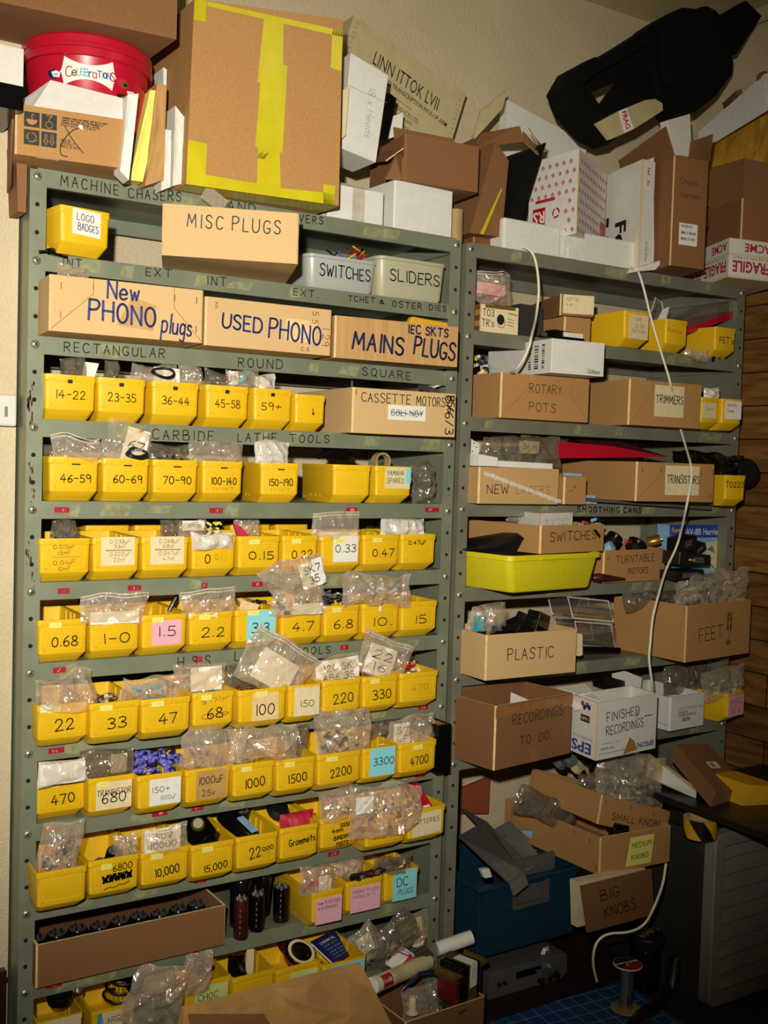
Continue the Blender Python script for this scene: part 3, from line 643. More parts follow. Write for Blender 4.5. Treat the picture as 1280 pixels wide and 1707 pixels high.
# ------------------------------------------------------------------ LEFT UNIT: first rows
def tub_(name, label, TL, TR, Y, zb, d, film_, text, rz=0.0, th=.0032):
    loc, _, w, h = span(TL, TR, Y, Y, zb); mb = MB().mat(film_)
    def ring(x0, x1, y0, y1, r, z, n=4):
        pts = []
        for cx, cy, a0 in ((x1-r, y0+r, -90), (x1-r, y1-r, 0), (x0+r, y1-r, 90), (x0+r, y0+r, 180)):
            for i in range(n+1):
                a = math.radians(a0+90*i/n); pts.append((cx+r*math.cos(a), cy+r*math.sin(a), z))
        return pts
    e = .006
    mb.loops([ring(e+.004, w-e-.004, e+.004, d-e, .014, 0), ring(e, w-e, e, d-e, .016, .006), ring(.001, w-.001, .001, d, .018, h-.008), ring(-.002, w+.002, -.002, d+.002, .02, h-.006), ring(-.002, w+.002, -.002, d+.002, .02, h),
              ring(.002, w-.002, .002, d-.002, .016, h), ring(e+.002, w-e-.002, e+.002, d-e-.002, .014, .008)], True, True)
    o = mb.build(name, loc=loc, rot=rz, smooth=40); tag(o, label, 'plastic tub'); DIM[o.name] = (w, h, d)
    if text: ink(o, text, .52, .55, .024, .0026, width=.72, face=lambda q: plane_map((0, -.001, 0), (1, 0, 0), (0, 0, 1)))
    return o
# row 1
b = sbin('yellow bin alone on the top row with a white logo badges label', (100, 350), (184, 362), -.038, -.022, S(1), d=.14)
note(b, .24, .42, .80, .98, 'paper', [('LOGO', .45, .70, .012, 'inkB', .6), ('BADGES', .55, .32, .012, 'inkB', .72)], face=bfront, skew=-.05)
tag(MB().mat('gloss').obox((0, .02, .008), (.035, .05, .012), (0, .1, .3)).tube([(-.03, .0, .006), (0, .005, .012), (.02, .01, .008)], .004, 6).mat('copper').box(.012, -.006, .004, .02, 0, .010).build('plug_adapter', loc=at(92, 424, 0)*1.0-Vector((0, 0, .006))), 'small black connector lying left of the logo badges bin', 'connector')
o = carton('cardboard_box', 'big pale cardboard box marked MISC PLUGS sticking out of the top row', 'box', (271, 337.5), (499, 357), -.125, -.215, S(1), .33, 'cardL', closed=True)
ink(o, 'MISC PLUGS', .52, .70, .024, .0024, width=.68, ang=-.015, gap=4)
o = tub_('plastic_tub', 'milky plastic tub marked SWITCHES on the top row', (514, 426), (631, 433), .0, S(1), .2, 'tub', 'SWITCHES')
heap('loose_wire', 'coloured wire end sticking out of the SWITCHES tub', 'wire ends in the SWITCHES tub', ['yel2', 'red', 'black', 'purple'], 545, 416, 605, 430, .03, 14, (.02, .035), (.0012, .002), 5, .06, False, 'wire')
tub_('plastic_tub', 'yellowed plastic tub marked SLIDERS at the right end of the top row', (632, 427), (746, 440), -.004, S(1), .2, 'tubg', 'SLIDERS')
# row 2
o = carton('cardboard_box', 'pale cardboard box marked NEW PHONO PLUGS in blue', 'box', (83, 455), (340, 486), -.10, -.118, S(2), .30, 'cardL', fold=.27, staples=[(.07, .82), (.07, .3), (.27, .85), (.8, .8), (.95, .8), (.95, .25)])
ink(o, 'New', .46, .83, .030, .0040, width=.20, m='inkB'); ink(o, 'PHONO', .46, .42, .034, .0046, width=.43, m='inkB', ang=-.03); ink(o, 'plugs', .82, .30, .034, .0036, width=.20, m='inkB', ang=-.08)
w_, h_, d_ = DIM[o.name]
MB().mat('tapeE').flat([(w_*.42, h_*.2), (w_*.66, h_*.15), (w_*.68, h_*.62), (w_*.52, h_*.75)], plane_map((0, -.0005, 0), (1, 0, 0), (0, 0, 1))).build('tape_mark', o)
crumple('plastic_bag', 'clear bag corner rising behind the NEW PHONO PLUGS box', 'bag', 92, 442, 150, 470, .0, .03, 'film', 3)
o = carton('cardboard_box', 'tan cardboard box marked USED PHONO in blue, middle of its row', 'box', (343, 494), (554, 517), -.092, -.10, S(2), .28, 'cardL', closed=True)
ink(o, 'USED', .28, .52, .027, .0042, width=.30, m='inkB', ang=-.06); ink(o, 'PHONO', .70, .44, .036, .0042, width=.42, m='inkB', ang=-.06)
ink(o, '5 5', .86, .80, .013, .0016, ang=-PI/2, m='fold'); ink(o, '1 29', .95, .40, .016, .0016, ang=-PI/2, m='fold'); ink(o, 'c.s', .78, .12, .012, .0014, ang=0, m='fold'); ink(o, '506', .08, .84, .006, .0008, ang=PI/2, m='fold')
note(o, .62, .25, .86, .72, 'edge', name='old_tape', th=-.0005)
o = carton('cardboard_box', 'ribbed cardboard box marked MAINS PLUGS, IEC SKTS', 'box', (559, 526), (765.5, 545), -.075, -.103, S(2), .26, 'cardM')
ink(o, 'MAINS', .34, .43, .036, .0052, width=.40, m='inkN', ang=-.05); ink(o, 'PLUGS', .80, .40, .036, .0050, width=.34, m='inkN', ang=-.08); ink(o, 'IEC SKTS', .74, .83, .017, .0034, width=.33, m='inkN', ang=-.02, gap=3)
slab('padded_envelope', 'orange padded envelope standing in the MAINS PLUGS box', 'envelope', [(688, 527), (748, 538), (748, 590), (672, 560)], -.02, .02, 'yel2', bevel=.004)
# row 3
R3 = [('14-22', (74, 622), (161, 630), 1), ('23-35', (162.5, 628), (244, 633), 1), ('36-44', (253, 634), (333, 638), 1), ('45-58', (343, 639), (416, 643), 1), ('59+', (423, 643), (488, 646), 2), ('', (492, 650), (543, 655), 0)]
for tx, a, c_, k in R3:
    b = sbin(('yellow bin marked %s in black' % tx) if tx else 'unnumbered small yellow bin with a pen arrow beside the CASSETTE MOTORS box', a, c_, -.012, -.012, S(3), h=.083 if tx else .076)
    if tx:
        bink(b, tx, .5 if k < 2 else .45, .56, .015, .0017, width=.56 if k < 2 else .5)
        w_ = DIM[b.name][0]; MB().mat('ink').box(w_*.44-w_/2, -.0021, .0675, w_*.53-w_/2, -.0002, .0745).build('ink_mark', b)
    else: bink(b, '1', .58, .58, .008, .0016); bink(b, 'w', .60, .50, .006, .002)
o = carton('cardboard_box', 'tan cardboard box marked CASSETTE MOTORS with a crossed-out white label', 'box', (588.5, 646.5), (761.5, 656), -.06, -.075, S(3), .29, 'cardL', staples=[(.03, .9)])
ink(o, 'CASSETTE', .31, .80, .019, .0019, width=.46); ink(o, 'MOTORS', .74, .79, .019, .0019, width=.28)
note(o, .33, .33, .69, .66, 'paper', [('COLI NOY', .5, .5, .013, 'inkN', .85), ('--- ---', .5, .55, .012, 'inkN', .85), ('~~~ ~~', .5, .45, .012, 'inkB', .8)]); ink(o, 'B/6/3', .93, .5, .020, .0026, ang=-PI/2, width=.32); ink(o, 'B56', .94, .76, .016, .0026, ang=-PI/2)
BG = 'bags stuffed in the yellow bins'
def bag(lab, *a, **k): return crumple('plastic_bag', lab, 'bag', *a, **k)
bag('smoky bag standing in the bin marked 14-22', 95, 598, 142, 632, .02, .03, 'filmd', 11, bits='black')
slab('paper_packet', 'white packet with red print in the bin marked 14-22', 'packet', [(141, 603), (165, 606), (156, 634), (137, 632)], .01, .006, 'paper')
bag('dark grey bag peeping out of the bin marked 23-35', 172, 600, 200, 635, .02, .02, 'filmd', 12, bits='black')
bag('clear bag with a black belt coil in the bin marked 36-44', 212, 602, 300, 645, .02, .05, 'film', 13, slip=(-.1, -.7, .9, .5, 'paper', '', 'ink'))
def ringbelt(lab, px, py, Y, R, r, rx, rz, m='black', n=2):
    mb = MB().mat(m)
    for k in range(n):
        mb.tube([(R*(1-.08*k)*math.cos(t*PI/12), R*.55*math.sin(t*PI/12), .0025*k+.002*math.sin(t*PI/6+k)) for t in range(25)], r, 6, False)
    return tag(mb.build('drive_belt', loc=at(px, py, Y), rot=(rx, 0, rz), smooth=60), lab, 'belt')
ringbelt('black rubber belt coil on top of the bin marked 36-44', 272, 622, -.004, .023, .0022, .8, 0)
bag('clear crinkled bag at the right of the bin marked 36-44', 296, 606, 336, 642, .015, .03, 'film', 14)
bag('grey bag folded in the bin marked 45-58', 340, 620, 382, 648, .02, .03, 'filmd', 15)
bag('clear bag with blue lettering in the bin marked 45-58', 370, 613, 430, 650, .015, .03, 'film', 16, slip=(-.75, -.6, -.2, .6, 'paper', 'B', 'inkB'))
slab('blue_packet', 'bright blue strip inside the bag in the bin marked 45-58', 'packet', [(408, 614), (418, 618), (404, 640), (395, 638)], .012, .004, 'teal')
bag('clear bag peaking out of the bin marked 59+', 424, 626, 452, 652, .02, .03, 'filmw', 17)
tag(MB().mat('metal').obox((0, 0, 0), (.03, .05, .012), (.2, .3, .1)).mat('paper').obox((.012, 0, .010), (.028, .03, .004), (0, -.3, .2)).mat('dgrey').tube([(-.03, 0, -.01), (0, .0, .0), (.03, .0, .014)], .002, 6).build('cassette_motor', loc=at(715, 650, .02)), 'bright metal motor bracket on top of the CASSETTE MOTORS box', 'motor')
tag(MB().mat('gmetal').box(-.0015, 0, -.02, .0015, .003, .02).build('metal_strip', loc=at(587, 640, .06)), 'thin grey strip standing at the back of the CASSETTE MOTORS box', 'strip')
# row 4
R4 = [('46-59', (81, 761.5), (166, 765), 0), ('60-69', (170.5, 766), (250, 768.6), 0), ('70-90', (254, 768.6), (331.5, 770), 0), ('100-140', (337, 770), (405.5, 771), 0), ('150-190', (434, 773), (499.5, 774), 1), ('', (555, 775), (619, 777), 1), ('Y', (626, 777), (687, 778), 0)]
for tx, a, c_, k in R4:
    lab = {'': 'plain yellow bin without writing, right of the 150-190 bin', 'Y': 'yellow bin with a cream YAMAHA SPARES note'.replace('YAMAHA SPARES', 'spares')}.get(tx, 'yellow bin marked %s in black' % tx)
    b = sbin(lab, a, c_, -.012 - .01*k, -.012 - .02*k, S(4))
    if tx == 'Y': note(b, .26, .40, .94, .97, 'cream', [('YAMAHA', .40, .74, .0105, 'ink', .66), ('SPARES', .40, .38, .0105, 'ink', .66)], face=bfront); note(b, .82, .55, .96, .96, 'cyan', name='note_corner', face=bfront, th=.0009)
    elif tx:
        bink(b, tx, .53, .52, .014, .0019, width=.60); bink(b, '-', .53, .84, .02, .0026, width=.16)
        if k or tx == '100-140': bink(b, 'trim?', .5, .34, .006, .0007, 'pencilY', .5)
bag('clear zip bag flopped over the bin marked 46-59', 82, 730, 168, 768, -.005, .035, 'film', 21, zipped=True)
bag('dark crinkled bag behind the bin marked 46-59', 70, 738, 100, 768, .05, .03, 'filmd', 22)
bag('clear bag with a white 67 slip standing in the bin marked 60-69', 172, 702, 250, 772, .01, .03, 'film', 23, slip=(-.15, -.9, .85, .75, 'paper', '67', 'ink'), zrot=.25)
ringbelt('tangled black belts on top of the bin marked 60-69', 228, 758, -.01, .022, .0018, .7, .1, n=4)
bag('smoky bag folded into the bin marked 70-90', 240, 738, 318, 775, .02, .04, 'filmd', 24, bits='black')
bag('clear crumpled bag heaped on the bin marked 100-140', 308, 736, 402, 776, .01, .04, 'film', 25, amp=.010)
bag('domed clear bag in the bin marked 150-190', 424, 732, 486, 777, -.01, .05, 'filmw', 26)
tag(MB().mat('gloss').tube([(-.045, 0, 0), (-.02, 0, .012), (0, .0, .016), (.02, 0, .01), (.05, 0, .004)], [.004, .012, .016, .014, .006], 8).obox((.02, .02, .016), (.04, .03, .02), (.2, .1, .3)).obox((-.008, .01, .02), (.025, .03, .018), (.1, .4, .2)).build('black_parts', loc=at(560, 764, .03), smooth=50), 'jumble of glossy black parts in the plain yellow bin', 'plastic parts')
tag(MB().mat('tan').lathe([(.016, 0), (.02, 0), (.02, .02), (.016, .02), (.016, 0)], 24, cap0=False, cap1=False).build('tape_ring', loc=at(631, 769, .03), rot=(PI/2, 0, 0), smooth=40), 'clear brown tape ring upright in the spares bin', 'tape')
bag('smoky shiny bag standing right of the spares bin', 682, 768, 722, 838, .02, .05, 'filmd', 27, amp=.011, bits='dgrey', nb=30)
# row 5
g5 = [((65, 902), (152, 899)), ((154, 897), (234, 897)), ((236, 896), (316, 897)), ((319, 899), (394, 898)), ((396, 898), (468, 898)), ((471, 894), (531, 894)), ((535, 895), (603, 895)), ((605, 893.5), (667, 892.5)), ((669, 892.5), (727, 891))]
l5 = ['yellow bin at the left end of its row marked in faint pencil 0.015uF', 'yellow bin with a big cream note reading 33nF', 'yellow bin with a big cream note reading 0.068uF', 'yellow bin marked with a half-hidden 0', 'yellow bin marked 0.15', 'yellow bin marked 0.22', 'yellow bin marked 0.33 on a pink-white note', 'yellow bin marked large 0.47', 'yellow bin marked small 0.47uF at the right end of its row']
for i, (a, c_) in enumerate(g5):
    b = sbin(l5[i], a, c_, -.012, -.012, S(5))
    if i == 0:
        for tx, z in (('0.015uF', .82), ('15nF', .68), ('0.01uF', .46), ('10nF', .32)): bink(b, tx, .48, z, .0075, .0009, 'pencil' if 0 else 'fold', .42 if 'u' in tx else .25, .06)
        bink(b, '-', .5, .58, .02, .0008, 'fold', .56)
    elif i in (1, 2):
        tt = ('0.033uF', '33nF', '0.022uF', '22nF') if i == 1 else ('0.068uF', '68nF', '0.047uF', '47nF')
        note(b, .18, .36, .88, 1.02, 'cream', [(t_, .55, z, .007, 'pencil', .6 if 'u' in t_ else .36) for t_, z in zip(tt, (.84, .66, .40, .2))] + [('-', .5, .53, .02, 'pencil', .8)], face=bfront)
    elif i == 3: bink(b, 'O', .36, .47, .018, .0021); bink(b, '0.1', .60, .50, .011, .0008, 'pencilY')
    elif i == 6: note(b, .30, .30, .90, .98, 'paper', [('0.33', .5, .52, .016, 'ink', .82)], face=bfront); sticker(b, .34)
    elif i == 8: bink(b, '0.47uF', .45, .78, .0085, .0017, width=.48)
    else: bink(b, ('', '', '', '', '0.15', '0.22', '', '0.47')[i], .55, .52, .016, .0021, width=.56); sticker(b, .26)
for i in (1, 2, 4, 5):
    a, c_ = g5[i]; sbin('second yellow bin standing behind the one %s' % ('with the 33nF note', 'with the 0.068uF note', '', 'marked 0.15', 'marked 0.22')[i-1], (a[0]-12, a[1]), (c_[0]-18, c_[1]), .178, .178, S(5), d=.13, zoff=.012)
bag('smoky bag with clear tubes in the 0.015uF bin', 80, 868, 128, 904, .02, .04, 'filmd', 31, bits=['black', 'grey'])
bag('tied brown bag neck behind the 0.068uF bin', 262, 864, 310, 898, .04, .03, 'filmd', 32)
bag('bag with a lettered white slip at the left of the half-hidden 0 bin', 296, 866, 345, 896, .03, .03, 'film', 33, slip=(-.8, -.2, .7, .9, 'paper', '5', 'ink'))
heap('ceramic_capacitor', 'small cream component heaped behind the half-hidden 0 bin', 'cream components behind the 0 bin', ['cream', 'note'], 335, 868, 366, 890, .05, 22, (.012, .018), (.002, .003), 9)
bag('white folded packet spilling over the front of the half-hidden 0 bin', 320, 888, 384, 918, -.018, .02, 'filmw', 34, slip=(-.6, -.3, .8, .8, 'paper', '', 'ink'))
slab('red_tape_strip', 'strip of red taped components in the bin marked 0.15', 'component strip', [(389, 872), (402, 878), (423, 902), (398, 902)], .02, .006, 'redP')
bag('clear bag behind the bin marked 0.15', 384, 862, 430, 898, .05, .03, 'film', 35)
bag('clear zip bag standing out of the bin marked 0.33', 514, 856, 596, 900, -.005, .02, 'film', 36, slip=(-.6, -.95, .95, -.35, 'paper', '', 'ink'), zipped=True, amp=.004)
bag('white folded paper bag in the bin marked large 0.47', 636, 862, 705, 897, .02, .03, 'filmw', 37, slip=(-.5, -.95, .95, .1, 'paper', '', 'ink'))
heap('component_lead', 'thin wire lead between the last two 0.47 bins', 'thin leads in the large 0.47 bin', ['stapleM'], 600, 870, 640, 888, .03, 6, (.03, .04), (.0004, .0006), 4, .04, False, 'wire')
# row 6
g6 = [((63, 1034.5), (147, 1031)), ((149, 1032), (234, 1033)), ((236, 1028), (313, 1025)), ((315, 1024), (390, 1023)), ((392, 1022), (466, 1021)), ((468, 1020), (538, 1016)), ((540, 1015), (600.5, 1010)), ((604, 1009.5), (667, 1005)), ((669, 1004), (729.5, 1002))]
t6 = ['0.68', '1-0', '1.5', '2.2', '3.3', '4.7', '6.8', '10.', '15']
for i, (a, c_) in enumerate(g6):
    b = sbin('yellow bin marked %s%s' % (t6[i].replace('-', '.').rstrip('.'), {2: ' on a pink note', 4: ' on a blue note'}.get(i, ' in black')), a, c_, -.012 - .003*(i == 2), -.012, S(6))
    if i == 2: note(b, .22, .27, .86, .86, 'pink', [('1.5', .5, .55, .019, 'ink', .56)], face=bfront)
    elif i == 4: note(b, .26, .18, .90, .98, 'cyan', [('3.3', .47, .44, .020, 'ink', .60)], face=bfront)
    else: bink(b, t6[i], .53, .50, .018, .0021, width=.5 if len(t6[i]) > 2 else .3)
    if i == 7: MB().mat('paper').lathe([(.001, -.008), (.003, -.006), (.003, .006), (.001, .008)], 10).build('ink_blob', b, loc=(-.004, -.002, .072))
    elif i < 7: sticker(b, .22 if i != 4 else .28, .88 if i != 4 else .92)
for i in (0, 2, 4):
    a, c_ = g6[i]; sbin('yellow bin behind the one marked %s' % t6[i], (a[0]-10, a[1]), (c_[0]-16, c_[1]), .178, .178, S(6), d=.13, zoff=.014)
bag('clear zip bag draped over the bin marked 1.0', 132, 992, 244, 1040, -.012, .03, 'film', 41, slip=(-.7, -.95, .75, -.1, 'paper', '', 'ink'), zipped=True)
tag(MB().mat('black').tube([(-.008, 0, -.016), (.0, 0, 0), (.012, 0, .022)], [.004, .005, .003], 8).build('black_component', loc=at(288, 1006, .06)), 'black rod leaning in the bin marked 1.5', 'component')
bag('clear zip bag lying on the bin marked 2.2', 302, 980, 390, 1030, -.004, .03, 'film', 42, slip=(-.75, -.95, .3, -.6, 'paper', '', 'ink'), zipped=True)
slab('component_card', 'brown punched card strip in the bin marked 3.3', 'component strip', [(402, 1000), (432, 1008), (428, 1022), (398, 1018)], .0, .002, 'edge')
heap('component_lead', 'dark component in the bin marked 3.3', 'dark components in the 3.3 bin', ['black', 'gmetal'], 395, 1002, 440, 1018, .03, 10, seed=12)
bag('tall clear bag with a white slip above the bin marked 4.7', 440, 935, 540, 1005, -.012, .05, 'film', 43, amp=.012, slip=(.15, -.5, .95, .8, 'paper', 'SK7\n35', 'ink'), zrot=-.3)
bag('clear bag bulging from the bin marked 4.7', 448, 980, 538, 1026, -.016, .04, 'film', 44, slip=(-.2, -.9, .9, -.1, 'paper', '', 'ink'), bits='black')
slab('brown_strip', 'brown card strip standing in the bin marked 4.7', 'component strip', [(475, 988), (491, 988), (492, 1018), (477, 1018)], -.028, .002, 'cardL')
heap('component', 'dark and blue component piled on the bin marked 6.8', 'components on the 6.8 bin', ['black', 'bluep', 'metal', 'dgrey'], 535, 985, 580, 1012, .02, 18, seed=14)
bag('wide clear bag spread over the bins marked 6.8 and 10', 566, 952, 690, 1012, -.02, .06, 'film', 45, amp=.012, bits=['filmw', 'sky', 'pink'], nb=20)
# rows 7 to 11: the bins stand a little forward of the shelf lips
def yfront(px, py, k, lo=-.075, hi=.0): return max(lo, min(hi, atz(px, py, S(k)+.083).y))
def row(k, items):
    r = []
    for lab, a, c_ in items:
        y = (yfront(*a, k) + yfront(*c_, k))/2
        r.append(sbin(lab, a, c_, y, y, S(k)))
    return r
t7 = ['22', '33', '47', '68', '100', '150', '220', '330', '470']
g7 = [((61.5, 1177.5), (148, 1169)), ((149, 1173.5), (234, 1167)), ((235, 1171), (319, 1166)), ((321, 1157.5), (391, 1149.5)), ((397, 1159.5), (479, 1151)), ((481, 1144), (536, 1140)), ((538, 1136.5), (603, 1130)), ((605, 1130), (665, 1124.5)), ((667, 1123.5), (731, 1118))]
bs = row(7, [('yellow bin marked %s%s' % (t, {'68': ' over faded orange writing', '100': ' on a tan note', '150': ' on a cream note', '470': ' in thin brown pen'}.get(t, ' in black')), *g) for t, g in zip(t7, g7)])
for t, b in zip(t7, bs):
    if t == '100': note(b, .28, .22, .82, .90, 'edge', [('100', .48, .40, .021, 'ink', .68)], face=bfront)
    elif t == '150': note(b, .18, .22, .94, .94, 'cream', [('150', .5, .42, .013, 'ink', .52)], face=bfront)
    elif t == '470': bink(b, t, .52, .58, .013, .0010, 'fold', .42, .06)
    else: bink(b, t, .53, .52 if t != '68' else .48, .020, .0022, width=.36 if len(t) == 2 else .5, ang=.05)
    if t == '68': bink(b, 'STMP', .52, .80, .009, .0014, 'inkO', .6, .06); bink(b, 'CHIP', .54, .42, .010, .0014, 'inkO', .62)
    if t not in ('220', '470', '150'): sticker(b, .20 if t != '100' else .34, .88)
bag('big clear bag bulging from the bin marked 22', 62, 1122, 162, 1182, -.028, .06, 'film', 51, amp=.012, slip=(-.95, -.95, -.3, -.5, 'paper', '', 'ink'), puff=1.1)
heap('resistor', 'small brown striped component in the bin marked 33', 'components in the 33 bin', ['stapleM', 'gmetal', 'cream'], 155, 1158, 192, 1172, .03, 16, seed=16)
bag('clear bag of blue components in the bin marked 47', 205, 1122, 300, 1172, -.01, .05, 'film', 52, bits=['sky', 'tan', 'teal'], nb=34)
bag('clear bag with a white slip in the bin marked 68', 290, 1108, 370, 1160, .0, .04, 'film', 53, slip=(-.4, -.6, .9, .9, 'paper', '', 'inkB'), bits='grey')
bag('smoky bag with a red and blue ticket at the left of the 100 bin', 372, 1106, 420, 1152, .0, .03, 'filmd', 54, bits=['black', 'gold'], slip=(0, 0, .95, .9, 'paper', '100', 'inkB'))
bag('clear zip bag with a blank white slip leaning out of the bin marked 100', 396, 1062, 520, 1150, -.045, .03, 'film', 55, amp=.006, slip=(-.5, -.85, .6, .35, 'paper', '', 'ink'), zipped=True, zrot=.55)
heap('capacitor', 'small metal can heaped in the bin marked 100', 'metal cans in the 100 bin', ['gmetal', 'metal', 'black'], 402, 1142, 458, 1158, -.035, 30, (.010, .014), (.0025, .0035), 18, .04)
bag('white lettered paper bag in the bin marked 220', 518, 1092, 598, 1140, -.02, .04, 'film', 56, slip=(-.9, -.9, .9, .8, 'paper', '120 SK\nAB6 35', 'ink'), zrot=-.08)
bag('clear zip bag with a printed slip leaning in the bin marked 330', 600, 1062, 680, 1132, -.02, .03, 'film', 57, slip=(-.8, -.9, .4, .5, 'paper', '22\n16', 'ink'), zipped=True, zrot=.35)
heap('component', 'pale component in the thin 470 bin', 'components in the thin 470 bin', ['cream', 'metal', 'red'], 672, 1106, 700, 1122, -.0, 9, seed=20)
t8 = ['470', '680', '150+', '1000uF', '1000', '1500', '2200', '3300', '4700']
g8 = [((60.5, 1302), (144, 1290)), ((146, 1300), (224, 1289)), ((229, 1295), (306, 1284.5)), ((309, 1287.5), (385, 1273)), ((388, 1275), (458, 1268)), ((461, 1271), (527, 1259)), ((529, 1266), (603, 1258)), ((605, 1250), (663, 1241.6)), ((665, 1246), (728.6, 1234))]
n8 = ['yellow bin marked 470 in thick black below the bin marked 22', 'yellow bin with a cream note overwritten 680', 'yellow bin with a white note reading 150+ in blue', 'yellow bin with a brown card note 1000uF 25v', 'yellow bin marked plain 1000', 'yellow bin marked 1500', 'yellow bin marked 2200', 'yellow bin marked 3300 on a blue note', 'yellow bin marked 4700 beside the black book']
bs = row(8, [(n, *g) for n, g in zip(n8, g8)])
for t, b in zip(t8, bs):
    if t == '680': note(b, .18, .24, .94, .88, 'cream', [('TRANSISTOR', .5, .62, .011, 'ink', .96), ('680', .5, .42, .019, 'ink', .66)], face=bfront); sticker(b, .2, .84)
    elif t == '150+': note(b, .26, .26, .94, .88, 'paper', [('150+', .36, .6, .011, 'inkB', .55), ('1000uF', .6, .26, .008, 'grey', .5), ('.', .84, .76, .01, 'inkB')], face=bfront)
    elif t == '1000uF': note(b, .24, .24, .90, .94, 'kraft', [('1000uF', .48, .66, .014, 'ink', .8), ('25v', .40, .24, .012, 'ink', .42)], face=bfront)
    elif t == '3300': note(b, .20, .24, .92, .98, 'cyan', [('3300', .54, .52, .016, 'ink', .8)], face=bfront)
    else: bink(b, t, .53, .5, .018, .0022, width=.46, ang=.07); sticker(b, .2 if t != '4700' else .36, .86)
bag('white padded packet in the thick-black 470 bin', 62, 1266, 142, 1306, -.035, .03, 'filmw', 61, amp=.004, slip=(-.95, -.9, .95, .8, 'paper', '', 'ink'))
bag('brownish clear bag in the bin overwritten 680', 132, 1248, 222, 1300, -.02, .04, 'filmd', 62, slip=(.1, -.5, .7, .7, 'paper', '', 'ink'), bits='gold')
heap('purple_capacitor', 'small purple capacitor in the heap filling the 150+ bin', 'purple capacitors in the 150+ bin', ['purple', 'purple', 'navy'], 216, 1246, 302, 1290, -.03, 95, (.014, .02), (.0035, .0045), 22, .09)
bag('big clear bag of parts standing in the 1000uF bin', 298, 1206, 398, 1288, -.035, .06, 'film', 63, amp=.010, bits=['redP', 'grey'], nb=6, zrot=.2)
bag('printed white label bag between the 1000uF and plain 1000 bins', 376, 1216, 410, 1272, -.03, .02, 'film', 64, slip=(-.5, -.9, .7, .9, 'paper', 'ABC\n123\n456', 'grey'), zrot=.25)
bag('large clear bag swelling out of the plain 1000 bin', 398, 1206, 490, 1276, -.05, .06, 'film', 65, amp=.012)
bag('smoky small bag in the bin marked 1500', 478, 1215, 512, 1262, -.0, .03, 'filmd', 66, bits='gmetal')
bag('clear bag of black parts in the bin marked 2200', 520, 1178, 608, 1264, -.05, .06, 'film', 67, amp=.010, bits=['gloss', 'black', 'cream'], nb=34)
heap('cable_tie', 'pale plastic tie sticking up in the bin marked 3300', 'pale ties in the 3300 bin', ['cream'], 640, 1222, 650, 1240, -.02, 3, (.03, .04), (.0012, .0016), 3, .02, False, 'tie')
bag('crinkled foil-grey bag behind the bin marked 3300', 618, 1196, 668, 1230, .03, .04, 'filmd', 68, amp=.012, bits='gmetal')
bag('clear bag with a lettered slip beside the black book', 648, 1196, 728, 1246, -.03, .04, 'film', 69, slip=(-.9, -.6, -.25, .8, 'paper', '57\nuF', 'ink'), amp=.010)
pb = at(728, 1296, -.065); pt = at(728, 1215, -.065); pr_ = at(749.5, 1290, -.065)
o = MB().mat('gloss').box(0, 0, 0, pr_.x-pb.x, .006, pt.z-pb.z).box(0, .006, 0, .003, .26, pt.z-pb.z).box(pr_.x-pb.x-.003, .006, 0, pr_.x-pb.x, .26, pt.z-pb.z).mat('woodL').box(.003, .008, .004, pr_.x-pb.x-.003, .255, pt.z-pb.z-.004).build('ring_binder', loc=(pb.x, -.065, S(8)))
tag(o, 'black book or slim case upright at the right end of the 4700 row', 'binder')
# row 9
g9 = [((60.5, 1455), (146, 1444)), ((147.5, 1437), (233, 1423)), ((235, 1423), (316, 1409)), ((319, 1410.6), (392, 1399)), ((394, 1397.5), (465, 1385)), ((467, 1381.6), (532, 1372)), ((534, 1366), (598, 1355.5)), ((609, 1367), (677, 1358)), ((680, 1354), (743, 1342))]
n9 = ['plain yellow bin at the left end of its row holding blue parts in a bag', 'yellow bin marked 6800 over scribbled-out writing', 'yellow bin marked 10,000', 'yellow bin marked 15,000', 'yellow bin marked 22,000', 'yellow bin marked Grommets', 'yellow bin marked 4mm sockets, binding posts', 'plain yellow bin under a bulging clear bag, left of the batteries bin', 'yellow bin with a cream note ending TERIES at the right end of its row']
bs = row(9, [(n, *g) for n, g in zip(n9, g9)])
for i, b in enumerate(bs):
    if i == 1: bink(b, '6800', .66, .76, .012, .0018, width=.38, ang=.05); bink(b, '#####'.replace('#', 'W'), .56, .54, .013, .0035, width=.56, ang=.06); bink(b, 'XXXX', .56, .54, .012, .0035, width=.56, ang=.06); bink(b, '~', .55, .33, .010, .0018, width=.5, ang=.14); sticker(b, .24, .82, .2)
    elif i == 2: bink(b, '10,000', .54, .48, .016, .0022, width=.48, ang=.1); sticker(b, .2)
    elif i == 3: bink(b, '15,000', .56, .40, .013, .0021, width=.52, ang=.08); sticker(b, .24)
    elif i == 4: bink(b, '22', .44, .55, .021, .0022, width=.26, ang=.12); bink(b, '000', .74, .62, .008, .0018, width=.26, ang=.1)
    elif i == 5: bink(b, 'Grommets', .56, .62, .014, .0021, width=.66, ang=.1)
    elif i == 6: bink(b, 'SOCKETS', .70, .76, .009, .0017, width=.38, ang=.06); bink(b, '4mm', .44, .64, .010, .0019, width=.28, ang=.06); bink(b, 'BINDING', .58, .44, .0085, .0019, width=.44, ang=.06); bink(b, 'POSTS', .58, .27, .0075, .0018, width=.30, ang=.06)
    elif i == 8: note(b, .12, .24, .88, .86, 'cream', [('BATTERIES', .47, .62, .010, 'ink', .9)], face=bfront, skew=.05)
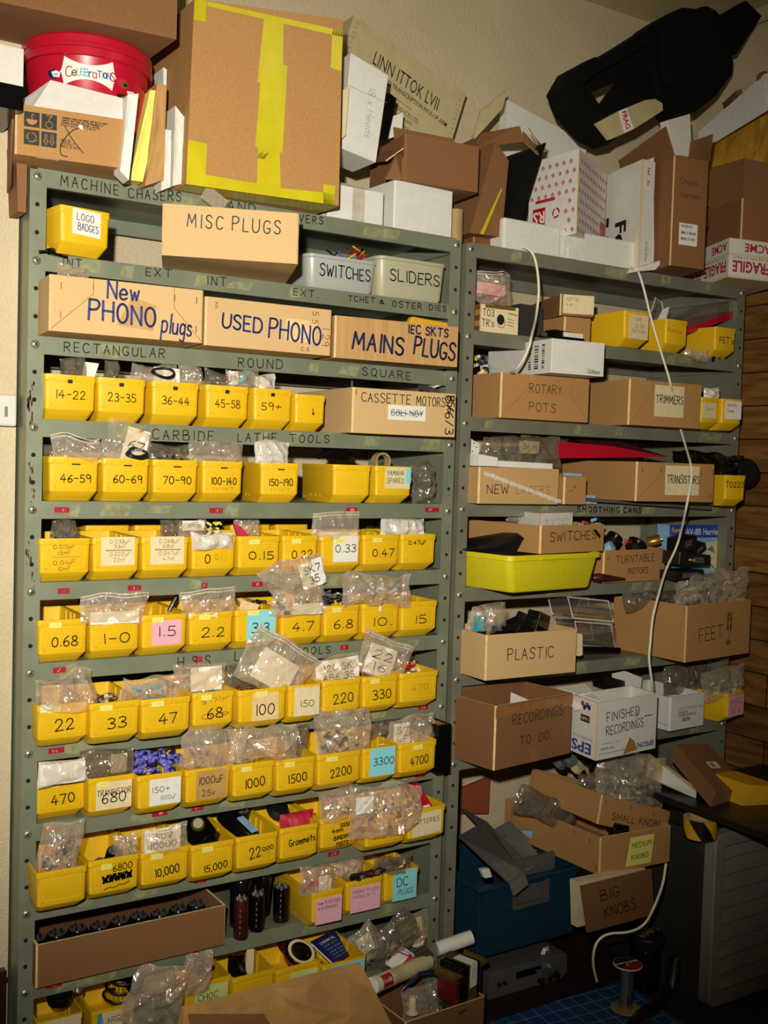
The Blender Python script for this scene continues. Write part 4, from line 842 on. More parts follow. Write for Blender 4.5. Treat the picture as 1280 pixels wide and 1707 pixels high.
def stand(lab, px, py, Y, r, h, m, mt='metal', cat='capacitor', name='capacitor_can', zb=None, group=None, stripe=True, tilt=(0, 0, 0)):
    mb = MB().mat(m).lathe([(r*.94, 0), (r, .002), (r, h-.003), (r*.93, h)], 28); mb.mat('dgrey').lathe([(r*.86, h+.0003), (.0005, h+.0003)], 28, cap0=False, cap1=False)
    for k in range(5): mb.mat(mt).lathe([(.0022, h), (.0022, h+.006), (.0005, h+.0065)], 8, (r*.55*math.cos(k*1.26+.4), r*.55*math.sin(k*1.26+.4), 0))
    if stripe: mb.mat('grey'); [mb.box(-.0006 - r*.55, -r*.87-.0006, .012+q*.012, .0010-r*.55, -r*.82, .018+q*.012) for q in range(5)]
    p = at(px, py, Y); z = zb if zb is not None else p.z
    return tag(mb.build(name, loc=(p.x, p.y, z), rot=tilt, smooth=40), lab, cat, group)
bag('clear zip bag of blue capacitors in the leftmost plain bin', 62, 1372, 136, 1452, -.05, .05, 'film', 71, bits=['navy', 'bluep', 'metal'], nb=22, amp=.006, zrot=.1)
for q, (px, py) in enumerate([(170, 1420), (198, 1412), (216, 1408), (182, 1400), (206, 1396)]):
    stand(['front', 'middle', 'right-hand', 'rear left', 'rear right'][q] + ' of the five black capacitors standing in the 6800 bin', px, py, .0 + .05*(q > 2), .015, .05, 'gloss', zb=S(9)+.02, group='black capacitors in the 6800 bin', stripe=False, tilt=(.4, .1*(q-2), 0))
bag('clear bag end among the capacitors of the 6800 bin', 188, 1384, 226, 1430, -.03, .03, 'film', 72)
bag('white printed bag in the bin marked 10,000', 232, 1374, 314, 1424, -.045, .04, 'film', 73, slip=(-.85, -.6, .6, .9, 'paper', 'SOV\n10000', 'ink'), zipped=True)
o = stand('fat black capacitor lying in the bin marked 15,000', 352, 1385, .01, .030, .075, 'gloss', zb=S(9)+.05, stripe=False, tilt=(-1.2, 0, .2))
tag(MB().mat('olive').lathe([(.014, 0), (.014, .02), (.010, .024), (.010, .03), (.001, .03)], 16).build('brass_terminal', loc=at(330, 1376, .02), rot=(1.1, 0, -.4), smooth=40), 'dull brass terminal at the left in the 15,000 bin', 'terminal')
o = stand('black capacitor with a blue label lying in the bin marked 22,000', 428, 1388, -.015, .021, .11, 'gloss', zb=S(9)+.045, stripe=False, tilt=(-1.15, 0, .35))
MB().mat('sky').box(-.009, -.0225, .015, .009, -.0205, .065).build('label', o)['label'] = 'pale blue label'
stand('short black capacitor behind the blue-labelled one', 398, 1362, .09, .02, .05, 'gloss', zb=S(9)+.045, stripe=False, tilt=(.3, 0, 0))
crumple('plastic_bag', 'dark red bag of grommets in the Grommets bin', 'bag', 470, 1352, 524, 1384, -.0, .05, M['redP'], 74, amp=.004, slip=(.0, -.9, .7, .1, 'paper', '', 'ink'))
tag(MB().mat('black').lathe([(.02, 0), (.026, .006), (.02, .018), (.008, .02)], 20).build('black_disc', loc=at(462, 1354, .04), rot=(.5, 0, 0), smooth=40), 'black round knob at the back of the Grommets bin', 'knob')
bag('clear zip bag of pale fittings in the sockets bin', 534, 1312, 588, 1370, -.03, .05, 'film', 75, bits=['cream', 'paper', 'pink'], nb=26, zrot=-.1)
bag('great bulging clear bag of white parts over the two right-hand bins', 582, 1308, 706, 1386, -.085, .08, 'film', 76, amp=.012, bits=['paper', 'cream', 'pink', 'gold'], nb=60, slip=(-.95, .1, -.5, .8, 'paper', '', 'ink'))
o = slab('battery_packet', 'red and yellow blister pack standing in the batteries bin', 'packet', [(672, 1315), (697, 1305), (722, 1345), (697, 1352)], [.0, .0, -.05, -.05], .012, 'red')
w_, h_, _ = DIM[o.name]; MB().mat('yel2').flat([(0, h_*.62), (w_*.45, h_*.66), (w_*.5, h_), (0, h_)], fr(o)).mat('paper').flat([(w_*.42, h_*.04), (w_*.85, h_*.06), (w_*.85, h_*.36), (w_*.42, h_*.34)], fr(o)).build('print', o)
q = MB(); printed(q, 'DIBIO', w_*.62, h_*.82, .006, plane_map(fr(o)(0, 0)+Vector((0, -.0005, 0)), FR[o.name][1], FR[o.name][2]), 'ink', bold=.02); q.build('lettering', o)
# row 10
o = carton('cardboard_tray', 'long low cardboard tray of black parts near the bottom left', 'tray', (60.5, 1576.5), (377, 1509), -.025, -.02, S(10), .27, 'cardR', t=.005)
TW = DIM[o.name][0]
for q in range(18):
    stand('black capacitor packed in the long cardboard tray', 80, 1560, 0, .020, .045, 'gloss', 'black', zb=S(10)+.006, group='black capacitors in the cardboard tray', stripe=False).location = (.038+(q % 9)*.0425, .03+.046*(q//9) + .004*(q % 3), S(10)+.006)
for lab, px, py, Y, r, h, m in [('dark red tall capacitor standing at the front of the group', 401, 1556, -.005, .0155, .083, 'maroon'), ('black capacitor right of the dark red one', 428, 1550, .012, .0165, .078, 'gloss'), ('tall striped black capacitor behind the dark red one', 400, 1540, .05, .023, .103, 'gloss'), ('black capacitor at the back of the standing group', 438, 1530, .075, .0165, .088, 'gloss'), ('black capacitor at the right of the standing group by the pink-note bin', 468, 1535, .03, .018, .075, 'gloss')]:
    stand(lab, px, py, Y, r, h, m, zb=S(10)+.0003)
g10 = [('yellow bin with the left-hand pink note', (520, 1491), (574, 1477)), ('yellow bin with the right-hand pink note', (577, 1472), (639, 1459)), ('yellow bin with a blue DC PLUGS note', (641, 1457), (699, 1443.5))]
bs = row(10, g10)
for i, b in enumerate(bs):
    if i < 2: note(b, .12, .14, .92, .82, 'pink', [(('4mm PLUGS RED', 'PHONO PLUGS')[i], .5, .82, .0075, 'inkBr', .85), (('ALSO SPEAKERS', 'PHONO SKTS')[i], .45, .62, .0065, 'inkBr', .75)], face=bfront)
    else: note(b, .24, .16, .92, .98, 'cyan', [('DC', .4, .62, .019, 'inkBr', .46), ('PLUGS', .54, .28, .012, 'inkBr', .62)], face=bfront)
bag('clear bag with red parts in the left pink-note bin', 496, 1440, 556, 1490, -.03, .05, 'film', 81, bits=['red', 'redP'], nb=26, slip=(.0, -.7, .7, .3, 'paper', '', 'ink'))
bag('clear bag of white fittings behind the right pink-note bin', 548, 1428, 604, 1462, .02, .04, 'film', 82, bits=['paper', 'cream'])
for q in range(4):
    tag(MB().mat(['black', 'maroon', 'black', 'maroon'][q]).lathe([(.009, 0), (.009, .028), (.006, .032), (.004, .04)], 12).mat('metal').lathe([(.0035, .04), (.0035, .05)], 10).build('phono_plug', loc=at(588+14*q, 1463-3*q, -.01), rot=(1.2, 0, .5*q), smooth=40), ['leftmost black', 'second, dark red', 'third, black', 'rightmost dark red'][q] + ' plug in the right pink-note bin', 'plug')
bag('smoky bag of plugs in the DC PLUGS bin', 618, 1424, 690, 1458, -.015, .05, 'filmd', 83, bits=['black', 'gmetal', 'gold'], nb=26)
# row 11
g11 = [('yellow bin holding a pale card at the bottom left corner', (62, 1709), (139, 1684)), ('yellow bin with a faded cream note at the bottom left', (152, 1688), (226, 1670)), ('yellow bin with a green CHOC BLOCK note', (308, 1641), (384, 1629)), ('plain yellow bin between the CHOC BLOCK and SOLDER bins', (388, 1633), (458.5, 1613)), ('yellow bin with a pale green SOLDER note', (460, 1619), (536, 1598)), ('yellow bin with a blue-green note half covered by brown paper', (538, 1615), (611, 1594))]
bs = row(11, g11)
for i, b in enumerate(bs):
    if i == 0: note(b, .16, .2, .94, .98, 'cream', (), face=bfront)
    if i == 1: note(b, .14, .2, .95, .92, 'cream', [('LARGER', .5, .72, .012, 'fold', .7), ('CABLE', .5, .36, .012, 'fold', .6)], face=bfront); note(b, .14, .2, .24, .92, 'teal', face=bfront, th=.0012, name='label_stripe')
    if i == 2: note(b, .22, .1, .94, .88, 'green', [('CHOC', .4, .66, .013, 'ink', .6), ('BLOCK', .42, .3, .013, 'ink', .66)], face=bfront)
    if i == 4: note(b, .30, .2, .98, .82, 'green', [('SOLDER', .42, .6, .013, 'ink', .72)], face=bfront)
    if i == 5: note(b, .2, .2, .95, .94, 'cyan', [('SOLDER', .5, .6, .015, 'ink', .8)], face=bfront)
tag(MB().mat('gloss').lathe([(.022, 0), (.026, .01), (.026, .03), (.02, .04)], 20).build('black_plug', loc=at(100, 1672, .03), smooth=40), 'black round plug in the bottom left corner bin', 'plug')
tag(MB().mat('metal').lathe([(.006, 0), (.010, .006), (.006, .012)], 14).build('metal_nut', loc=at(129, 1655, .0), smooth=40), 'bright metal nut in the bottom left corner bin', 'nut')
tag(MB().mat('black').tube([(.03*math.cos(t*.5), .03*math.sin(t*.5), .0016*t) for t in range(50)], .0028, 6).build('cable_coil', loc=at(194, 1668, .05), rot=(.2, .2, 0), smooth=60), 'coiled black cable in the bin with the faded cream note', 'cable')
slab('card_divider', 'pale card standing behind the bottom clear bag', 'card', [(240, 1630), (290, 1618), (290, 1650), (240, 1660)], .02, .003, 'creamB')
bag('long clear bag hanging over the bins at the bottom left', 206, 1612, 306, 1720, -.08, .04, 'film', 91, amp=.012, zrot=.12)
bag('clear bag spilling over the CHOC BLOCK bin', 304, 1596, 350, 1652, -.06, .03, 'film', 92, amp=.01)
heap('coloured_connector', 'small coloured connector in the CHOC BLOCK bin', 'connectors in the CHOC BLOCK bin', ['black', 'redP', 'cream'], 312, 1600, 350, 1618, .03, 14, (.014, .02), (.004, .006), 24, .05, False, 'connector')
slab('clear_tube', 'pale strip standing in the plain bin beside CHOC BLOCK', 'strip', [(412, 1582), (424, 1582), (422, 1628), (408, 1630)], .02, .004, 'cream')
crumple('plastic_bag', 'black plastic bag in the plain bin beside CHOC BLOCK', 'bag', 380, 1588, 412, 1632, .02, .03, M['gloss'], 93)
o = tag(MB().mat('gloss').lathe([(.034, 0), (.036, .003), (.036, .016), (.030, .02), (.001, .02)], 32).mat('cream').lathe([(.031, .0203), (.024, .0203)], 32, cap0=False, cap1=False).mat('redP').lathe([(.0365, .004), (.0365, .013)], 32, cap0=False, cap1=False).build('solder_tin', loc=at(497, 1596, -.005), rot=(.55, 0, .2), smooth=40), 'round dark tin of solder tilted in the SOLDER bin', 'tin')
tag(MB().mat('maroon').lathe([(.026, 0), (.028, .003), (.028, .016), (.022, .02), (.001, .02)], 32).build('solder_reel', loc=at(480, 1580, .05), rot=(.4, .2, .2), smooth=40), 'dark red reel behind the solder tin', 'reel')
o = slab('solder_book', 'navy blue booklet with white print in the bin beside SOLDER', 'booklet', [(520, 1573), (560, 1553), (582, 1592), (556, 1607)], [.02, .02, -.04, -.04], .010, 'navy')
w_, h_, _ = DIM[o.name]; q = MB().mat('paper').flat([(-.003, -.002), (0, 0), (0, h_), (-.003, h_)], fr(o)); write(q, 'CHEMICAL', w_*.5, h_*.85, .006, fr(o), .0008, width=w_*.6, ink='paper')
for z in (.7, .55, .42, .3, .18): write(q, 'inoe sriu', w_*.48, h_*z, .004, fr(o), .0006, width=w_*.5, ink='sky')
q.build('print', o)
bag('clear bag of white blocks right of the SOLDER bins', 588, 1540, 636, 1608, .0, .04, 'film', 94, slip=(-.7, -.2, .3, .7, 'paper', 'RS', 'inkB'), bits=['paper', 'dgrey'], zrot=-.4)
bag('clear bag with a dark red strip slanting to the right', 615, 1532, 690, 1600, -.0, .03, 'filmd', 95, bits=['paper', 'gmetal', 'maroon'], nb=26, zrot=-.6)
o = bag('clear box-like bag of white terminal blocks at the right end of the bottom shelf', 648, 1526, 714, 1578, .02, .06, 'film', 96, amp=.005, bits='paper', nb=0, slip=(-.5, -.1, .5, .9, 'cream', 'abcd\nefgh\nijkl', 'grey'), zrot=-.15)
heap('terminal_block', 'white terminal block in the clear bag at the right end of the bottom shelf', 'terminal blocks on the bottom shelf', ['paper', 'cream'], 660, 1548, 706, 1576, .015, 44, (.009, .012), (.0045, .006), 26, .03, False, 'terminal block')

# ------------------------------------------------------------------ foreground at the bottom
mb = MB().mat('kraft'); Fq = [at(306, 1683, -.17), at(400, 1671, -.15), at(602, 1607, -.15), at(700, 1800, -.24), at(300, 1800, -.26)]
c0 = Fq[4]; L_ = [p-c0 for p in Fq]; bk = Vector((0, .055, 0)); tk = Vector((0, .012, 0)); rk = random.Random(21)
def crumpled(mb, q, n, amp):
    """paper creased into flat facets"""
    P = [Vector(p) for p in q]; nn = (P[1]-P[0]).cross(P[3]-P[0]).normalized(); g = []
    for j in range(n+1):
        r = []
        for i in range(n+1):
            u, v = i/n, j/n
            if 0 < i < n: u += rk.uniform(-.35, .35)/n
            if 0 < j < n: v += rk.uniform(-.35, .35)/n
            inner = 0 if (i in (0, n) or j in (0, n)) else 1
            r.append(P[0]*(1-u)*(1-v)+P[1]*u*(1-v)+P[2]*u*v+P[3]*(1-u)*v + nn*(rk.uniform(-amp, amp)*inner + .02*math.sin(PI*u)*math.sin(PI*v)))
        g.append(r)
    for j in range(n):
        for i in range(n):
            a, b_, c, d = g[j][i], g[j][i+1], g[j+1][i+1], g[j+1][i]
            if rk.random() < .5: mb.poly([a, b_, c]).poly([a, c, d])
            else: mb.poly([a, b_, d]).poly([b_, c, d])
crumpled(mb, [L_[4], L_[3], L_[2], L_[0]], 8, .007); crumpled(mb, [L_[4]+bk, L_[3]+bk, L_[2]+tk, L_[0]+tk], 5, .004)
sheetmb(mb, [L_[2], L_[3], L_[3]+bk, L_[2]+tk], 8, .002, 4); sheetmb(mb, [L_[0], L_[4], L_[4]+bk, L_[0]+tk], 8, .002, 4)
o = tag(mb.build('paper_bag', loc=c0, smooth=10, recalc=False), 'crumpled brown paper bag lying in the foreground at the bottom', 'paper bag')
mb = MB().mat('cardR'); p = [at(312, 1690, -.20)-c0, at(440, 1690, -.22)-c0, at(470, 1740, -.24)-c0, at(330, 1760, -.25)-c0]; sheetmb(mb, [p[3], p[2], p[1], p[0]], 8, .003, 3); mb.build('folded_bottom', o)
# red-brown box with a transformer on it
A = at(676, 1706, -.14); B = at(808, 1662, -.13)
o = carton('cardboard_box', 'dark red-brown box under the transformer at the bottom edge', 'box', (676, 1702), (809, 1664), -.16, -.15, at(676, 1702, -.16).z-.10, .16, 'cardR', t=.004)
zt = at(676, 1702, -.16).z
tag(MB().mat('cream').lathe([(.011, 0), (.014, .003), (.0085, .012), (.0085, .036), (.006, .04)], 18).build('yellow_film_capacitor', loc=at(687, 1690, -.11), rot=(.05, -.05, 0), smooth=40), 'pale yellow cylinder standing in the red-brown box', 'capacitor')
bag('clear bag inside the red-brown box', 668, 1640, 735, 1700, -.08, .04, 'film', 97)
T = at(765, 1668, -.11); tr = empty('transformer', 'heavy transformer with solder tags and a white label on the red-brown box', 'transformer', T, .30)
MB().mat('gloss').box(-.030, -.034, .004, .030, .036, .094).build('core', tr, bevel=.0015)
MB().mat('olive').box(-.014, -.0375, .002, .014, -.0345, .097).box(-.014, -.0375, .0955, .014, .039, .099).box(-.046, -.038, .0, .046, .040, .003).build('clamp_band', tr)
q = MB().mat('paper').box(-.0125, -.0386, .046, .0125, -.0376, .0985).box(-.0125, -.0376, .0992, .0125, .012, .0998)
for z in (.086, .078, .070): write(q, '12v ab', 0, z, .004, plane_map((0, -.0391, 0), (1, 0, 0), (0, 0, 1)), .0006, ink='grey')
q.build('label', tr)
for sx in (-1, 1):
    x0, x1 = sorted((sx*.0305, sx*.050)); MB().mat('copper').box(x0, -.026, .014, x1, .028, .068).build('winding', tr, bevel=.005)
    x0, x1 = sorted((sx*.0305, sx*.066)); MB().mat('olive').box(x0, -.032, .076, x1, .034, .080).build('tag_board', tr)
    for k in range(7): MB().mat('gold').box(sx*.058-.004, -.030+k*.0095, .0800, sx*.058+.004, -.0255+k*.0095, .088).build('solder_tag', tr); MB().mat('metal').box(sx*.040-.002, -.030+k*.0095, .0800, sx*.040+.002, -.0265+k*.0095, .0835).build('solder_tag', tr)
tag(MB().mat('navy').tube([at(670, 1650, -.12)-at(670, 1650, -.12), at(700, 1622, -.13)-at(670, 1650, -.12), at(722, 1619, -.12)-at(670, 1650, -.12)], .004, 8).build('heat_shrink_tube', loc=at(670, 1650, -.12), smooth=50), 'dark blue sleeve leaning on the transformer windings', 'sleeve')
def rod(name, label, cat, a, b, r, m, capm=None, n=28):
    A, B = Vector(a), Vector(b); mb = MB().mat(m).tube([v-A for v in (A, B)], r, n)
    if capm: d = (B-A).normalized(); mb.mat(capm).tube([-d*.006, d*.012], r*1.03, n)
    return tag(mb.build(name, loc=A, smooth=50), label, cat)
Aa, Bb = at(622, 1643, -.13), at(712, 1603, -.03)
o = rod('sticky_film_roll', 'roll of sticky film with a red and white printed band by the paper bag', 'roll', Aa, Bb, .0175, 'cream', 'paper')
d = (Bb-Aa).normalized(); up = Vector((0, 0, 1)); sd = d.cross(up).normalized(); vv = sd.cross(d)
def cyl(u, v): a = v/.0182; return d*u + (sd*math.cos(a) + vv*math.sin(a))*.0182
def cylmap(th0): return lambda x, z: d*x + (sd*math.cos(th0 + z/.0182) + vv*math.sin(th0+z/.0182))*.0181
q = MB().mat('red'); m1 = cylmap(.55)
for i in range(6): q.rect(.016, -.016+.005*i, .055, -.016+.005*(i+1), m1)
m2 = lambda x, z: m1(x, z)*1.0 + (m1(x, z)-d*x)*.03
printed(q, 'd-c-fix', .035, 0, .011, m2, 'paper', width=.033, bold=.02); q.mat('ink')
for i in range(7): bars(q, .064, -.017+.005*i, .10, -.0145+.005*i, m2, 'grey', i)
q.build('printed_band', o)
rod('paper_roll', 'white paper roll lying behind the transformer', 'roll', at(728, 1582, .0), at(786, 1562, -.02), .0165, 'paper')
tag(MB().mat('paper').obox((0, 0, 0), (.06, .04, .003), (.3, -.4, .3)).mat('redP').obox((.0, -.015, -.006), (.06, .01, .003), (.3, -.4, .3)).obox((.02, .01, .004), (.04, .03, .003), (.1, .5, .5)).mat('sky').obox((.03, .01, .004), (.03, .028, .0034), (.1, .6, .5)).build('folded_packet', loc=at(668, 1600, -.03)), 'folded white, red and blue packet above the printed roll', 'packet')
tag(MB().mat('olive').obox((0, 0, 0), (.06, .03, .006), (.5, 0, .3)).mat('metal').obox((.0, -.004, .006), (.05, .004, .004), (.5, 0, .3)).obox((.0, .008, .008), (.05, .004, .004), (.5, 0, .3)).build('tag_strip', loc=at(700, 1590, -.03)), 'olive strip of solder tags lying left of the transformer', 'tag strip')
# ------------------------------------------------------------------ on top of the left unit
def iconbox(o):
    w, h, d = DIM[o.name]; mp = front(o); q = MB().mat('ink'); s_ = h*.30
    for ix, iz in ((0, 1), (1, 1), (0, 0), (1, 0)):
        x, z = w*.075 + ix*(s_*1.12), h*.22 + iz*(s_*1.18); q.mat('ink').rect(x, z, x+s_, z+s_, mp)
        n2 = plane_map((x+s_/2, -.0013, z+s_/2), (1, 0, 0), (0, 0, 1)); q.mat('cardO'); k = s_/2
        if iz and not ix: q.flat([(.7*k*math.cos(PI+t*PI/10), .7*k*math.sin(PI+t*PI/10)) for t in range(11)], n2); q.ribbon([(0, 0), (0, .6*k), (.15*k, .75*k), (.3*k, .6*k)], .0012, n2)
        elif iz: q.ribbon([(-.4*k, .8*k), (.4*k, .8*k), (0, .4*k), (0, -.0)], .0012, n2); q.ribbon([(.45*k*math.cos(t*PI/8), -.4*k+.45*k*math.sin(t*PI/8)) for t in range(17)], .0012, n2)
        elif not ix:
            for a in (0, 2.09, 4.19): q.ribbon([(.6*k*math.cos(a+t*.3), .6*k*math.sin(a+t*.3)) for t in range(6)], .0018, n2); q.ribbon([(.6*k*math.cos(a+1.5)+.2*k, .6*k*math.sin(a+1.5)), (.6*k*math.cos(a+1.5), .6*k*math.sin(a+1.5)), (.5*k*math.cos(a+1.2), .2*k+.5*k*math.sin(a+1.2))], .0012, n2)
        else:
            for sx in (-.4, .4): q.ribbon([(sx*k-.12*k, .7*k), (sx*k-.12*k, -.2*k), (sx*k-.3*k, -.2*k), (sx*k, -.7*k), (sx*k+.3*k, -.2*k), (sx*k+.12*k, -.2*k), (sx*k+.12*k, .7*k)], .0010, n2)
    q.build('printed_icons', o)
    q = MB(); 
    for k, tx in enumerate(('miumem soiner one manet anil box or npen', 'somoty iest hilen nan the mesoeun rs.', 'somem orosees oninery anling', 'onnen iroes')): write(q, tx, w*(.61-.02*k), h*(.86-.05*k), .0045, mp, .0007, width=w*(.40-.03*k))
    for k, tx in enumerate(('KEEP IN', 'UPRIGHT', 'SINCE 10 WAY')): write(q, tx, w*(.44+.02*k), h*(.40-.06*k), .0045, mp, .0007, width=w*(.08+.05*k))
    q.mat('ink').ribbon(smoothpts([(w*.60, h*.20), (w*.50, h*.45), (w*.43, h*.70)], 4), .0018, mp).ribbon(smoothpts([(w*.60, h*.72), (w*.50, h*.62), (w*.41, h*.35), (w*.40, h*.12), (w*.46, h*.08)], 4), .0018, mp)
    q.mat('paper').flat([(w*.55, h*.70), (w*.59, h*.66), (w*.595, h*.74), (w*.56, h*.76)], plane_map((0, -.0014, 0), (1, 0, 0), (0, 0, 1))).build('printed_text', o)
o = carton('cardboard_box', 'tan shipping box printed with handling icons at the top left', 'box', (25.8, 172.7), (212.7, 199.8), -.060, -.090, S(0)+.001, .26, 'cardO', closed=True)
iconbox(o); w_, h_, d_ = DIM[o.name]
mb = MB().mat('white').hexa([(.03, .006, h_), (w_-.002, .006, h_), (w_-.002, .0075, h_), (.03, .0075, h_), (.060, .02, h_+.056), (w_-.003, .02, h_+.044), (w_-.003, .0215, h_+.044), (.060, .0215, h_+.056)])
mb.hexa([(.03, .006, h_), (.0, .04, h_), (.0, .0415, h_), (.03, .0075, h_), (.060, .02, h_+.056), (.012, .05, h_+.020), (.012, .0515, h_+.020), (.060, .0215, h_+.056)]).build('flap', o)['label'] = 'raised white inner flap'
MB().mat('cardR').hexa([(-.004, .05, -.04), (0, .06, -.04), (0, .16, -.04), (-.004, .16, -.04), (-.004, .03, h_*.9), (0, .03, h_*.9), (0, .2, h_*.9), (-.004, .2, h_*.9)]).build('side_flap', o)
MB().mat('film').box(.035, -.0005, -.002, .075, .0, -.0005).build('tape', o)
tag(MB().mat('cardD').hexa([(-.02, 0, 0), (-.006, 0, 0), (-.006, .09, 0), (-.02, .09, 0), (-.026, 0, .125), (-.006, 0, .125), (-.006, .09, .125), (-.026, .09, .125)]).mat('tapeB').box(-.0058, .002, .03, -.0050, .03, .10).build('cardboard_strip', loc=at(49, 355, .0)), 'narrow brown cardboard piece hanging beside the left post under the icon box', 'cardboard')
# red sweet tub
tc = Vector((.101, .045, FZ+.1075)); R_ = .119; prof = [(R_*.80, 0), (R_*.83, .004), (R_*.955, .108), (R_*.965, .110)]
tb = empty('sweet_tub', 'round red sweet tub with lid and a white star-shaped logo', 'tub', tc)
MB().mat('red').lathe(prof, 64, cap1=False).build('body', tb, smooth=40)
MB().mat('red').lathe([(R_*.97, .104), (R_*1.005, .105), (R_*1.01, .118), (R_*.985, .121), (R_*.985, .126), (R_*1.0, .128), (R_*1.0, .140), (R_*.96, .145), (R_*.01, .145)], 64, cap0=False).build('lid', tb, smooth=35)
def tubmap(th0, z0, e=.0006):
    def f(x, z):
        zz = z0+z; rr_ = R_*.83 + (R_*.955-R_*.83)*(zz-.004)/.104 + e; a = th0 + x/rr_; return Vector((rr_*math.sin(a), -rr_*math.cos(a), zz))
    return f
a0 = -.27
def starpts(hw, hh):
    # concave-sided star badge with spiky corners, as strips for the curved wall
    xs = [-hw + 2*hw*i/48 for i in range(49)]
    top = [hh*(.50 + .50*(abs(x)/hw/.84)**2) if abs(x) < .84*hw else hh*max(0.0, 1.0 - (abs(x)/hw-.84)/.16)**2.2 for x in xs]
    return xs, top
xs, tp = starpts(.052, .026); q = MB().mat('paper'); mp = tubmap(a0, .076)
for i in range(48): q.flat([(xs[i], -tp[i]*(.9)), (xs[i+1], -tp[i+1]*.9), (xs[i+1], tp[i+1]), (xs[i], tp[i])], mp)
mp = tubmap(a0, .076, .0012); x = -.040
for ch, ink_, sc in (('C', 'red', 1.5), ('e', 'ink', 1.2), ('L', 'gold', 1.05), ('E', 'teal', .9), ('B', 'teal', 1.0), ('r', 'ink', 1.3), ('a', 'red', 1.3), ('T', 'bluep', .95), ('I', 'teal', .8), ('O', 'ink', .8), ('N', 'bluep', .9), ('S', 'red', 1.1)):
    g_ = glyph(ch)[1]*.00108*sc; write(q, ch, x+g_/2, 0, .0120*sc, mp, .0018, ink=ink_); x += g_+.0016
q.build('logo', tb)
for th, z, ms in ((-.86, .072, ('navy', 'paper', 'sky')), (-.92, .042, ('navy', 'paper', 'paper')), (.36, .045, ('ink', 'gold', 'maroon')), (.56, .055, ('paper', 'creamB', 'green')), (.33, .07, ('redP', 'gold', 'ink'))):
    q = MB(); mp = tubmap(th, z); q.mat(ms[0]).flat([(-.014, .006), (-.008, -.006), (.004, -.009), (.010, -.002), (.004, .009)], mp); mp = tubmap(th, z, .001); q.mat(ms[1]).flat([(-.004, .004), (0, -.005), (.012, -.006), (.014, .002), (.006, .006)], mp); mp = tubmap(th, z, .0014); q.mat(ms[2]).flat([(.001, .001), (.002, -.003), (.009, -.003), (.010, .001)], mp); q.build('printed_sweet', tb)
# overhead carton on the tub
zb = tc.z+.1455
A, B = at(-40, 4, -.10), at(294, 70, -.13)
mb = MB().mat('cardR'); U = Vector((B.x-A.x, B.y-A.y, 0)); o = MB().mat('cardR').hexa([(0, 0, 0), U, U+Vector((-.02, .34, 0)), (-.02, .34, 0), (0, 0, .3), U+Vector((0, 0, .3)), U+Vector((-.02, .34, .3)), (-.02, .34, .3)]).mat('hole').box(.02, .10, -.0006, .035, .16, -.0002).box(.035, .18, -.0006, .05, .24, -.0002).build('cardboard_box', loc=(A.x, A.y, zb))
tag(o, 'large brown box resting on the red tub, cut off by the top of the photo', 'box')
# dark wall shelf with a white carton behind the tub
MBs = MB().mat('gloss').box(-.34, 0, 0, .0, .153, .042).build('wall_shelf', loc=(-.048, -.085, FZ+.085)); tag(MBs, 'black wall shelf end at the left edge behind the tub', 'shelf')
tag(MB().mat('white').box(-.3, 0, 0, .0, .11, .075).build('white_carton', loc=(-.040, -.05, FZ+.1275)), 'white carton on the black wall shelf behind the tub', 'carton')
# envelopes
for lab, q, Y, th, m in [('white torn envelope next to the icon box', [(213, 158), (231, 156), (215, 300), (200, 285)], -.10, .1, 'paper'), ('yellow pad standing between envelopes', [(250, 150), (272, 152), (238, 303), (216, 300)], -.035, .2, 'note'), ('brown padded envelope behind the yellow pad', [(262, 138), (278, 142), (272, 300), (242, 310)], -.04, .22, 'kraft'), ('thin white packet behind the brown envelope', [(272, 112), (278, 116), (276, 240), (272, 242)], .07, .2, 'paper'), ('bunch of grey papers standing on edge', [(274, 215), (286, 218), (284, 312), (268, 318)], -.03, .2, 'white'), ('white padded envelope beside the taped carton', [(292, 176), (308, 196), (304, 306), (288, 310)], -.03, .2, 'white'), ('white card at the back of the envelopes', [(243, 145), (262, 148), (248, 230), (238, 230)], .1, .1, 'paper')]:
    softslab('envelope', lab, 'envelope', q, Y, th*.35, m, len(lab))
# big taped carton
TL, TR, BR, BL = (324, -2), (571.5, 32), (564.5, 343), (310, 307)
o = slab('taped_carton', 'big brown carton bound with yellow packing tape', 'carton', [TL, TR, BR, BL], [-.055, -.090, -.090, -.055], .27, 'cardO')
w_, h_, _ = DIM[o.name]; mp = fr(o); fo, fu, fv, fo2 = FR[o.name]
def strips(lst, m, name, eps):
    n_ = fo2.normalized()
    for pl in lst: MB().mat(m).flat([(a*w_, b*h_) for a, b in pl], lambda x, z: fo - n_*eps + fu.normalized()*x + fv.normalized()*z).build(name, o)
strips([[(.43, .62), (.60, .62), (.585, 1), (.455, 1)], [(.46, 0), (.625, 0), (.60, .27), (.455, .27)]], 'tapeY', 'tape_strip', .0010)
strips([[(.435, .26), (.62, .25), (.625, .74), (.455, .76)]], 'tapeY', 'tape_strip', .0016)
strips([[(0, 0), (1, 0), (1, .065), (.60, .052), (.46, .06), (.12, .065), (.12, .235), (.0, .24)], [(.92, .0), (1, 0), (1, .11), (.915, .11)]], 'tapeY', 'tape_strip', .0013)
strips([[(0, .885), (.075, .89), (.075, 1), (0, 1)], [(.925, .78), (1, .77), (1, 1), (.925, 1)], [(.08, .975), (1, .965), (1, 1), (.08, 1)]], 'tapeY', 'tape_strip', .0013)
q = MB().mat('tapeY'); n_ = fo2.normalized(); dn = -fv.normalized()*.0012
q.poly([fo+dn, fo+fu+dn, fo+fu+dn+n_*.06, fo+dn+n_*.05]).build('tape_strip', o)
q = MB().mat('inkBr'); 
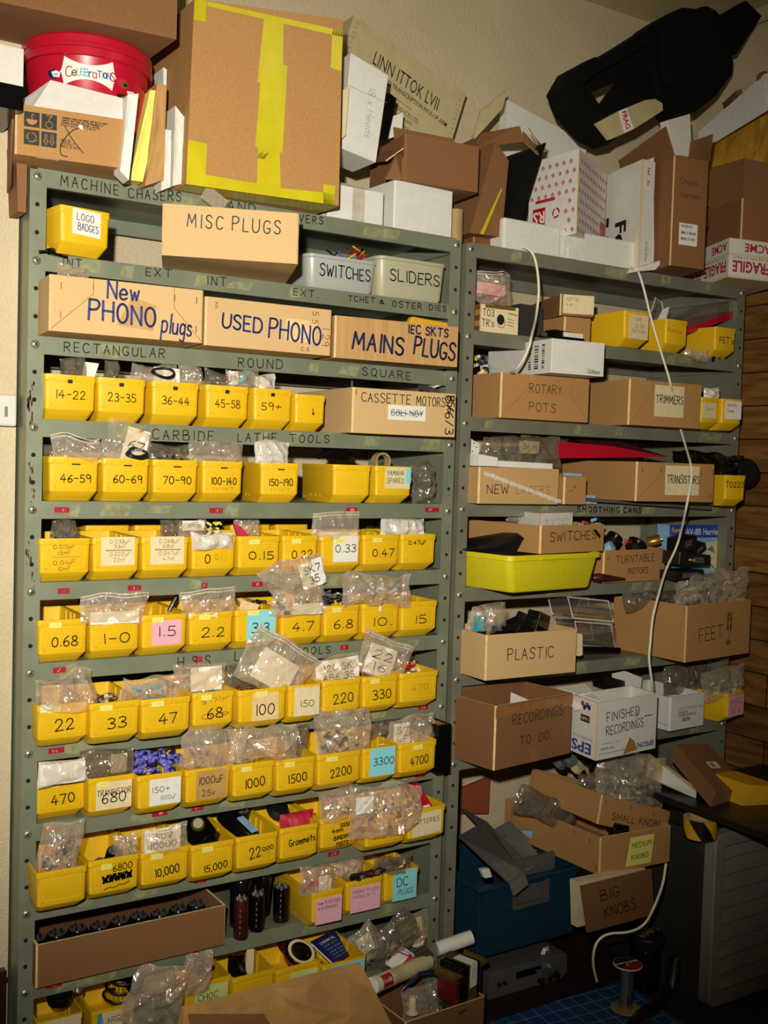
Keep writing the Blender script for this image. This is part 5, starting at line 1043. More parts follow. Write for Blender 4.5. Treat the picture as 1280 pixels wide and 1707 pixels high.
for k in range(6): q.ribbon([(w_*(.455+.008*k), h_*.20), (w_*(.462+.012*k), h_*(.225+.006*(k % 3)))], .0012, lambda x, z: mp(x, z)-n_*.0015)
q.build('scribble', o)
MB().mat('film').box(0, 0, 0, .05, .002, .03).build('loose_tape', o, loc=tuple(fo+Vector((.03, .0, -.02))), rot=(0, .5, 0))
# things right of it
o = slab('record_arm_box', 'large flat cream box with thin black printed capitals leaning on the wall', 'box', [(590, 25), (777, 156), (735, 294), (548, 163)], .25, .075, 'creamB')
w_, h_, _ = DIM[o.name]; n_ = Vector((0, -1, 0)); mp = fr(o); q = MB()
printed(q, 'LINN ITTOK LVII', w_*.52, h_*.73, h_*.155, mp, width=w_*.58, bold=-.004); printed(q, 'DIRECT COUPLED TRANSCRIPTION PICK-UP ARM', w_*.52, h_*.58, h_*.055, mp, width=w_*.80, bold=.006)
for k, (tx, a) in enumerate((('manufactured by', .16), ('LINN PRODUCTS LTD', .30), ('235 DRAKEMIRE DRIVE', .22), ('CASTLEMILK GLASGOW', .20), ('SCOTLAND', .14), ('G45 9SZ', .12))): printed(q, tx, w_*.54, h_*(.47-.075*k), h_*(.05 if k == 1 else .03), mp, width=w_*a)
for z in range(12): write(q, 'im', w_*.035, h_*(.95-.06*z), h_*.025, mp, .0006, width=w_*.03, ink='grey'); write(q, 'im', w_*.965, h_*(.95-.06*z), h_*.025, mp, .0006, width=w_*.03, ink='grey')
q.build('lettering', o)
o = slab('white_box', 'upright white box with faint pencil writing 18 x Heads', 'box', [(585, 88), (647.5, 126), (626.5, 271), (569, 247)], .02, .10, 'white', bevel=.001)
w_, h_, _ = DIM[o.name]; q = MB(); write(q, '18 x Heads', w_*.62, h_*.48, .018, fr(o), .0008, width=h_*.52, ang=-PI/2-.0, ink='grey'); q.mat('grey').ribbon([(0, h_*.66), (w_, h_*.66)], .0008, fr(o)); q.build('lettering', o)
slab('cream_card', 'cream folded card in front of the pencilled white box', 'card', [(571, 150), (582, 145), (576, 225), (569, 232)], .0, .01, 'cream')
slab('dark_box', 'dark box edge between the white box and the cream lettered box', 'box', [(648, 154), (661, 164), (646, 232), (636, 232)], .1, .1, 'gloss')
slab('paper_wad', 'white papers tucked behind the brown flap box', 'paper', [(650, 195), (672, 188), (670, 224), (645, 232)], .13, .04, 'paper')
o = carton('white_box', 'white box with a strip of clear tape next to the taped carton', 'box', (548, 303), (641, 324), .0, .0, S(0), .2, 'white', closed=True, edge='white')
w_, h_, _ = DIM[o.name]; MB().mat('tapeC').rect(w_*.42, 0, w_*.64, h_, front(o)).build('tape', o); MB().mat('white').hexa([(w_*.02, .01, h_), (w_*.9, .01, h_), (w_*.9, .012, h_), (w_*.02, .012, h_), (w_*.0, .04, h_+.02), (w_*.78, .04, h_+.015), (w_*.78, .042, h_+.015), (0, .042, h_+.02)]).build('flap', o)
M['tapeB'] = M['tapeB']
o = carton('white_box', 'plain white box at the right end of the left unit top', 'box', (658.5, 299.5), (756, 320), .005, .012, S(0), .2, 'white', closed=True, edge='white')
zt = DIM[o.name][1]+S(0)
rod('tan_tape_roll', 'tan roll standing beside the plain white box', 'roll', Vector((at(767, 370, .03).x, .05, S(0))), Vector((at(767, 370, .03).x, .05, S(0)+.076)), .018, 'tan')
o = carton('cardboard_box', 'open brown box with torn flaps on the two white boxes', 'box', (676, 214), (800, 253), .0, -.02, zt, .18, 'cardR', t=.003, edge='cardD')
w_, h_, d_ = DIM[o.name]
q = MB().mat('cardR').hexa([(0, d_*.3, h_), (w_*.82, d_*.3, h_), (w_*.82, d_*.31, h_), (0, d_*.31, h_), (.0, d_*.34, h_+.03), (w_*.82, d_*.34, h_+.028), (w_*.82, d_*.35, h_+.028), (0, d_*.35, h_+.03)]); q.build('flap', o)
MB().mat('cardR').hexa([(w_*.82, .002, h_), (w_, .002, h_), (w_, .004, h_), (w_*.82, .004, h_), (w_*.85, .06, h_+.012), (w_+.012, .05, h_+.035), (w_+.012, .052, h_+.035), (w_*.85, .062, h_+.012)]).build('flap', o)
MB().mat('cardD').hexa([(-.003, .0, h_*.7), (0, .0, h_*.7), (0, d_, h_*.95), (-.003, d_, h_*.95), (-.045, .0, h_*.35), (-.042, .0, h_*.35), (-.048, d_*.9, h_*.62), (-.05, d_*.9, h_*.62)]).mat('edge').hexa([(-.046, -.001, h_*.34), (-.004, -.001, h_*.66), (-.004, .001, h_*.66), (-.046, .001, h_*.34), (-.046, -.001, h_*.37), (-.004, -.001, h_*.69), (-.004, .001, h_*.69), (-.046, .001, h_*.37)]).build('flap', o)
MB().mat('cardD').hexa([(-.05, -.004, -.005), (-.004, -.004, .0), (-.004, 0, .0), (-.05, 0, -.005), (-.036, -.03, h_*.45), (-.004, -.004, h_*.5), (-.004, 0, h_*.5), (-.036, -.026, h_*.45)]).build('flap', o)

# ------------------------------------------------------------------ on top of the right unit
o = slab('tall_carton', 'tall open brown carton with black foam inside leaning to the right', 'carton', [(826, 236), (848, 268), (836, 395), (783, 388)], .05, .22, 'cardR')
fo, fu, fv, fo2 = FR[o.name]
Lf = fo+fu*1.01; Lt = fo+fu*1.18+fv*.98
MB().mat('blackF').hexa([Lf, Lf+Vector((.045, .01, -.004)), Lf+Vector((.045, .2, -.004)), Lf+Vector((0, .2, 0)), Lt, Lt+Vector((.055, .01, .032)), Lt+Vector((.055, .2, .032)), Lt+Vector((0, .2, 0))]).build('foam_lining', o)
q = MB().mat('cardO'); tp_ = fo+fu*1.2+fv*.98
q.hexa([tp_+Vector((-.03, 0, .02)), tp_+Vector((.012, -.012, -.012)), tp_+Vector((.012, -.008, -.012)), tp_+Vector((-.03, .004, .02)), tp_+Vector((-.005, .03, .052)), tp_+Vector((.038, .03, .026)), tp_+Vector((.038, .034, .026)), tp_+Vector((-.005, .034, .052))]).build('flap', o)
q = MB().mat('cardO'); q.hexa([tp_+Vector((.012, .0, .03)), tp_+Vector((.070, .02, .012)), tp_+Vector((.070, .024, .012)), tp_+Vector((.012, .004, .03)), tp_+Vector((.012, .03, .065)), tp_+Vector((.075, .06, .04)), tp_+Vector((.075, .064, .04)), tp_+Vector((.012, .034, .065))]).build('flap', o)
q = MB().mat('cardD'); q.hexa([tp_+Vector((-.03, 0, .015)), tp_+Vector((-.026, 0, .015)), tp_+Vector((-.055, .16, .03)), tp_+Vector((-.06, .16, .03)), tp_+Vector((-.045, 0, .05)), tp_+Vector((-.04, 0, .05)), tp_+Vector((-.04, .16, .07)), tp_+Vector((-.045, .16, .07))]).build('flap', o)
q = MB().mat('tapeY'); n_ = Vector((0, -.0012, 0)); q.poly([fo+fu*.30+n_, fo+fu*.42+n_, fo+fu*.60+fv*.5+n_, fo+fu*.56+fv*.52+n_]).build('yellow_strip', o); MB().mat('fold').ribbon([(.002, .01), (.050, .15)], .0012, fr(o)).build('crease', o)
slab('beige_card', 'thin beige card panel leaning behind the tall carton', 'panel', [(801, 186), (845, 150), (838, 180), (786, 238)], .17, .008, 'creamB')
o = slab('white_foam_sheet', 'white foam sheet with black print behind the tall carton and patterned box', 'foam sheet', [(845, 166), (978, 238), (974, 330), (840, 330)], .30, .03, 'foam')
q = MB(); w_, h_, _ = DIM[o.name]; write(q, 'Z/V W', w_*.86, h_*.93, .03, plane_map(fr(o)(0, 0), FR[o.name][1], FR[o.name][2]), .006, width=w_*.22); q.build('lettering', o)
o = carton('wooden_box', 'small dark wooden box at the left end of the right unit top', 'box', (790, 383), (848, 397), .085, .085, Q(0), .14, 'wood', closed=True, edge='woodL', cut=.002)
MB().mat('gold').lathe([(.008, 0), (.012, .004), (.006, .01)], 10, (-.012, -.02, 0)).build('rusty_knob', o, smooth=40)
# patterned box, seen corner on
def cornerbox(name, label, cat, L0, Mid, R0, YL, YM, YR, zb, ztop, m, closed=True, t=.004):
    """plan corners from three upright edges: left, near, right"""
    a, b_, c = at(*L0, YL), at(*Mid, YM), at(*R0, YR); P = [Vector((p.x, p.y, 0)) for p in (a, b_, c)]; P.append(P[0]+P[2]-P[1]); o0 = Vector((P[1].x, P[1].y, zb)); h = ztop-zb
    L_ = [p-Vector((P[1].x, P[1].y, 0)) for p in P]; mb = MB().mat(m); H = Vector((0, 0, h))
    if closed: mb.hexa(L_ + [p+H for p in L_])
    else:
        n = 4; ctr = sum(L_, Vector())/4; I = [p + (ctr-p).normalized()*t*1.6 for p in L_]
        for i in range(4):
            j = (i+1) % 4; mb.poly([L_[i], L_[j], L_[j]+H, L_[i]+H]); mb.poly([I[j], I[i], I[i]+H, I[j]+H]); mb.mat('edge').poly([L_[i]+H, L_[j]+H, I[j]+H, I[i]+H]).mat(m)
        mb.poly(list(reversed(L_))); mb.poly([p+Vector((0, 0, t)) for p in I])
    eu = (L_[0]-L_[1]).normalized()*.003; ev = (L_[2]-L_[1]).normalized()*.003
    mb.mat('edge').hexa([L_[1]-eu*.1-ev*.1, L_[1]+ev-eu*.15, L_[1]+ev+eu, L_[1]+eu-ev*.15, L_[1]-eu*.1-ev*.1+H, L_[1]+ev-eu*.15+H, L_[1]+ev+eu+H, L_[1]+eu-ev*.15+H])
    o = mb.build(name, loc=o0); tag(o, label, cat); wl, wr = (L_[0]-L_[1]).length, (L_[2]-L_[1]).length; DIM[o.name] = (wr, h, wl)
    nl = (-L_[0]).normalized().cross(Vector((0, 0, 1))); nr = L_[2].normalized().cross(Vector((0, 0, 1)))
    return o, plane_map(L_[0]+nl*.0008, -L_[0], (0, 0, 1)), plane_map(nr*.0008, L_[2], (0, 0, 1)), wl, wr, h
zt = at(968, 243, -.03).z
o, ml, mr, wl, wr, h = cornerbox('patterned_box', 'white box covered with red square logos, corner facing', 'box', (882, 320), (964, 300), (1010, 325), .16, -.01, .12, Q(0)+.055, zt, 'white')
o['_t'] = 0; del o['_t']
q = MB(); rr = random.Random(2)
def rsmark(mp, x, z, s, a): 
    q.mat('redP').flat([(x+s*math.cos(a+PI/4+k*PI/2), z+s*math.sin(a+PI/4+k*PI/2)) for k in range(4)], mp); n_ = (mp(1, 0)-mp(0, 0)).cross(mp(0, 1)-mp(0, 0))*.0004; write(q, 'RS', x, z, s*.8, lambda u, v: mp(u, v)+n_, .0010, width=s*1.0, ang=a, ink='paper')
for mp, W in ((ml, wl), (mr, wr)):
    for i in range(int(W/.024)+1):
        for j in range(int(h/.024)+1):
            x, z = .012+i*.024+(j % 2)*.012, .012+j*.024
            if x < W-.008 and z < h-.008 and not (mp is ml and z < h*.48 and x < W*.72): rsmark(mp, x, z, .0068, .5)
            elif mp is mr and x > W*.75 and z < h*.45: pass
x0 = wl*.15; q.mat('red').rect(wl*.10, h*.17, wl*.36, h*.40, ml); n_ = (ml(1, 0)-ml(0, 0)).cross(ml(0, 1)-ml(0, 0))*.0005; printed(q, 'RS', wl*.23, h*.285, h*.15, lambda u, v: ml(u, v)+n_, 'paper', flip=True, bold=.02)
q.mat('redP')
for k in range(3): q.ribbon([(wl*.58+.011*math.cos(k*2.09+t*.35), h*.30+.011*math.sin(k*2.09+t*.35)) for t in range(5)], .0045, ml)
q.rect(wl*.15, h*.46, wl*.55, h*.50, ml); q.mat('red').rect(wr*.82, 0, wr*1.0, h*.36, mr); q.mat('redP')
for k in range(3): q.ribbon([(wr*(.5+.1*k), h*.06), (wr*(.5+.1*k), h*.2)], .0014, mr)
q.build('printed_pattern', o)
# foam blocks
zf = at(840, 360, .03).z
pa, pb_, pc = at(838, 415, .035), at(934, 430, .028), at(1070, 447, .02)
o = MB().mat('foam').box(0, 0, 0, pb_.x-pa.x+.004, .10, zf-Q(0)).mat('foam').build('foam_block', loc=(pa.x, .034, Q(0)), bevel=.006); tag(o, 'left block of white foam lying on the right unit top', 'foam block')
o = MB().mat('foam').box(.006, 0, 0, pc.x-pb_.x, .07, (zf-Q(0))*.92).box(.02, -.003, 0, .05, .0, .03).build('foam_block', loc=(pb_.x, .026, Q(0)), bevel=.006); tag(o, 'right, longer block of white foam in front of the patterned box', 'foam block')
q = MB().mat('redP').box(.29, -.0005, .012, .294, 0, .034).mat('ink').box(.29, -.0005, .034, .295, 0, .05).build('print_mark', o)
# courier box
o, ml, mr, wl, wr, h = cornerbox('courier_box', 'white courier box with big sideways black letters and a printed spine', 'box', (1008, 380), (1068, 350), (1089, 350), .17, .0, .004, Q(0)+.001, at(1068, 264, .0).z, 'white')
q = MB(); printed(q, 'Fe', wl*.46, h*.37, .055, ml, 'ink', bold=.03, ang=-PI/2); printed(q, 'Ex', wl*.46, h*.14, .04, ml, 'redP', bold=.03, ang=-PI/2)
q.mat('ink').rect(wl*.04, h*.48, wl*.12, h*.57, ml); q.ribbon([(wl*.08+.008*math.cos(t*.6), h*.36+.008*math.sin(t*.6)) for t in range(11)], .002, ml)
q.build('lettering', o); q = MB(); printed(q, 'Fed', wr*.5, h*.90, .0095, mr, 'ink', bold=.02, ang=-PI/2); printed(q, 'Ex', wr*.5, h*.79, .0095, mr, 'redP', bold=.02, ang=-PI/2); printed(q, 'Small Box', wr*.55, h*.16, .009, mr, 'grey', ang=-PI/2); q.build('lettering', o)
slab('white_card', 'white card standing right of the courier box', 'card', [(1078, 268), (1090, 262), (1090, 440), (1084, 446)], .015, .10, 'paper')
slab('loose_paper', 'loose folded paper sticking out under the courier box', 'paper', [(1070, 444), (1108, 432), (1092, 450), (1066, 452)], -.02, .05, 'paper')
# tall open carton
o, ml, mr, wl, wr, h = cornerbox('open_carton', 'tall open brown carton marked Steel Harden with a white sticker', 'carton', (1040, 400), (1118, 400), (1175, 400), .19, -.072, -.088, Q(0)+.001, at(1120, 258, -.072).z, 'cardD', closed=False)
q = MB(); write(q, 'Steels', wr*.45, h*.78, .014, mr, .0012, width=wr*.5, ink='inkBr'); write(q, 'Harden', wr*.5, h*.66, .014, mr, .0012, width=wr*.55, ink='inkBr'); q.build('lettering', o)
q = MB().mat('paper').rect(wr*.22, h*.20, wr*.76, h*.40, mr); n_ = (mr(1, 0)-mr(0, 0)).cross(mr(0, 1)-mr(0, 0))*.0005; mp = lambda u, v: mr(u, v)+n_
for z in (.36, .30, .245): bars(q, wr*.28, h*z, wr*(.6 if z > .31 else .7), h*(z+.025), mp, 'ink', int(z*100))
q.build('label', o)['label'] = 'white printed sticker'
tl = mr(0, h); U_ = mr(1, 0)-mr(0, 0); V_ = Vector((0, 0, 1)); B_ = ml(0, 0)-ml(1, 0)
MB().mat('cardR').hexa([ml(0, h), ml(wl, h), ml(wl, h)+U_*.003, ml(0, h)+U_*.003, ml(wl*.0, h)+V_*.055-U_*.03, ml(wl*.93, h)+V_*.075-U_*.02, ml(wl*.93, h)+V_*.075-U_*.017, ml(0, h)+V_*.055-U_*.027]).build('flap', o)
MB().mat('cardR').hexa([tl+U_*wr, tl+U_*(wr+.003), tl+U_*(wr+.003)+B_*wl*.6, tl+U_*wr+B_*wl*.6, tl+U_*(wr+.008)+V_*.07, tl+U_*(wr+.011)+V_*.07, tl+U_*(wr+.011)+B_*wl*.5+V_*.085, tl+U_*(wr+.008)+B_*wl*.5+V_*.085]).build('flap', o)
slab('white_carton', 'white carton standing inside the tall open brown carton', 'carton', [(1114, 200), (1150, 190), (1153, 262), (1124, 258)], .02, .03, 'white')
# boxes at the far right
zf = at(1216, 395, -.06).z
o, ml, mr, wl, wr, h = cornerbox('fragile_box', 'white box bound with red and white FRAGILE tape at the right edge', 'box', (1140, 440), (1214.5, 430), (1310, 440), .20, -.055, -.09, Q(0)+.001, zf, 'cream')
q = MB()
for mp, W in ((ml, wl), (mr, wr)):
    n_ = (mp(1, 0)-mp(0, 0)).cross(mp(0, 1)-mp(0, 0))*.0006; m2 = lambda u, v, mp=mp, n_=n_: mp(u, v)+n_
    q.mat('paper').rect(0, h*.05, W, h*.56, mp).rect(0, h*.62, W, h*.98, mp)
    for k in range(3):
        x = (W-.075-.15*k) if mp is ml else .075+.15*k
        if 0 < x < W: printed(q, 'FRAGILE', x, h*.30, h*.30, m2, 'redP', width=.125, bold=.03, flip=True); printed(q, 'FRAGILE' if k else 'ACME', x+.02, h*.80, h*.22, m2, 'redP', width=.09, bold=.02, flip=True); write(q, 'handle with care this way', x, h*.53, .004, m2, .0008, width=.12)
q.build('printed_tape', o)
zb = zf+.0015; o, ml, mr, wl, wr, h = cornerbox('brown_box', 'brown box with a black and yellow label on top of the FRAGILE box', 'box', (1150, 370), (1236, 360), (1310, 365), .22, -.03, -.08, zb, at(1236, 330, -.03).z, 'cardD')
MB().mat('tapeY').poly([Vector((p.x, p.y, h+.0006)) for p in (ml(wl*.45, 0)+Vector((.0, .0, 0)), ml(wl*.95, 0)+Vector((.003, .01, 0)), mr(wr*.28, 0)+Vector((0, .10, 0)), ml(wl*.45, 0)+Vector((.05, .03, 0)))]).mat('paper').poly([Vector((p.x, p.y, h+.0010)) for p in (ml(wl*.5, 0)+Vector((.005, .006, 0)), ml(wl*.85, 0)+Vector((.006, .012, 0)), ml(wl*.85, 0)+Vector((.03, .022, 0)), ml(wl*.5, 0)+Vector((.03, .02, 0)))]).build('label', o)
q = MB(); printed(q, 'UP', wl*.35, h*.55, .02, ml, 'ink', bold=.02); q.build('lettering', o)
slab('brown_box', 'tall dark brown box at the right edge behind the labelled one', 'box', [(1241, 264), (1300, 275), (1300, 398), (1236, 392)], [.01, -.06, -.06, .01], .12, 'cardR')
softslab('golden_envelope', 'large golden padded envelope leaning at the right edge', 'envelope', [(1178, 262), (1290, 165), (1300, 330), (1178, 345)], [.20, -.03, -.03, .16], .03, 'goldfoil', 6, .010, 12)
slab('white_foam_board', 'long white foam board slanting up at the right edge', 'board', [(1178, 215), (1290, 118), (1290, 178), (1178, 246)], [.16, -.10, -.10, .16], .03, 'foam')
slab('brown_card', 'small dark card behind the slanting white board', 'card', [(1212, 170), (1236, 148), (1240, 162), (1224, 182)], [.12, .03, .03, .12], .02, 'cardR')
tag(MB().mat('cardR').lathe([(.014, 0), (.016, .004), (.016, .02), (.01, .024)], 16).build('brown_disc', loc=at(1266, 132, -.04), rot=(PI/2, 0, 0), smooth=40), 'small brown round lid above the slanting white board', 'lid')
# moulded black packaging
c_ = at(1060, 150, .13)
def pz(px, py, Y=.13): p = at(px, py, Y)-c_; return (p.x, p.z)
Z4 = lambda x, y: (850+x/2.977, y/2.977)
root = empty('foam_moulding', 'big black moulded foam packaging lying over the boxes at the top right', 'packaging', c_)
def part(pts, y0, y1, name, bev=.008):
    q = MB().mat('blackF').prism([pz(*Z4(*p)) for p in pts], y0, y1); o = q.build(name, root, bevel=bev); return o
part([(200, 465), (255, 370), (385, 298), (395, 310), (520, 235), (655, 150), (665, 158), (700, 195), (560, 290), (400, 375), (320, 440), (330, 520), (405, 640), (495, 690), (440, 735), (360, 700), (245, 575)], -.035, .02, 'frame_arm')
for pl in ([(400, 375), (560, 290), (700, 195), (760, 340), (540, 405), (410, 455), (320, 440)], [(540, 405), (760, 340), (700, 495), (540, 545), (455, 520)], [(320, 440), (410, 455), (455, 520), (540, 545), (425, 610), (330, 520)]): part(pl, .005, .022, 'web', .002)
part([(655, 150), (750, 90), (830, 48), (895, 55), (940, 40), (985, 62), (1025, 110), (1075, 320), (1070, 380), (990, 490), (890, 565), (800, 600), (765, 540), (700, 490), (665, 330)], -.03, .05, 'main_block', .012)
part([(690, 190), (800, 120), (910, 140), (975, 230), (1000, 360), (930, 470), (800, 520), (720, 440), (680, 320)], -.055, -.02, 'round_boss', .014)
part([(985, 100), (1110, 28), (1187, 103), (1062, 295), (1010, 200)], -.045, -.02, 'strap', .003)
t_ = at(1050, 200, .05); pp = [at(*p, .05)-t_ for p in ((994, 205), (1036, 183), (1075, 167), (1092, 165), (1104, 172), (1105, 184), (1055, 216), (1016, 233))]
o = tag(MB().mat('creamB').prism([(p.x, p.z) for p in pp], 0, .01).build('taped_cardboard', loc=t_), 'pale rounded cardboard piece with red printed tape below the black moulding', 'cardboard')
q = MB().mat('paper'); fm = plane_map((0, -.0006, 0), (1, 0, 0), (0, 0, 1)); f2 = plane_map((0, -.0012, 0), (1, 0, 0), (0, 0, 1)); ps = [at(*p, .05)-t_ for p in ((1030, 186), (1044, 180), (1056, 214), (1040, 222))]; q.flat([(p.x, p.z) for p in ps], fm); printed(q, 'FRAG', (ps[0].x+ps[2].x)/2, (ps[0].z+ps[2].z)/2, .018, f2, 'redP', bold=.03, ang=-1.15, width=.045); q.build('printed_tape', o)
# ------------------------------------------------------------------ RIGHT UNIT rows
YR0 = .0225
bag('clear zip bag of pink foam on the wooden TO3 box', 786, 456, 848, 506, .09, .05, 'film', 101, zipped=True, bits=['pink', 'redP'], nb=20, slip=(-.9, -.5, .6, .25, 'pink', '', 'ink'))
o = carton('wooden_box', 'small wooden drawer marked TO3 TRs with a finger hole and ring', 'drawer', (801, 504), (865.5, 516), .03, .025, Q(1), .2, 'cream', closed=True, edge='woodL', cut=.002)
def holering(o, fx, fz, r):
    w, h, d = DIM[o.name]; mp = front(o); n_ = Vector((0, -.0004, 0))
    MB().mat('hole').flat([(fx*w+r*math.cos(t*PI/10), fz*h+r*1.15*math.sin(t*PI/10)) for t in range(20)], mp).mat('wood').ribbon([(fx*w+r*.15+r*1.05*math.cos(-2.6+t*.3), fz*h-r*.75+r*.95*math.sin(-2.6+t*.3)) for t in range(12)], .0016, lambda u, v: mp(u, v)+n_).build('ring_pull', o)
ink(o, "TO3\nTR's", .20, .52, .016, .0018, width=.30); holering(o, .52, .50, .011); ink(o, '-', .83, .74, .03, .0017, width=.26, ang=-.1)
for k in range(3): ink(o, '----', .78, .54-.11*k, .008, .0014, width=.17, ang=-.12)
w_, h_, d_ = DIM[o.name]; MB().mat('gold').rect(w_*.12, h_*.88, w_*.9, h_, front(o)).build('tape', o)
for k in range(5): MB().mat('woodL' if k % 2 else 'wood').box(-.0015, .001, h_*k/5, 0, .18, h_*(k+1)/5).build('side_strip', o)
slab('smoked_box', 'dark smoked plastic box behind the wooden TO3 drawer', 'box', [(868, 506), (905, 512), (905, 565), (866, 560)], .08, .1, 'smoke')
lo = carton('card_box', 'lower brown card drawer of the stacked pair', 'drawer', (941.6, 524), (986, 535), .03, .02, Q(1), .20, 'cardO', closed=True); holering(lo, .62, .15, .008)
zt = Q(1)+DIM[lo.name][1]
o = carton('card_box', 'upper card drawer with a cream front, tilted on the lower one', 'drawer', (934.6, 483), (990, 500), .03, .0, zt+.001, .24, 'cardD', closed=True); note(o, .08, .1, 1.0, .98, 'cream', [('OPTO', .3, .76, .009, 'pencil', .35), ('4 up', .2, .5, .006, 'pencil', .2)], face=front); holering(o, .55, .42, .0105)
tag(MB().mat('gloss').hexa([(0, 0, 0), (.12, 0, 0), (.12, .05, 0), (0, .05, 0), (.025, .006, .022), (.105, .006, .018), (.105, .04, .018), (.025, .04, .022)]).mat('paper').box(.05, -.0006, .006, .112, .004, .017).mat('metal').tube([(-.02, .0, .006), (-.008, 0, .006)], .005, 8).build('black_adapter', loc=at(914, 568, .0).xy.to_3d()+Vector((0, 0, Q(1)))), 'black adapter with a white label under the stacked drawers', 'adapter')
b1 = sbin('yellow bin with a cream faded note on the upper right row', (1041, 518), (1083, 525), -.005, -.005, Q(1), d=.25, h=.088); note(b1, .2, .22, .94, .92, 'cream', [('TAPE', .45, .8, .008, 'pencil', .4), ('SLIDE', .55, .55, .008, 'pencil', .5), ('SWITCHES', .5, .32, .008, 'pencil', .7)], face=bfront)
b2 = sbin('plain-fronted yellow bin with faint pen between the noted bin and the FETs bin', (1110, 533), (1147, 537), -.0, -.0, Q(1), d=.2, h=.083); bink(b2, 'Relays', .4, .66, .011, .0009, 'fold', .6)
b3 = sbin('yellow bin marked FETs in black', (1192, 548), (1227, 552), -.0, -.0, Q(1), d=.2, h=.08); bink(b3, "FET's", .56, .58, .016, .0022, width=.66)
slab('white_label_card', 'white paper tag sticking up from the plain-fronted bin', 'paper', [(1106, 515), (1116, 511), (1108, 540), (1094, 538)], .04, .003, 'paper')
tag(MB().mat('filmw').tube([(0, 0, 0), (.015, 0, .04), (.04, 0, .03), (.055, 0, -.02)], .002, 6).build('clear_tube', loc=at(1085, 520, .1)), 'thin clear tube loop behind the plain-fronted bin', 'tube')
o = slab('parts_organiser', 'flat organiser box with a red base tilted over the FETs bin', 'organiser', [(1147, 546), (1224, 517), (1226, 529), (1148, 557)], .06, .12, 'red', bevel=.002)
fo, fu, fv, fo2 = FR[o.name]; MB().mat('glass').hexa([fo+fv, fo+fu+fv, fo+fu+fv+fo2, fo+fv+fo2, fo+fv*2.6+fu*-.1, fo+fu*.98+fv*2.8, fo+fu*.98+fv*2.8+fo2, fo+fv*2.6+fo2-fu*.1]).build('clear_lid', o)
bag('clear bag lying between the plain-fronted and FETs bins', 1140, 580, 1180, 600, -.005, .03, 'film', 102, bits='paper', nb=5)
heap('plastic_component', 'small component lying under the FETs bin', 'components in front of the FETs bin', ['redP', 'black', 'metal'], 1182, 590, 1215, 600, -.0, 6, seed=31)
# row 2
o = carton('cardboard_box', 'tan cardboard box marked ROTARY POTS', 'box', (836, 619), (984, 634), -.02, -.03, Q(2), .22, 'cardO', fold=.30)
ink(o, 'ROTARY', .49, .70, .020, .0016, width=.36); ink(o, 'POTS', .46, .28, .020, .0016, width=.29)
zt = Q(2)+DIM[o.name][1]
o = carton('white_box', 'white retail box with barcode lying on the ROTARY POTS box', 'box', (920.5, 563), (1008.4, 573.5), -.085, -.10, zt+.002, .28, 'white', closed=True, edge='white', cut=.0015)
q = MB(); w_, h_, d_ = DIM[o.name]; printed(q, 'Chillblast', w_*.80, h_*.12, .010, front(o), 'ink', width=w_*.24, bold=.01); q.build('lettering', o); q = MB()
for k, (u0, u1) in enumerate(((.66, .70), (.75, .81), (.86, .90))): bars(q, d_*u0, h_*.15, d_*u1, h_*(.80+.05*k), left(o), 'ink', 5+k, True)
q.build('printing', o)
o = carton('cardboard_box', 'tan cardboard box with a white TRIMMERS label', 'box', (1050, 629), (1171, 644.5), -.045, -.06, Q(2), .27, 'cardO', fold=.30)
note(o, .34, .22, .74, .92, 'cream', [('TRIMMERS', .5, .56, .020, 'ink', .94)], label='white paper label')
heap('small_part', 'small dark part piled left of the ROTARY POTS box', 'small parts left of the ROTARY POTS box', ['navy', 'black', 'yel2', 'paper'], 787, 594, 810, 622, .10, 26, (.014, .02), (.004, .006), 33)
b3 = sbin('yellow bin with a cream note half hidden by the TRIMMERS box', (1172, 661), (1196, 664), -.06, -.06, Q(2), d=.2, h=.083); note(b3, .1, .34, .82, .84, 'cream', [('2mm', .5, .6, .008, 'pencil', .6)], face=bfront)
b4 = sbin('yellow bin with a white note reading Schottky Diodes in red', (1203, 662), (1237, 668), -.065, -.075, Q(2), d=.2, h=.083); note(b4, .18, .36, .96, .94, 'paper', [('Schottky', .40, .78, .009, 'inkR', .62), ('Diodes', .34, .46, .009, 'inkR', .46)], face=bfront)
bag('white paper scraps in the note bin beside TRIMMERS', 1172, 646, 1196, 668, -.03, .02, 'filmw', 104, slip=(-.6, -.8, .9, .8, 'paper', '', 'ink'))
# row 3
o = carton('cardboard_box', 'brown cardboard box marked NEW LASERS', 'box', (799, 777), (933.4, 783), -.02, -.03, Q(3), .2, 'card')
ink(o, 'NEW', .23, .40, .021, .0019, width=.26); ink(o, 'LASERS', .67, .40, .018, .0014, width=.42, m='fold'); zl = Q(3)+DIM[o.name][1]
w_, h_, d_ = DIM[o.name]
q = MB().mat('filmw').hexa([(w_*.05, -.004, h_*.78), (w_*1.01, -.004, h_*.02), (w_*1.01, -.003, h_*.02), (w_*.05, -.003, h_*.78), (w_*.06, -.004, h_*.88), (w_*1.02, -.004, h_*.12), (w_*1.02, -.003, h_*.12), (w_*.06, -.003, h_*.88)])
q.mat('paper')
for k in range(10): x = w_*(.09+.096*k); z = h_*(.76-.077*k); q.ribbon([(x+.0035*math.cos(t*.8), z+.0035*math.sin(t*.8)) for t in range(9)], .0012, plane_map((0, -.0046, 0), (1, 0, 0), (0, 0, 1)))
tag(q.build('clip_strip', loc=o.location, rot=tuple(o.rotation_euler)), 'clear strip with a row of hooks hanging across the NEW LASERS box', 'strip')
slab('white_box', 'small white box on the left end of the NEW LASERS box', 'box', [(799, 757), (830, 763), (828, 777.5), (796, 776.5)], .0, .08, 'paper')
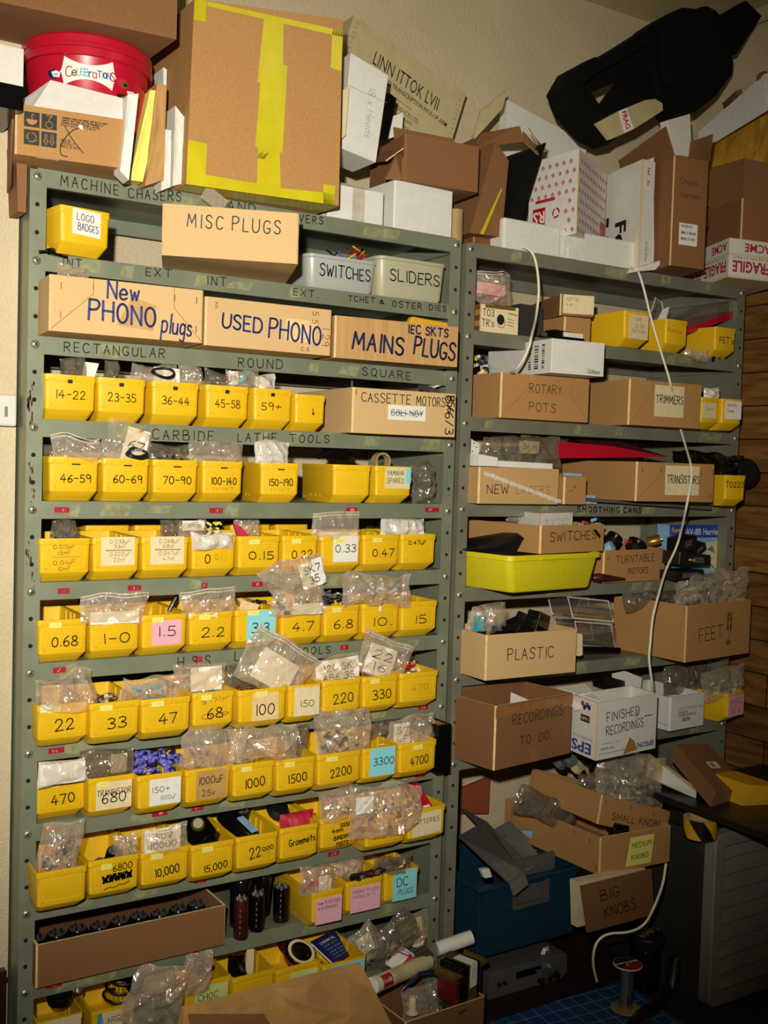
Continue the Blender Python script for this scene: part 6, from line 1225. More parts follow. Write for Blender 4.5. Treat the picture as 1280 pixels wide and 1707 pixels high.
slab('white_box', 'flat white box under the dark bag on the NEW LASERS box', 'box', [(833, 768), (921, 773), (921, 782), (830, 778)], .0, .1, 'paper')
o = slab('spotted_packet', 'white packet with dark spots at the left of its row', 'packet', [(781, 729), (799, 740), (799, 776), (779, 776)], .08, .04, 'paper'); w_, h_, _ = DIM[o.name]; q = MB().mat('ink'); [q.flat([(w_*(.25+.3*(k % 2)+.05*k)+.002*math.cos(t), h_*(.2+.15*k)+.002*math.sin(t)) for t in range(6)], fr(o)) for k in range(5)]; q.build('spots', o)
bag('dark grey bag with a barcode label on top of the NEW LASERS box', 800, 728, 935, 774, .03, .06, 'filmd', 105, slip=(-.15, -.2, .35, .7, 'paper', '25', 'ink'), bits=['dgrey', 'navy', 'gmetal'], nb=30)
bag('clear crinkled bag behind the red folder', 868, 724, 945, 752, .08, .04, 'filmd', 106)
slab('red_folder', 'bright red folder lying in the TRANSISTORS box', 'folder', [(932, 736), (1022, 744), (1114, 762), (932, 764)], .02, .14, 'red')
slab('dark_red_sheen', 'dark red slab shaped as the sheen on the red folder', 'sleeve', [(958, 733), (1035, 736), (1112, 761), (1024, 758)], .04, .12, 'maroon')  # maroon slab standing in for the dark sheen of the folder
o = carton('cardboard_box', 'large tan cardboard box with a white TRANSISTORS label', 'box', (1062, 762), (1192, 781.5), -.09, -.11, Q(3)+.012, .42, 'cardO', fold=.32, staples=[(.07, .8), (.3, .8), (.82, .75), (.97, .8), (.95, .15)], tilt=(0, 0, 0))
note(o, .36, .17, .79, .93, 'cream', [('TRANSISTORS', .52, .54, .020, 'ink', .96)], label='white paper label')
slab('board_strip', 'thin dark board under the TRANSISTORS box', 'board', [(985, 830), (1186, 846), (1186, 850), (985, 836)], -.02, .2, 'dgrey')
o = carton('cardboard_box', 'little brown box between the NEW LASERS and TRANSISTORS boxes', 'box', (941, 795), (979, 795), -.02, -.02, Q(3), .07, 'cardO', closed=True); ink(o, 'stm', .3, .5, .008, .0008, m='fold'); MB().mat('fold').rect(.03, .04, .037, .048, front(o)).build('print', o)
slab('blue_pen', 'blue and white strip on the little brown box', 'strip', [(943, 788), (970, 790), (970, 794), (943, 793)], -.0, .01, 'sky')
tag(MB().mat('sky').box(0, 0, 0, .03, .02, .012).box(0, -.002, .012, .008, .02, .022).box(.014, -.002, .012, .022, .02, .022).build('wire_connector', loc=at(980, 840, .0).xy.to_3d()+Vector((0, 0, Q(3)))), 'pale blue connector under the corner of the TRANSISTORS box', 'connector')
crumple('plastic_bag', 'black bag slumped behind the TO220 bin', 'bag', 1112, 755, 1238, 805, .02, .08, M['gloss'], 107, amp=.008)
b = sbin('yellow bin marked TO220', (1211, 790.5), (1241, 792), -.08, -.09, Q(3), d=.2, h=.083); bink(b, 'TO220', .46, .70, .015, .0020, width=.86)
tag(MB().mat('gloss').lathe([(.036, 0), (.040, .004), (.040, .014), (.036, .018), (.010, .018)], 32).build('black_disc', loc=at(1240, 788, -.02), rot=(0, PI/2, .5), smooth=40), 'black round disc sticking out past the right post', 'disc')
# row 4
loc, rz, w, h = span((849, 926), (1003, 921.5), -.108, -.07, Q(4))
def rr_(x0, x1, y0, y1, r, z, n=4):
    pts = []
    for cx, cy, a0 in ((x1-r, y0+r, -90), (x1-r, y1-r, 0), (x0+r, y1-r, 90), (x0+r, y0+r, 180)):
        for i in range(n+1): a = math.radians(a0+90*i/n); pts.append((cx+r*math.cos(a), cy+r*math.sin(a), z))
    return pts
d = .30; e = .022
o = MB().mat('lemon').loops([rr_(e+.004, w-e-.004, e*.5+.004, d-e, .014, 0), rr_(e, w-e, e*.5, d-e, .016, .005), rr_(.004, w-.004, .003, d-.004, .018, h-.012), rr_(-.002, w+.002, -.004, d+.002, .02, h-.012), rr_(-.002, w+.002, -.004, d+.002, .02, h), rr_(.003, w-.003, .002, d-.003, .016, h), rr_(e+.003, w-e-.003, e*.5+.003, d-e, .014, .006)]).box(w*.32, -.006, h-.012, w*.58, -.003, h-.006).build('plastic_tub', loc=loc, rot=rz, smooth=40)
tag(o, 'large lemon yellow plastic tub', 'plastic tub'); zy = Q(4)+h
q = MB(); A_ = at(779, 922, .04)
q.mat('black'); PA, PB, PC, PD = at(779, 902, .06), at(883, 885, -.03), at(858, 924, -.05), at(779, 918, .0)
for k in range(26):
    t0, t1 = k/26, (k+.55)/26; a0, a1 = PD.lerp(PC, t0), PD.lerp(PC, t1); b0, b1 = PA.lerp(PB, t0), PA.lerp(PB, t1)
    q.hexa([p-A_ for p in (a0, a1, a1+Vector((0, .05, 0)), a0+Vector((0, .05, 0)), b0, b1, b1+Vector((0, .03, 0)), b0+Vector((0, .03, 0)))])
bk = Vector((0, .01, 0)); q.hexa([p-A_+bk for p in (PD, PC, PC+Vector((0, .05, 0)), PD+Vector((0, .05, 0)), PA, PB, PB+Vector((0, .03, 0)), PA+Vector((0, .03, 0)))])
tag(q.build('heat_sink', loc=A_), 'black ribbed heat sink lying in the lemon yellow tub', 'heat sink')
o = carton('cardboard_box', 'tan cardboard box marked SWITCHES standing on the lemon yellow tub', 'box', (901.5, 875), (1008.4, 875), -.085, -.05, zy+.001, .26, 'cardO'); ink(o, 'SWITCHES', .50, .60, .021, .0020, width=.72, ang=.02)
MB().mat('gloss').obox((DIM[o.name][0]*.87, -.002, DIM[o.name][1]*.66), (.028, .002, .007), (0, .7, 0)).build('torn_patch', o)
zs = zy+DIM[o.name][1]
o, ml, mr, wl, wr, h = cornerbox('white_carton', 'small white carton sitting in the SWITCHES box, corner facing', 'carton', (864, 860), (900, 862), (954.5, 860), .06, -.06, -.01, zs-.015, at(900, 856, -.06).z, 'paper')
q = MB(); [write(q, tx, wr*.5, h*z, .008, mr, .0009, width=wr*.7, ink='grey') for tx, z in (('switch', .65), ('0.5 amp', .35))]; bars(q, wl*.6, h+.0, wl*.6+.001, h, ml); q.build('lettering', o)
heap('switch', 'small loose switch in the SWITCHES cardboard box', 'loose switches in the SWITCHES box', ['black', 'redP', 'sky', 'metal'], 960, 866, 1004, 878, -.02, 14, seed=35)
bag('clear bag at the back of the SWITCHES cardboard box', 842, 850, 868, 868, .06, .03, 'film', 108)
o = carton('cardboard_box', 'tan cardboard box marked TURNTABLE MOTORS', 'box', (1007, 918), (1110, 914.5), .0, .02, Q(4), .24, 'cardO', staples=[(.06, .75), (.97, .8)]); ink(o, 'TURNTABLE', .50, .72, .019, .0017, width=.62, ang=.02); ink(o, 'MOTORS', .55, .33, .016, .0017, width=.32, ang=.02)
for lab, px, py, Y, r, l, m, rot in [('black motor coil at the left of the TURNTABLE MOTORS box', 1022, 900, .08, .022, .03, 'black', (.6, .2, 0)), ('pale blue motor at the left of the TURNTABLE MOTORS box', 1013, 914, .05, .015, .03, 'sky', (.9, .5, 0)), ('round black motor in the middle of the TURNTABLE MOTORS box', 1060, 910, .06, .026, .03, 'black', (.5, .1, 0)), ('brass motor at the right of the TURNTABLE MOTORS box', 1090, 902, .07, .014, .035, 'gold', (1.2, .6, .6))]:
    tag(MB().mat(m).lathe([(r*.9, -l/2), (r, -l/2+.002), (r, l/2-.002), (r*.9, l/2)], 24).mat('metal').lathe([(r*.25, l/2), (r*.25, l/2+.006)], 12).build('small_motor', loc=at(px, py, Y), rot=rot, smooth=40), lab, 'motor')
heap('red_wire', 'red wire end between the turntable motors', 'red wires on the turntable motors', ['redP'], 1036, 898, 1048, 912, .03, 6, (.025, .035), (.0008, .001), 36, .04, False, 'wire')
A_, B_ = at(988, 960, .012), at(1042, 965, -.03); A_.z = Q(4)+.0135; mb = MB().mat('maroon').tube([Vector(), (B_-A_)*.2, (B_-A_)*.35, B_-A_], [.010, .013, .011, .002], 14); tag(mb.build('nozzle', loc=A_, smooth=50), 'dark maroon pointed nozzle lying in front of the TURNTABLE MOTORS box', 'nozzle')
bx = slab('model_kit_box', 'blue model aircraft kit box standing at the right of its row', 'box', [(1116, 875), (1204, 880), (1202, 955), (1115, 950)], .08, .045, 'sky', zb=Q(4)+.001)
w_, h_, _ = DIM[bx.name]; mp = fr(bx); n_ = Vector((0, -.0004, 0)); m2 = lambda u, v: mp(u, v)+n_; m3 = lambda u, v: mp(u, v)+n_*2
q = MB().mat('bluep').rect(0, h_*.74, w_, h_, mp).rect(0, 0, w_*.04, h_*.74, mp).rect(w_*.96, 0, w_, h_*.74, mp); printed(q, 'AV-8B Harrier', w_*.62, h_*.86, h_*.13, m2, 'paper', width=w_*.66, bold=.01); printed(q, 'Revell', w_*.13, h_*.90, h_*.10, m2, 'yel2', width=w_*.19, bold=.02); printed(q, '1:144', w_*.09, h_*.78, h_*.07, m2, 'paper', width=w_*.13)
q.mat('teal').rect(w_*.04, 0, w_*.62, h_*.5, m2); q.mat('cream').flat([(w_*.62, h_*.62), (w_*.95, h_*.68), (w_*.95, h_*.1), (w_*.80, h_*.05)], m2); q.mat('gmetal').flat([(w_*.70, h_*.5), (w_*.80, h_*.58), (w_*.86, h_*.42), (w_*.78, h_*.46)], m3); q.mat('navy').ribbon([(w_*.55, h_*.45), (w_*.93, h_*.02)], .003, m3)
q.build('printed_front', bx)
slab('model_kit_box', 'second kit box edge behind the blue model aircraft kit box', 'box', [(1206, 878), (1216, 876), (1213, 945), (1205, 948)], .13, .04, 'bluep', zb=Q(4)+.001)
for lab, px, py, Y, sz, rot in [('black power adapter at the top of the pile before the kit box', 1136, 905, .04, (.07, .05, .035), (.1, -.15, .2)), ('flat black power adapter in the middle of the pile', 1150, 932, .02, (.10, .06, .03), (0, .05, .1)), ('black power adapter with a yellow strip in the pile', 1128, 930, .0, (.07, .05, .035), (0, .1, .3)), ('black adapter at the bottom of the pile by the TURNTABLE MOTORS box', 1135, 957, .0, (.12, .06, .026), (0, 0, .1)), ('slim black plug leaning on the kit box', 1160, 915, .05, (.05, .03, .02), (.2, -.5, 0))]:
    q = MB().mat('black').obox((0, 0, 0), sz, rot)
    if 'yellow' in lab: q.mat('tapeY').obox((.03, -.028, -.004), (.04, .002, .006), rot)
    else: q.mat('dgrey').obox((0, -sz[1]*.51, 0), (sz[0]*.5, .001, sz[2]*.5), rot)
    tag(q.build('power_adapter', loc=at(px, py, Y), bevel=.003), lab, 'adapter')
# row 5
def box3(name, label, TL, TR, Y1, Y2, zb, d, m, **k): return carton(name, label, 'box', TL, TR, Y1, Y2, zb, d, m, **k)
o = box3('cardboard_box', 'tan open cardboard box marked PLASTIC', (811, 1059.5), (963, 1048), -.075, -.078, Q(5), .17, 'cardL', staples=None); ink(o, 'PLASTIC', .48, .52, .026, .0022, width=.50, ang=-.01); zp = Q(5)
slab('label_card', 'pale card stuck to the right side of the PLASTIC box', 'card', [(965, 1056), (971, 1058), (971, 1092), (965, 1094)], -.05, .03, 'cream')
bag('bag with a bright blue corner in the PLASTIC box', 780, 1004, 842, 1055, -.0, .05, 'film', 111, bits=['bluep', 'teal', 'paper'], nb=14, slip=(-.9, -.8, -.3, .2, 'teal', '', 'ink'))
for k, (px, py, sz, rot) in enumerate([(872, 1042, (.05, .03, .05), (.2, .5, .2)), (896, 1036, (.06, .035, .045), (.1, .3, .4)), (850, 1046, (.06, .03, .03), (.1, -.3, 0)), (836, 1052, (.05, .03, .02), (.1, .2, 0))]):
    tag(MB().mat('gloss' if k % 2 else 'black').obox((0, 0, 0), sz, rot).mat('black').obox((0, -.02, .01), (sz[0]*.8, .004, .008), rot).build('black_plastic_part', loc=at(px, py, -.0), bevel=.003), ['black plastic block leaning in the middle of the PLASTIC box', 'toothed black plastic part at the right in the PLASTIC box', 'glossy black part in front in the PLASTIC box', 'flat black part at the left in the PLASTIC box'][k], 'plastic part')
for k, (q4, lab) in enumerate([([(946, 995), (1020, 1002), (1022, 1036), (955, 1030)], 'upper clear plastic case between the PLASTIC and FEET boxes'), ([(958, 1036), (1026, 1042), (1026, 1080), (966, 1076)], 'lower clear plastic case between the PLASTIC and FEET boxes')]):
    o = slab('clear_case', lab, 'case', q4, .02, .08, 'glass', bevel=.003); fo, fu, fv, fo2 = FR[o.name]; MB().mat('filmw').tube([fo, fo+fu, fo+fu+fv, fo+fv, fo], .0022, 6).tube([fo+fo2, fo+fu+fo2, fo+fu+fv+fo2, fo+fv+fo2, fo+fo2], .0022, 6).build('rim', o)
    MB().mat('metal' if k else 'cardO').hexa([fo+fu*.1+fv*.08+fo2*.2, fo+fu*.9+fv*.08+fo2*.2, fo+fu*.9+fv*.08+fo2*.8, fo+fu*.1+fv*.08+fo2*.8, fo+fu*.1+fv*.2+fo2*.2, fo+fu*.9+fv*.2+fo2*.2, fo+fu*.9+fv*.2+fo2*.8, fo+fu*.1+fv*.2+fo2*.8]).build('insert', o)
slab('black_tray', 'black flat tray under the clear plastic cases', 'tray', [(962, 1077), (1035, 1080), (1034, 1090), (966, 1086)], .005, .1, 'gloss')
o, ml, mr, wl, wr, h = cornerbox('cardboard_box', 'big brown cardboard box marked FEET sticking out at the right', 'box', (1022, 1040), (1143, 1060), (1250, 1040), .14, -.102, -.07, Q(5)+.001, at(1144, 1010, -.102).z, 'cardO', closed=False)
q = MB(); write(q, 'FEET', wr*.38, h*.46, .034, mr, .0022, width=wr*.36, ang=.04); write(q, '& 8', wr*.66, h*.58, .030, mr, .0024, width=.02, ang=0); write(q, 'BS', wr*.66, h*.74, .016, mr, .0022, width=.018); write(q, '~', wr*.68, h*.46, .02, mr, .0016, width=.035, ang=PI/2); write(q, '8', wr*.65, h*.26, .012, mr, .0020, width=.016); q.build('lettering', o)
crumple('plastic_bag', 'clear shiny bag of dark rubber feet in the FEET box', 'bag', 1118, 950, 1240, 1010, -.0, .1, 'film', 112, bits=['gloss', 'black', 'maroon'], nb=50, amp=.014)
bag('bag of black and grey feet at the left of the FEET box', 1036, 982, 1130, 1012, .04, .05, 'filmd', 113, bits=['black', 'gloss', 'paper', 'sky'], nb=30)
# row 6
o = box3('cardboard_box', 'worn brown open box marked RECORDINGS TO DO', (826.5, 1177), (955, 1155), -.107, -.068, Q(6), .16, 'cardR'); ink(o, 'RECORDINGS', .54, .74, .023, .0018, width=.66, ang=.02); ink(o, 'TO', .38, .38, .020, .0018, width=.14, ang=.02); ink(o, 'DO.', .64, .38, .020, .0018, width=.16, ang=.02)
w_, h_, d_ = DIM[o.name]; MB().mat('tapeD').rect(w_*.45, 0, w_*.54, h_*.22, front(o)).rect(0, h_*.80, w_, h_*.97, plane_map((0, -.0004, 0), (1, 0, 0), (0, 0, 1))).build('tape', o)
MB().mat('cardR').hexa([(.004, d_-.008, h_), (w_-.004, d_-.008, h_), (w_-.004, d_-.005, h_), (.004, d_-.005, h_), (.004, d_-.0, h_+.015), (w_*.7, d_, h_+.025), (w_*.7, d_+.003, h_+.025), (.004, d_+.003, h_+.015)]).build('flap', o)
slab('paper_sheet', 'white paper sheet standing in the RECORDINGS TO DO box', 'paper', [(852, 1154), (884, 1168), (884, 1200), (850, 1190)], -.0, .002, 'paper')
o, ml, mr, wl, wr, h = cornerbox('printer_carton', 'white printer carton marked FINISHED RECORDINGS with upside-down blue print', 'box', (953, 1200), (994.5, 1220), (1094, 1200), -.052, -.152, -.131, Q(6)+.001, at(994, 1172.5, -.152).z, 'white', closed=False)
q = MB(); write(q, 'FINISHED', wr*.42, h*.74, .021, mr, .0021, width=wr*.54, ang=.05); write(q, 'RECORDINGS', wr*.46, h*.50, .021, mr, .0021, width=wr*.62, ang=.05)
printed(q, 'EPSON', wr*.82, h*.12, h*.10, mr, 'bluep', width=wr*.28, bold=.025, flip=True); printed(q, 'Expression Premium', wr*.26, h*.10, h*.045, mr, 'ink', width=wr*.44, flip=True); printed(q, 'XP-6005', wr*.18, h*.18, h*.045, mr, 'ink', width=wr*.22, flip=True); write(q, 'exceed your vision', wr*.24, h*.27, .003, mr, .0006, width=wr*.3, ink='grey'); q.mat('ink').rect(wr*.78, h*.62, wr*.92, h*.635, mr).mat('tapeC').flat([(wr*.62, h*.60), (wr*.69, h*.66), (wr*.69, h*.80), (wr*.62, h*.76)], mr)
printed(q, 'EPS', wl*.42, h*.15, h*.20, ml, 'bluep', width=wl*.78, bold=.025, flip=True); printed(q, 'EXCEED YOU', wl*.45, h*.32, h*.045, ml, 'grey', width=wl*.8, flip=True)
q.mat('ink').rect(wl*.36, h*.60, wl*.72, h*.72, ml); n2 = (ml(1, 0)-ml(0, 0)).cross(ml(0, 1)-ml(0, 0))*.0005; printed(q, '5 INKS', wl*.54, h*.66, h*.06, lambda u, v: ml(u, v)+n2, 'paper', width=wl*.3, flip=True)
for ink_, cx, cz in (('bluep', .60, .93), ('ink', .50, .88), ('navy', .68, .90), ('redP', .42, .94)): q.mat(ink_).flat([(wl*cx+.007*math.cos(t*PI/3), h*cz-.004+.007*math.sin(t*PI/3)) for t in range(6)], ml)
q.build('printing', o)
q = MB().mat('tapeB').flat([(wr*.44, h*.02), (wr*.68, h*.05), (wr*.62, h*.22), (wr*.54, h*.30), (wr*.50, h*.18)], lambda u, v: mr(u, v)*1.0+(mr(1, 0)-mr(0, 0)).cross(mr(0, 1)-mr(0, 0))*.0005).build('brown_tape', o)
slab('paper_sheet', 'speckled white paper leaning in the FINISHED RECORDINGS carton', 'paper', [(930, 1146), (975, 1140), (1005, 1170), (960, 1185)], [-.0, -.0, -.10, -.09], .003, 'paper')
o = box3('white_box', 'open white box with a printed label right of the FINISHED RECORDINGS carton', (1118, 1163), (1175.5, 1154.5), -.02, -.01, Q(6), .2, 'white', edge='white'); q = MB(); w_, h_, d_ = DIM[o.name]
for k, (tx, z, a) in enumerate((('SINTERED AX', .62, .7), ('HHMM', .50, .25), ('24300/0000/00', .42, .5))): write(q, tx, w_*(.24+a/2), h_*z, .007, front(o), .0010, width=w_*a, ink='ink' if k else 'grey')
bars(q, w_*.34, h_*.22, w_*.60, h_*.34, front(o), 'ink', 9); q.mat('teal').ribbon([(DIM[o.name][2]*.3, h_*.28), (d_*.98, h_*.16)], .002, left(o)); q.build('printing', o)
slab('small_packet_box', 'small black, red and white box inside the row of white boxes', 'packet', [(1005, 1125), (1044, 1136), (1046, 1150), (1006, 1140)], .08, .05, 'black'); slab('small_packet_box', 'white box with a red stripe beside the small black and red one', 'packet', [(1046, 1120), (1070, 1130), (1068, 1152), (1046, 1146)], .07, .06, 'paper')
b = sbin('yellow bin with a pink MISC ICs note', (1212, 1166.5), (1240, 1160), -.03, -.015, Q(6), d=.16, h=.083); note(b, .06, .2, .98, .90, 'pink', [('MISC', .5, .72, .014, 'inkR', .74), ("IC's", .5, .28, .013, 'inkR', .55)], face=bfront)
bag('clear bag of ICs bulging out of the MISC ICs bin', 1170, 1112, 1236, 1168, -.0, .06, 'film', 121, bits=['cream', 'black', 'gold', 'paper'], nb=30)
bag('dark shiny bag behind the open white box', 1105, 1105, 1180, 1155, .08, .06, 'filmd', 122, bits=['black', 'gold'], nb=20)
# white mains cables
def cable(label, pts, r=.0032):
    P = [at(*p) for p in pts]; P = [Vector(v) for v in smoothpts([tuple(p) for p in P], 8)]
    return tag(MB().mat('cable').tube([p-P[0] for p in P], r, 8).build('cable', loc=P[0], smooth=60), label, 'cable')
cable('white twin cable hanging from the foam block down to the ROTARY POTS box', [(872, 412, .02), (884, 418, .0), (893, 437, -.005), (898, 480, -.01), (894, 525, -.02), (886, 560, -.10), (881, 580, -.105), (870, 603, -.10), (858, 618, -.07), (850, 622, -.01)])
cable('long white cable hanging down the middle of the right unit', [(1050, 446, .0), (1062, 450, -.004), (1072, 478, -.01), (1085, 530, -.02), (1098, 575, -.03), (1116, 634, -.07), (1120, 660, -.04), (1128, 690, -.0), (1134, 714, .005), (1143, 745, -.04), (1151, 774, -.11), (1152, 800, -.115), (1144, 845, -.12), (1134, 890, -.06), (1126, 915, -.05), (1110, 950, -.06), (1098, 990, -.10), (1088, 1030, -.115), (1084, 1070, -.12), (1082, 1100, -.12), (1087, 1140, -.11), (1089, 1160, -.08)])
cable('white cable looping down past the BIG KNOBS board to the cutting mat', [(1110, 1440, -.20), (1104, 1475, -.22), (1090, 1512, -.24), (1074, 1540, -.23), (1050, 1553, -.22), (1015, 1557, -.20), (998, 1567, -.19), (990, 1585, -.19), (989, 1610, -.18), (995, 1636, -.17)])
# ------------------------------------------------------------------ bottom right corner
def leanbox(name, label, cat, L, Mp, R, down, m, closed=False, t=.004, edge='edge'):
    """box from three top corners (left, near, right) in the room and the vector down its near edge"""
    L, Mp, R, dn = Vector(L), Vector(Mp), Vector(R), Vector(down); T = [L-Mp, Vector(), R-Mp, L+R-Mp*2]; Bt = [p+dn for p in T]
    mb = MB().mat(m)
    if closed: mb.hexa(Bt+T)
    else:
        c = sum(T, Vector())/4; I = [p+(c-p).normalized()*t*1.6 for p in T]; IB = [p+dn*.96 for p in I]
        for i in range(4):
            j = (i+1) % 4; mb.mat(m).poly([Bt[i], Bt[j], T[j], T[i]]).poly([IB[j], IB[i], I[i], I[j]]); mb.mat(edge).poly([T[i], T[j], I[j], I[i]])
        mb.mat(m).poly(list(reversed(Bt))).poly(IB)
    eu = T[0].normalized()*.003; ev = T[2].normalized()*.003; mb.mat(edge)
    q = [-eu*.1-ev*.1, ev-eu*.15, ev+eu, eu-ev*.15]; mb.hexa([p+dn for p in q]+q)
    o = mb.build(name, loc=Mp); tag(o, label, cat); h = dn.length; up = -dn.normalized()
    nl = (-T[0]).normalized().cross(up); nr = T[2].normalized().cross(up); DIM[o.name] = (T[2].length, h, T[0].length)
    return o, plane_map(T[0]+dn+nl*.0008, -T[0], up), plane_map(dn+nr*.0008, T[2], up), T[0].length, T[2].length, h
# plank on the floor that carries the amplifier
struct(MB().mat('skirt').box(1.02, -.0, .002, 1.60, .33, .045).build('trim_2'))
fa, fb = at(800, 1628, .02), at(922, 1594, .02); zb = .0455
am = empty('amplifier', 'low dark grey hi-fi amplifier under the blue crate', 'amplifier', (1.13, .02, zb)); W_ = .255; H_ = fb.z-zb
MB().mat('dgrey').prism([(0, 0), (W_-.02, 0), (W_, .012), (W_, H_-.008), (W_-.008, H_), (0, H_)], 0, .28).build('body', am, bevel=.002)
MB().mat('gloss').box(.085, -.001, H_*.52, .165, .002, H_*.78).build('display', am)
MB().mat('metal').lathe([(.011, 0), (.010, .014), (.001, .015)], 20, (.195, 0, H_*.62), Matrix(((1, 0, 0), (0, 0, -1), (0, 1, 0)))).build('volume_knob', am, smooth=40)
for k in range(3): MB().mat('black').lathe([(.0095, 0), (.008, .010), (.001, .011)], 16, (.165+.026*k, 0, H_*.22), Matrix(((1, 0, 0), (0, 0, -1), (0, 1, 0)))).build('knob', am, smooth=40)
for k in range(2): MB().mat('black').lathe([(.006, 0), (.005, .006), (.001, .007)], 12, (.03+.018*k, 0, H_*.52), Matrix(((1, 0, 0), (0, 0, -1), (0, 1, 0)))).build('socket', am, smooth=40)
MB().mat('black').lathe([(.004, 0), (.003, .005), (.001, .006)], 12, (.215, 0, H_*.42), Matrix(((1, 0, 0), (0, 0, -1), (0, 1, 0)))).build('button', am, smooth=40)
# blue crate
M0 = at(801, 1479, .022); R0 = atz(966, 1439, M0.z); L0 = atz(812, 1352, M0.z)
zc = max(at(805, 1598, .03).z, zb+H_+.002); hC = M0.z-zc
cr = empty('crate', 'dark blue plastic crate full of bent metal plates', 'crate', (M0.x, M0.y, zc)); U = Vector((R0.x-M0.x, R0.y-M0.y, 0)); wC = U.length; cr.rotation_euler = (0, 0, math.atan2(U.y, U.x)); dC = min(.30, .335-M0.y); i_ = .012; t = .004
mb = MB().mat('blue')
def wall(mb, a, b_, z0, z1, y=0): mb.hexa([(a, i_*(1-z0/hC)+y, z0), (b_, i_*(1-z0/hC)+y, z0), (b_, i_*(1-z0/hC)+t+y, z0), (a, i_*(1-z0/hC)+t+y, z0), (a, i_*(1-z1/hC)+y, z1), (b_, i_*(1-z1/hC)+y, z1), (b_, i_*(1-z1/hC)+t+y, z1), (a, i_*(1-z1/hC)+t+y, z1)])
wall(mb, i_, wC*.34, 0, hC); wall(mb, wC*.66, wC-i_, 0, hC); wall(mb, wC*.34, wC*.66, 0, hC*.62); wall(mb, wC*.34, wC*.66, hC*.88, hC)
mb.box(i_, dC-.006, 0, wC-i_, dC, hC).box(0.004, i_, hC*.0, .008+i_*.6, dC, hC).box(wC-.008-i_*.6, i_, 0, wC-.004, dC, hC).box(i_, i_, 0, wC-i_, dC, .004)
mb.box(wC*.1, .004, hC*.1, wC*.1+.006, .012, hC*.9).box(wC*.9, .004, hC*.1, wC*.9+.006, .012, hC*.9)
mb.build('body', cr)
q = MB().mat('blue')
for a in ((-.014, -.014, wC+.014, .004), (-.014, dC-.004, wC+.014, dC+.008), (-.014, 0, .004, dC), (wC-.004, 0, wC+.014, dC)): q.box(a[0], a[1], hC-.010, a[2], a[3], hC)
q.build('rim', cr, bevel=.003)
q = MB().mat('dgrey'); q.box(wC*.33, -.006, hC*.585, wC*.67, .008, hC*.63).box(wC*.325, -.004, hC*.6, wC*.345, .008, hC*.9).box(wC*.655, -.004, hC*.6, wC*.675, .008, hC*.9).build('handle_frame', cr)
for lab, q4, Ys, th, m in [('large grey folded metal plate lying out of the blue crate', [(770, 1395), (800, 1400), (874, 1455), (850, 1474)], [.16, .18, .0, -.02], .006, 'gmetal'), ('dark metal plate behind the large grey one in the crate', [(764, 1343), (812, 1370), (884, 1440), (868, 1450)], [.26, .24, .04, .06], .006, 'dgrey'), ('dark bracket with bright edges in the crate', [(826, 1385), (852, 1370), (906, 1434), (880, 1452)], [.2, .2, .06, .04], .01, 'gmetal'), ('long dark panel at the left in the crate', [(764, 1395), (800, 1375), (868, 1450), (846, 1472)], [.14, .2, .02, .0], .004, 'dgrey')]:
    o = slab('metal_plate', lab, 'metal plate', q4, Ys, th, m); fo, fu, fv, fo2 = FR[o.name]
    if 'folded' in lab: MB().mat('gmetal').hexa([fo, fo+fu, fo+fu+Vector((0, .004, 0)), fo+Vector((0, .004, 0)), fo+Vector((.004, -.012, -.026)), fo+fu+Vector((.004, -.012, -.026)), fo+fu+Vector((.004, -.008, -.026)), fo+Vector((.004, -.008, -.026))]).build('folded_lip', o)
    if 'bright' in lab:
        for k in range(3): MB().mat('metal').hexa([fo+fv*(.25+.28*k), fo+fu+fv*(.25+.28*k), fo+fu+fv*(.27+.28*k), fo+fv*(.27+.28*k), fo+fv*(.25+.28*k)+Vector((0, -.008, .002)), fo+fu+fv*(.25+.28*k)+Vector((0, -.008, .002)), fo+fu+fv*(.27+.28*k)+Vector((0, -.008, .002)), fo+fv*(.27+.28*k)+Vector((0, -.008, .002))]).build('bright_edge', o)
slab('metal_plate', 'flat plate added behind the crate handle hole, dark for the shaded inside', 'metal plate', [(845, 1440), (925, 1420), (925, 1520), (845, 1535)], .05, .01, 'dgrey')  # dark slab added so the handle hole shows a shaded inside
slab('paper_wad', 'crumpled white paper scrap inside the blue crate', 'paper', [(802, 1450), (816, 1448), (820, 1462), (808, 1464)], .06, .012, 'paper')
slab('pale_bracket', 'pale blue-grey bracket at the right in the crate', 'bracket', [(866, 1384), (888, 1386), (886, 1398), (880, 1396)], .14, .01, 'sky')
slab('terracotta_board', 'terracotta coloured board standing at the back of the crate', 'board', [(766, 1316), (817, 1295), (814, 1356), (766, 1356)], .32, .01, 'terra')
# knob boxes
Mm = at(1001, 1396.5, -.10); Lm = atz(842, 1331, Mm.z); Rm = atz(1118, 1376, Mm.z); dm = at(997, 1458, -.095)-Mm; dm.x = 0
o, ml, mr, wl, wr, h = leanbox('cardboard_box', 'open cardboard box with a yellow MEDIUM KNOBS note', 'box', Lm, Mm, Rm, (0, 0, dm.z), 'cardO')
q = MB().mat('note').flat([(wr*.36, h*.10), (wr*.72, h*.08), (wr*.76, h*.86), (wr*.42, h*.86)], mr); n_ = (mr(1, 0)-mr(0, 0)).cross(mr(0, 1)-mr(0, 0))*.0006; m2 = lambda u, v: mr(u, v)+n_; write(q, 'MEDIUM', wr*.58, h*.64, .013, m2, .0016, width=wr*.28, ang=.04); write(q, 'KNOBS', wr*.56, h*.32, .012, m2, .0016, width=wr*.24, ang=.04); q.build('label', o)['label'] = 'yellow paper note'
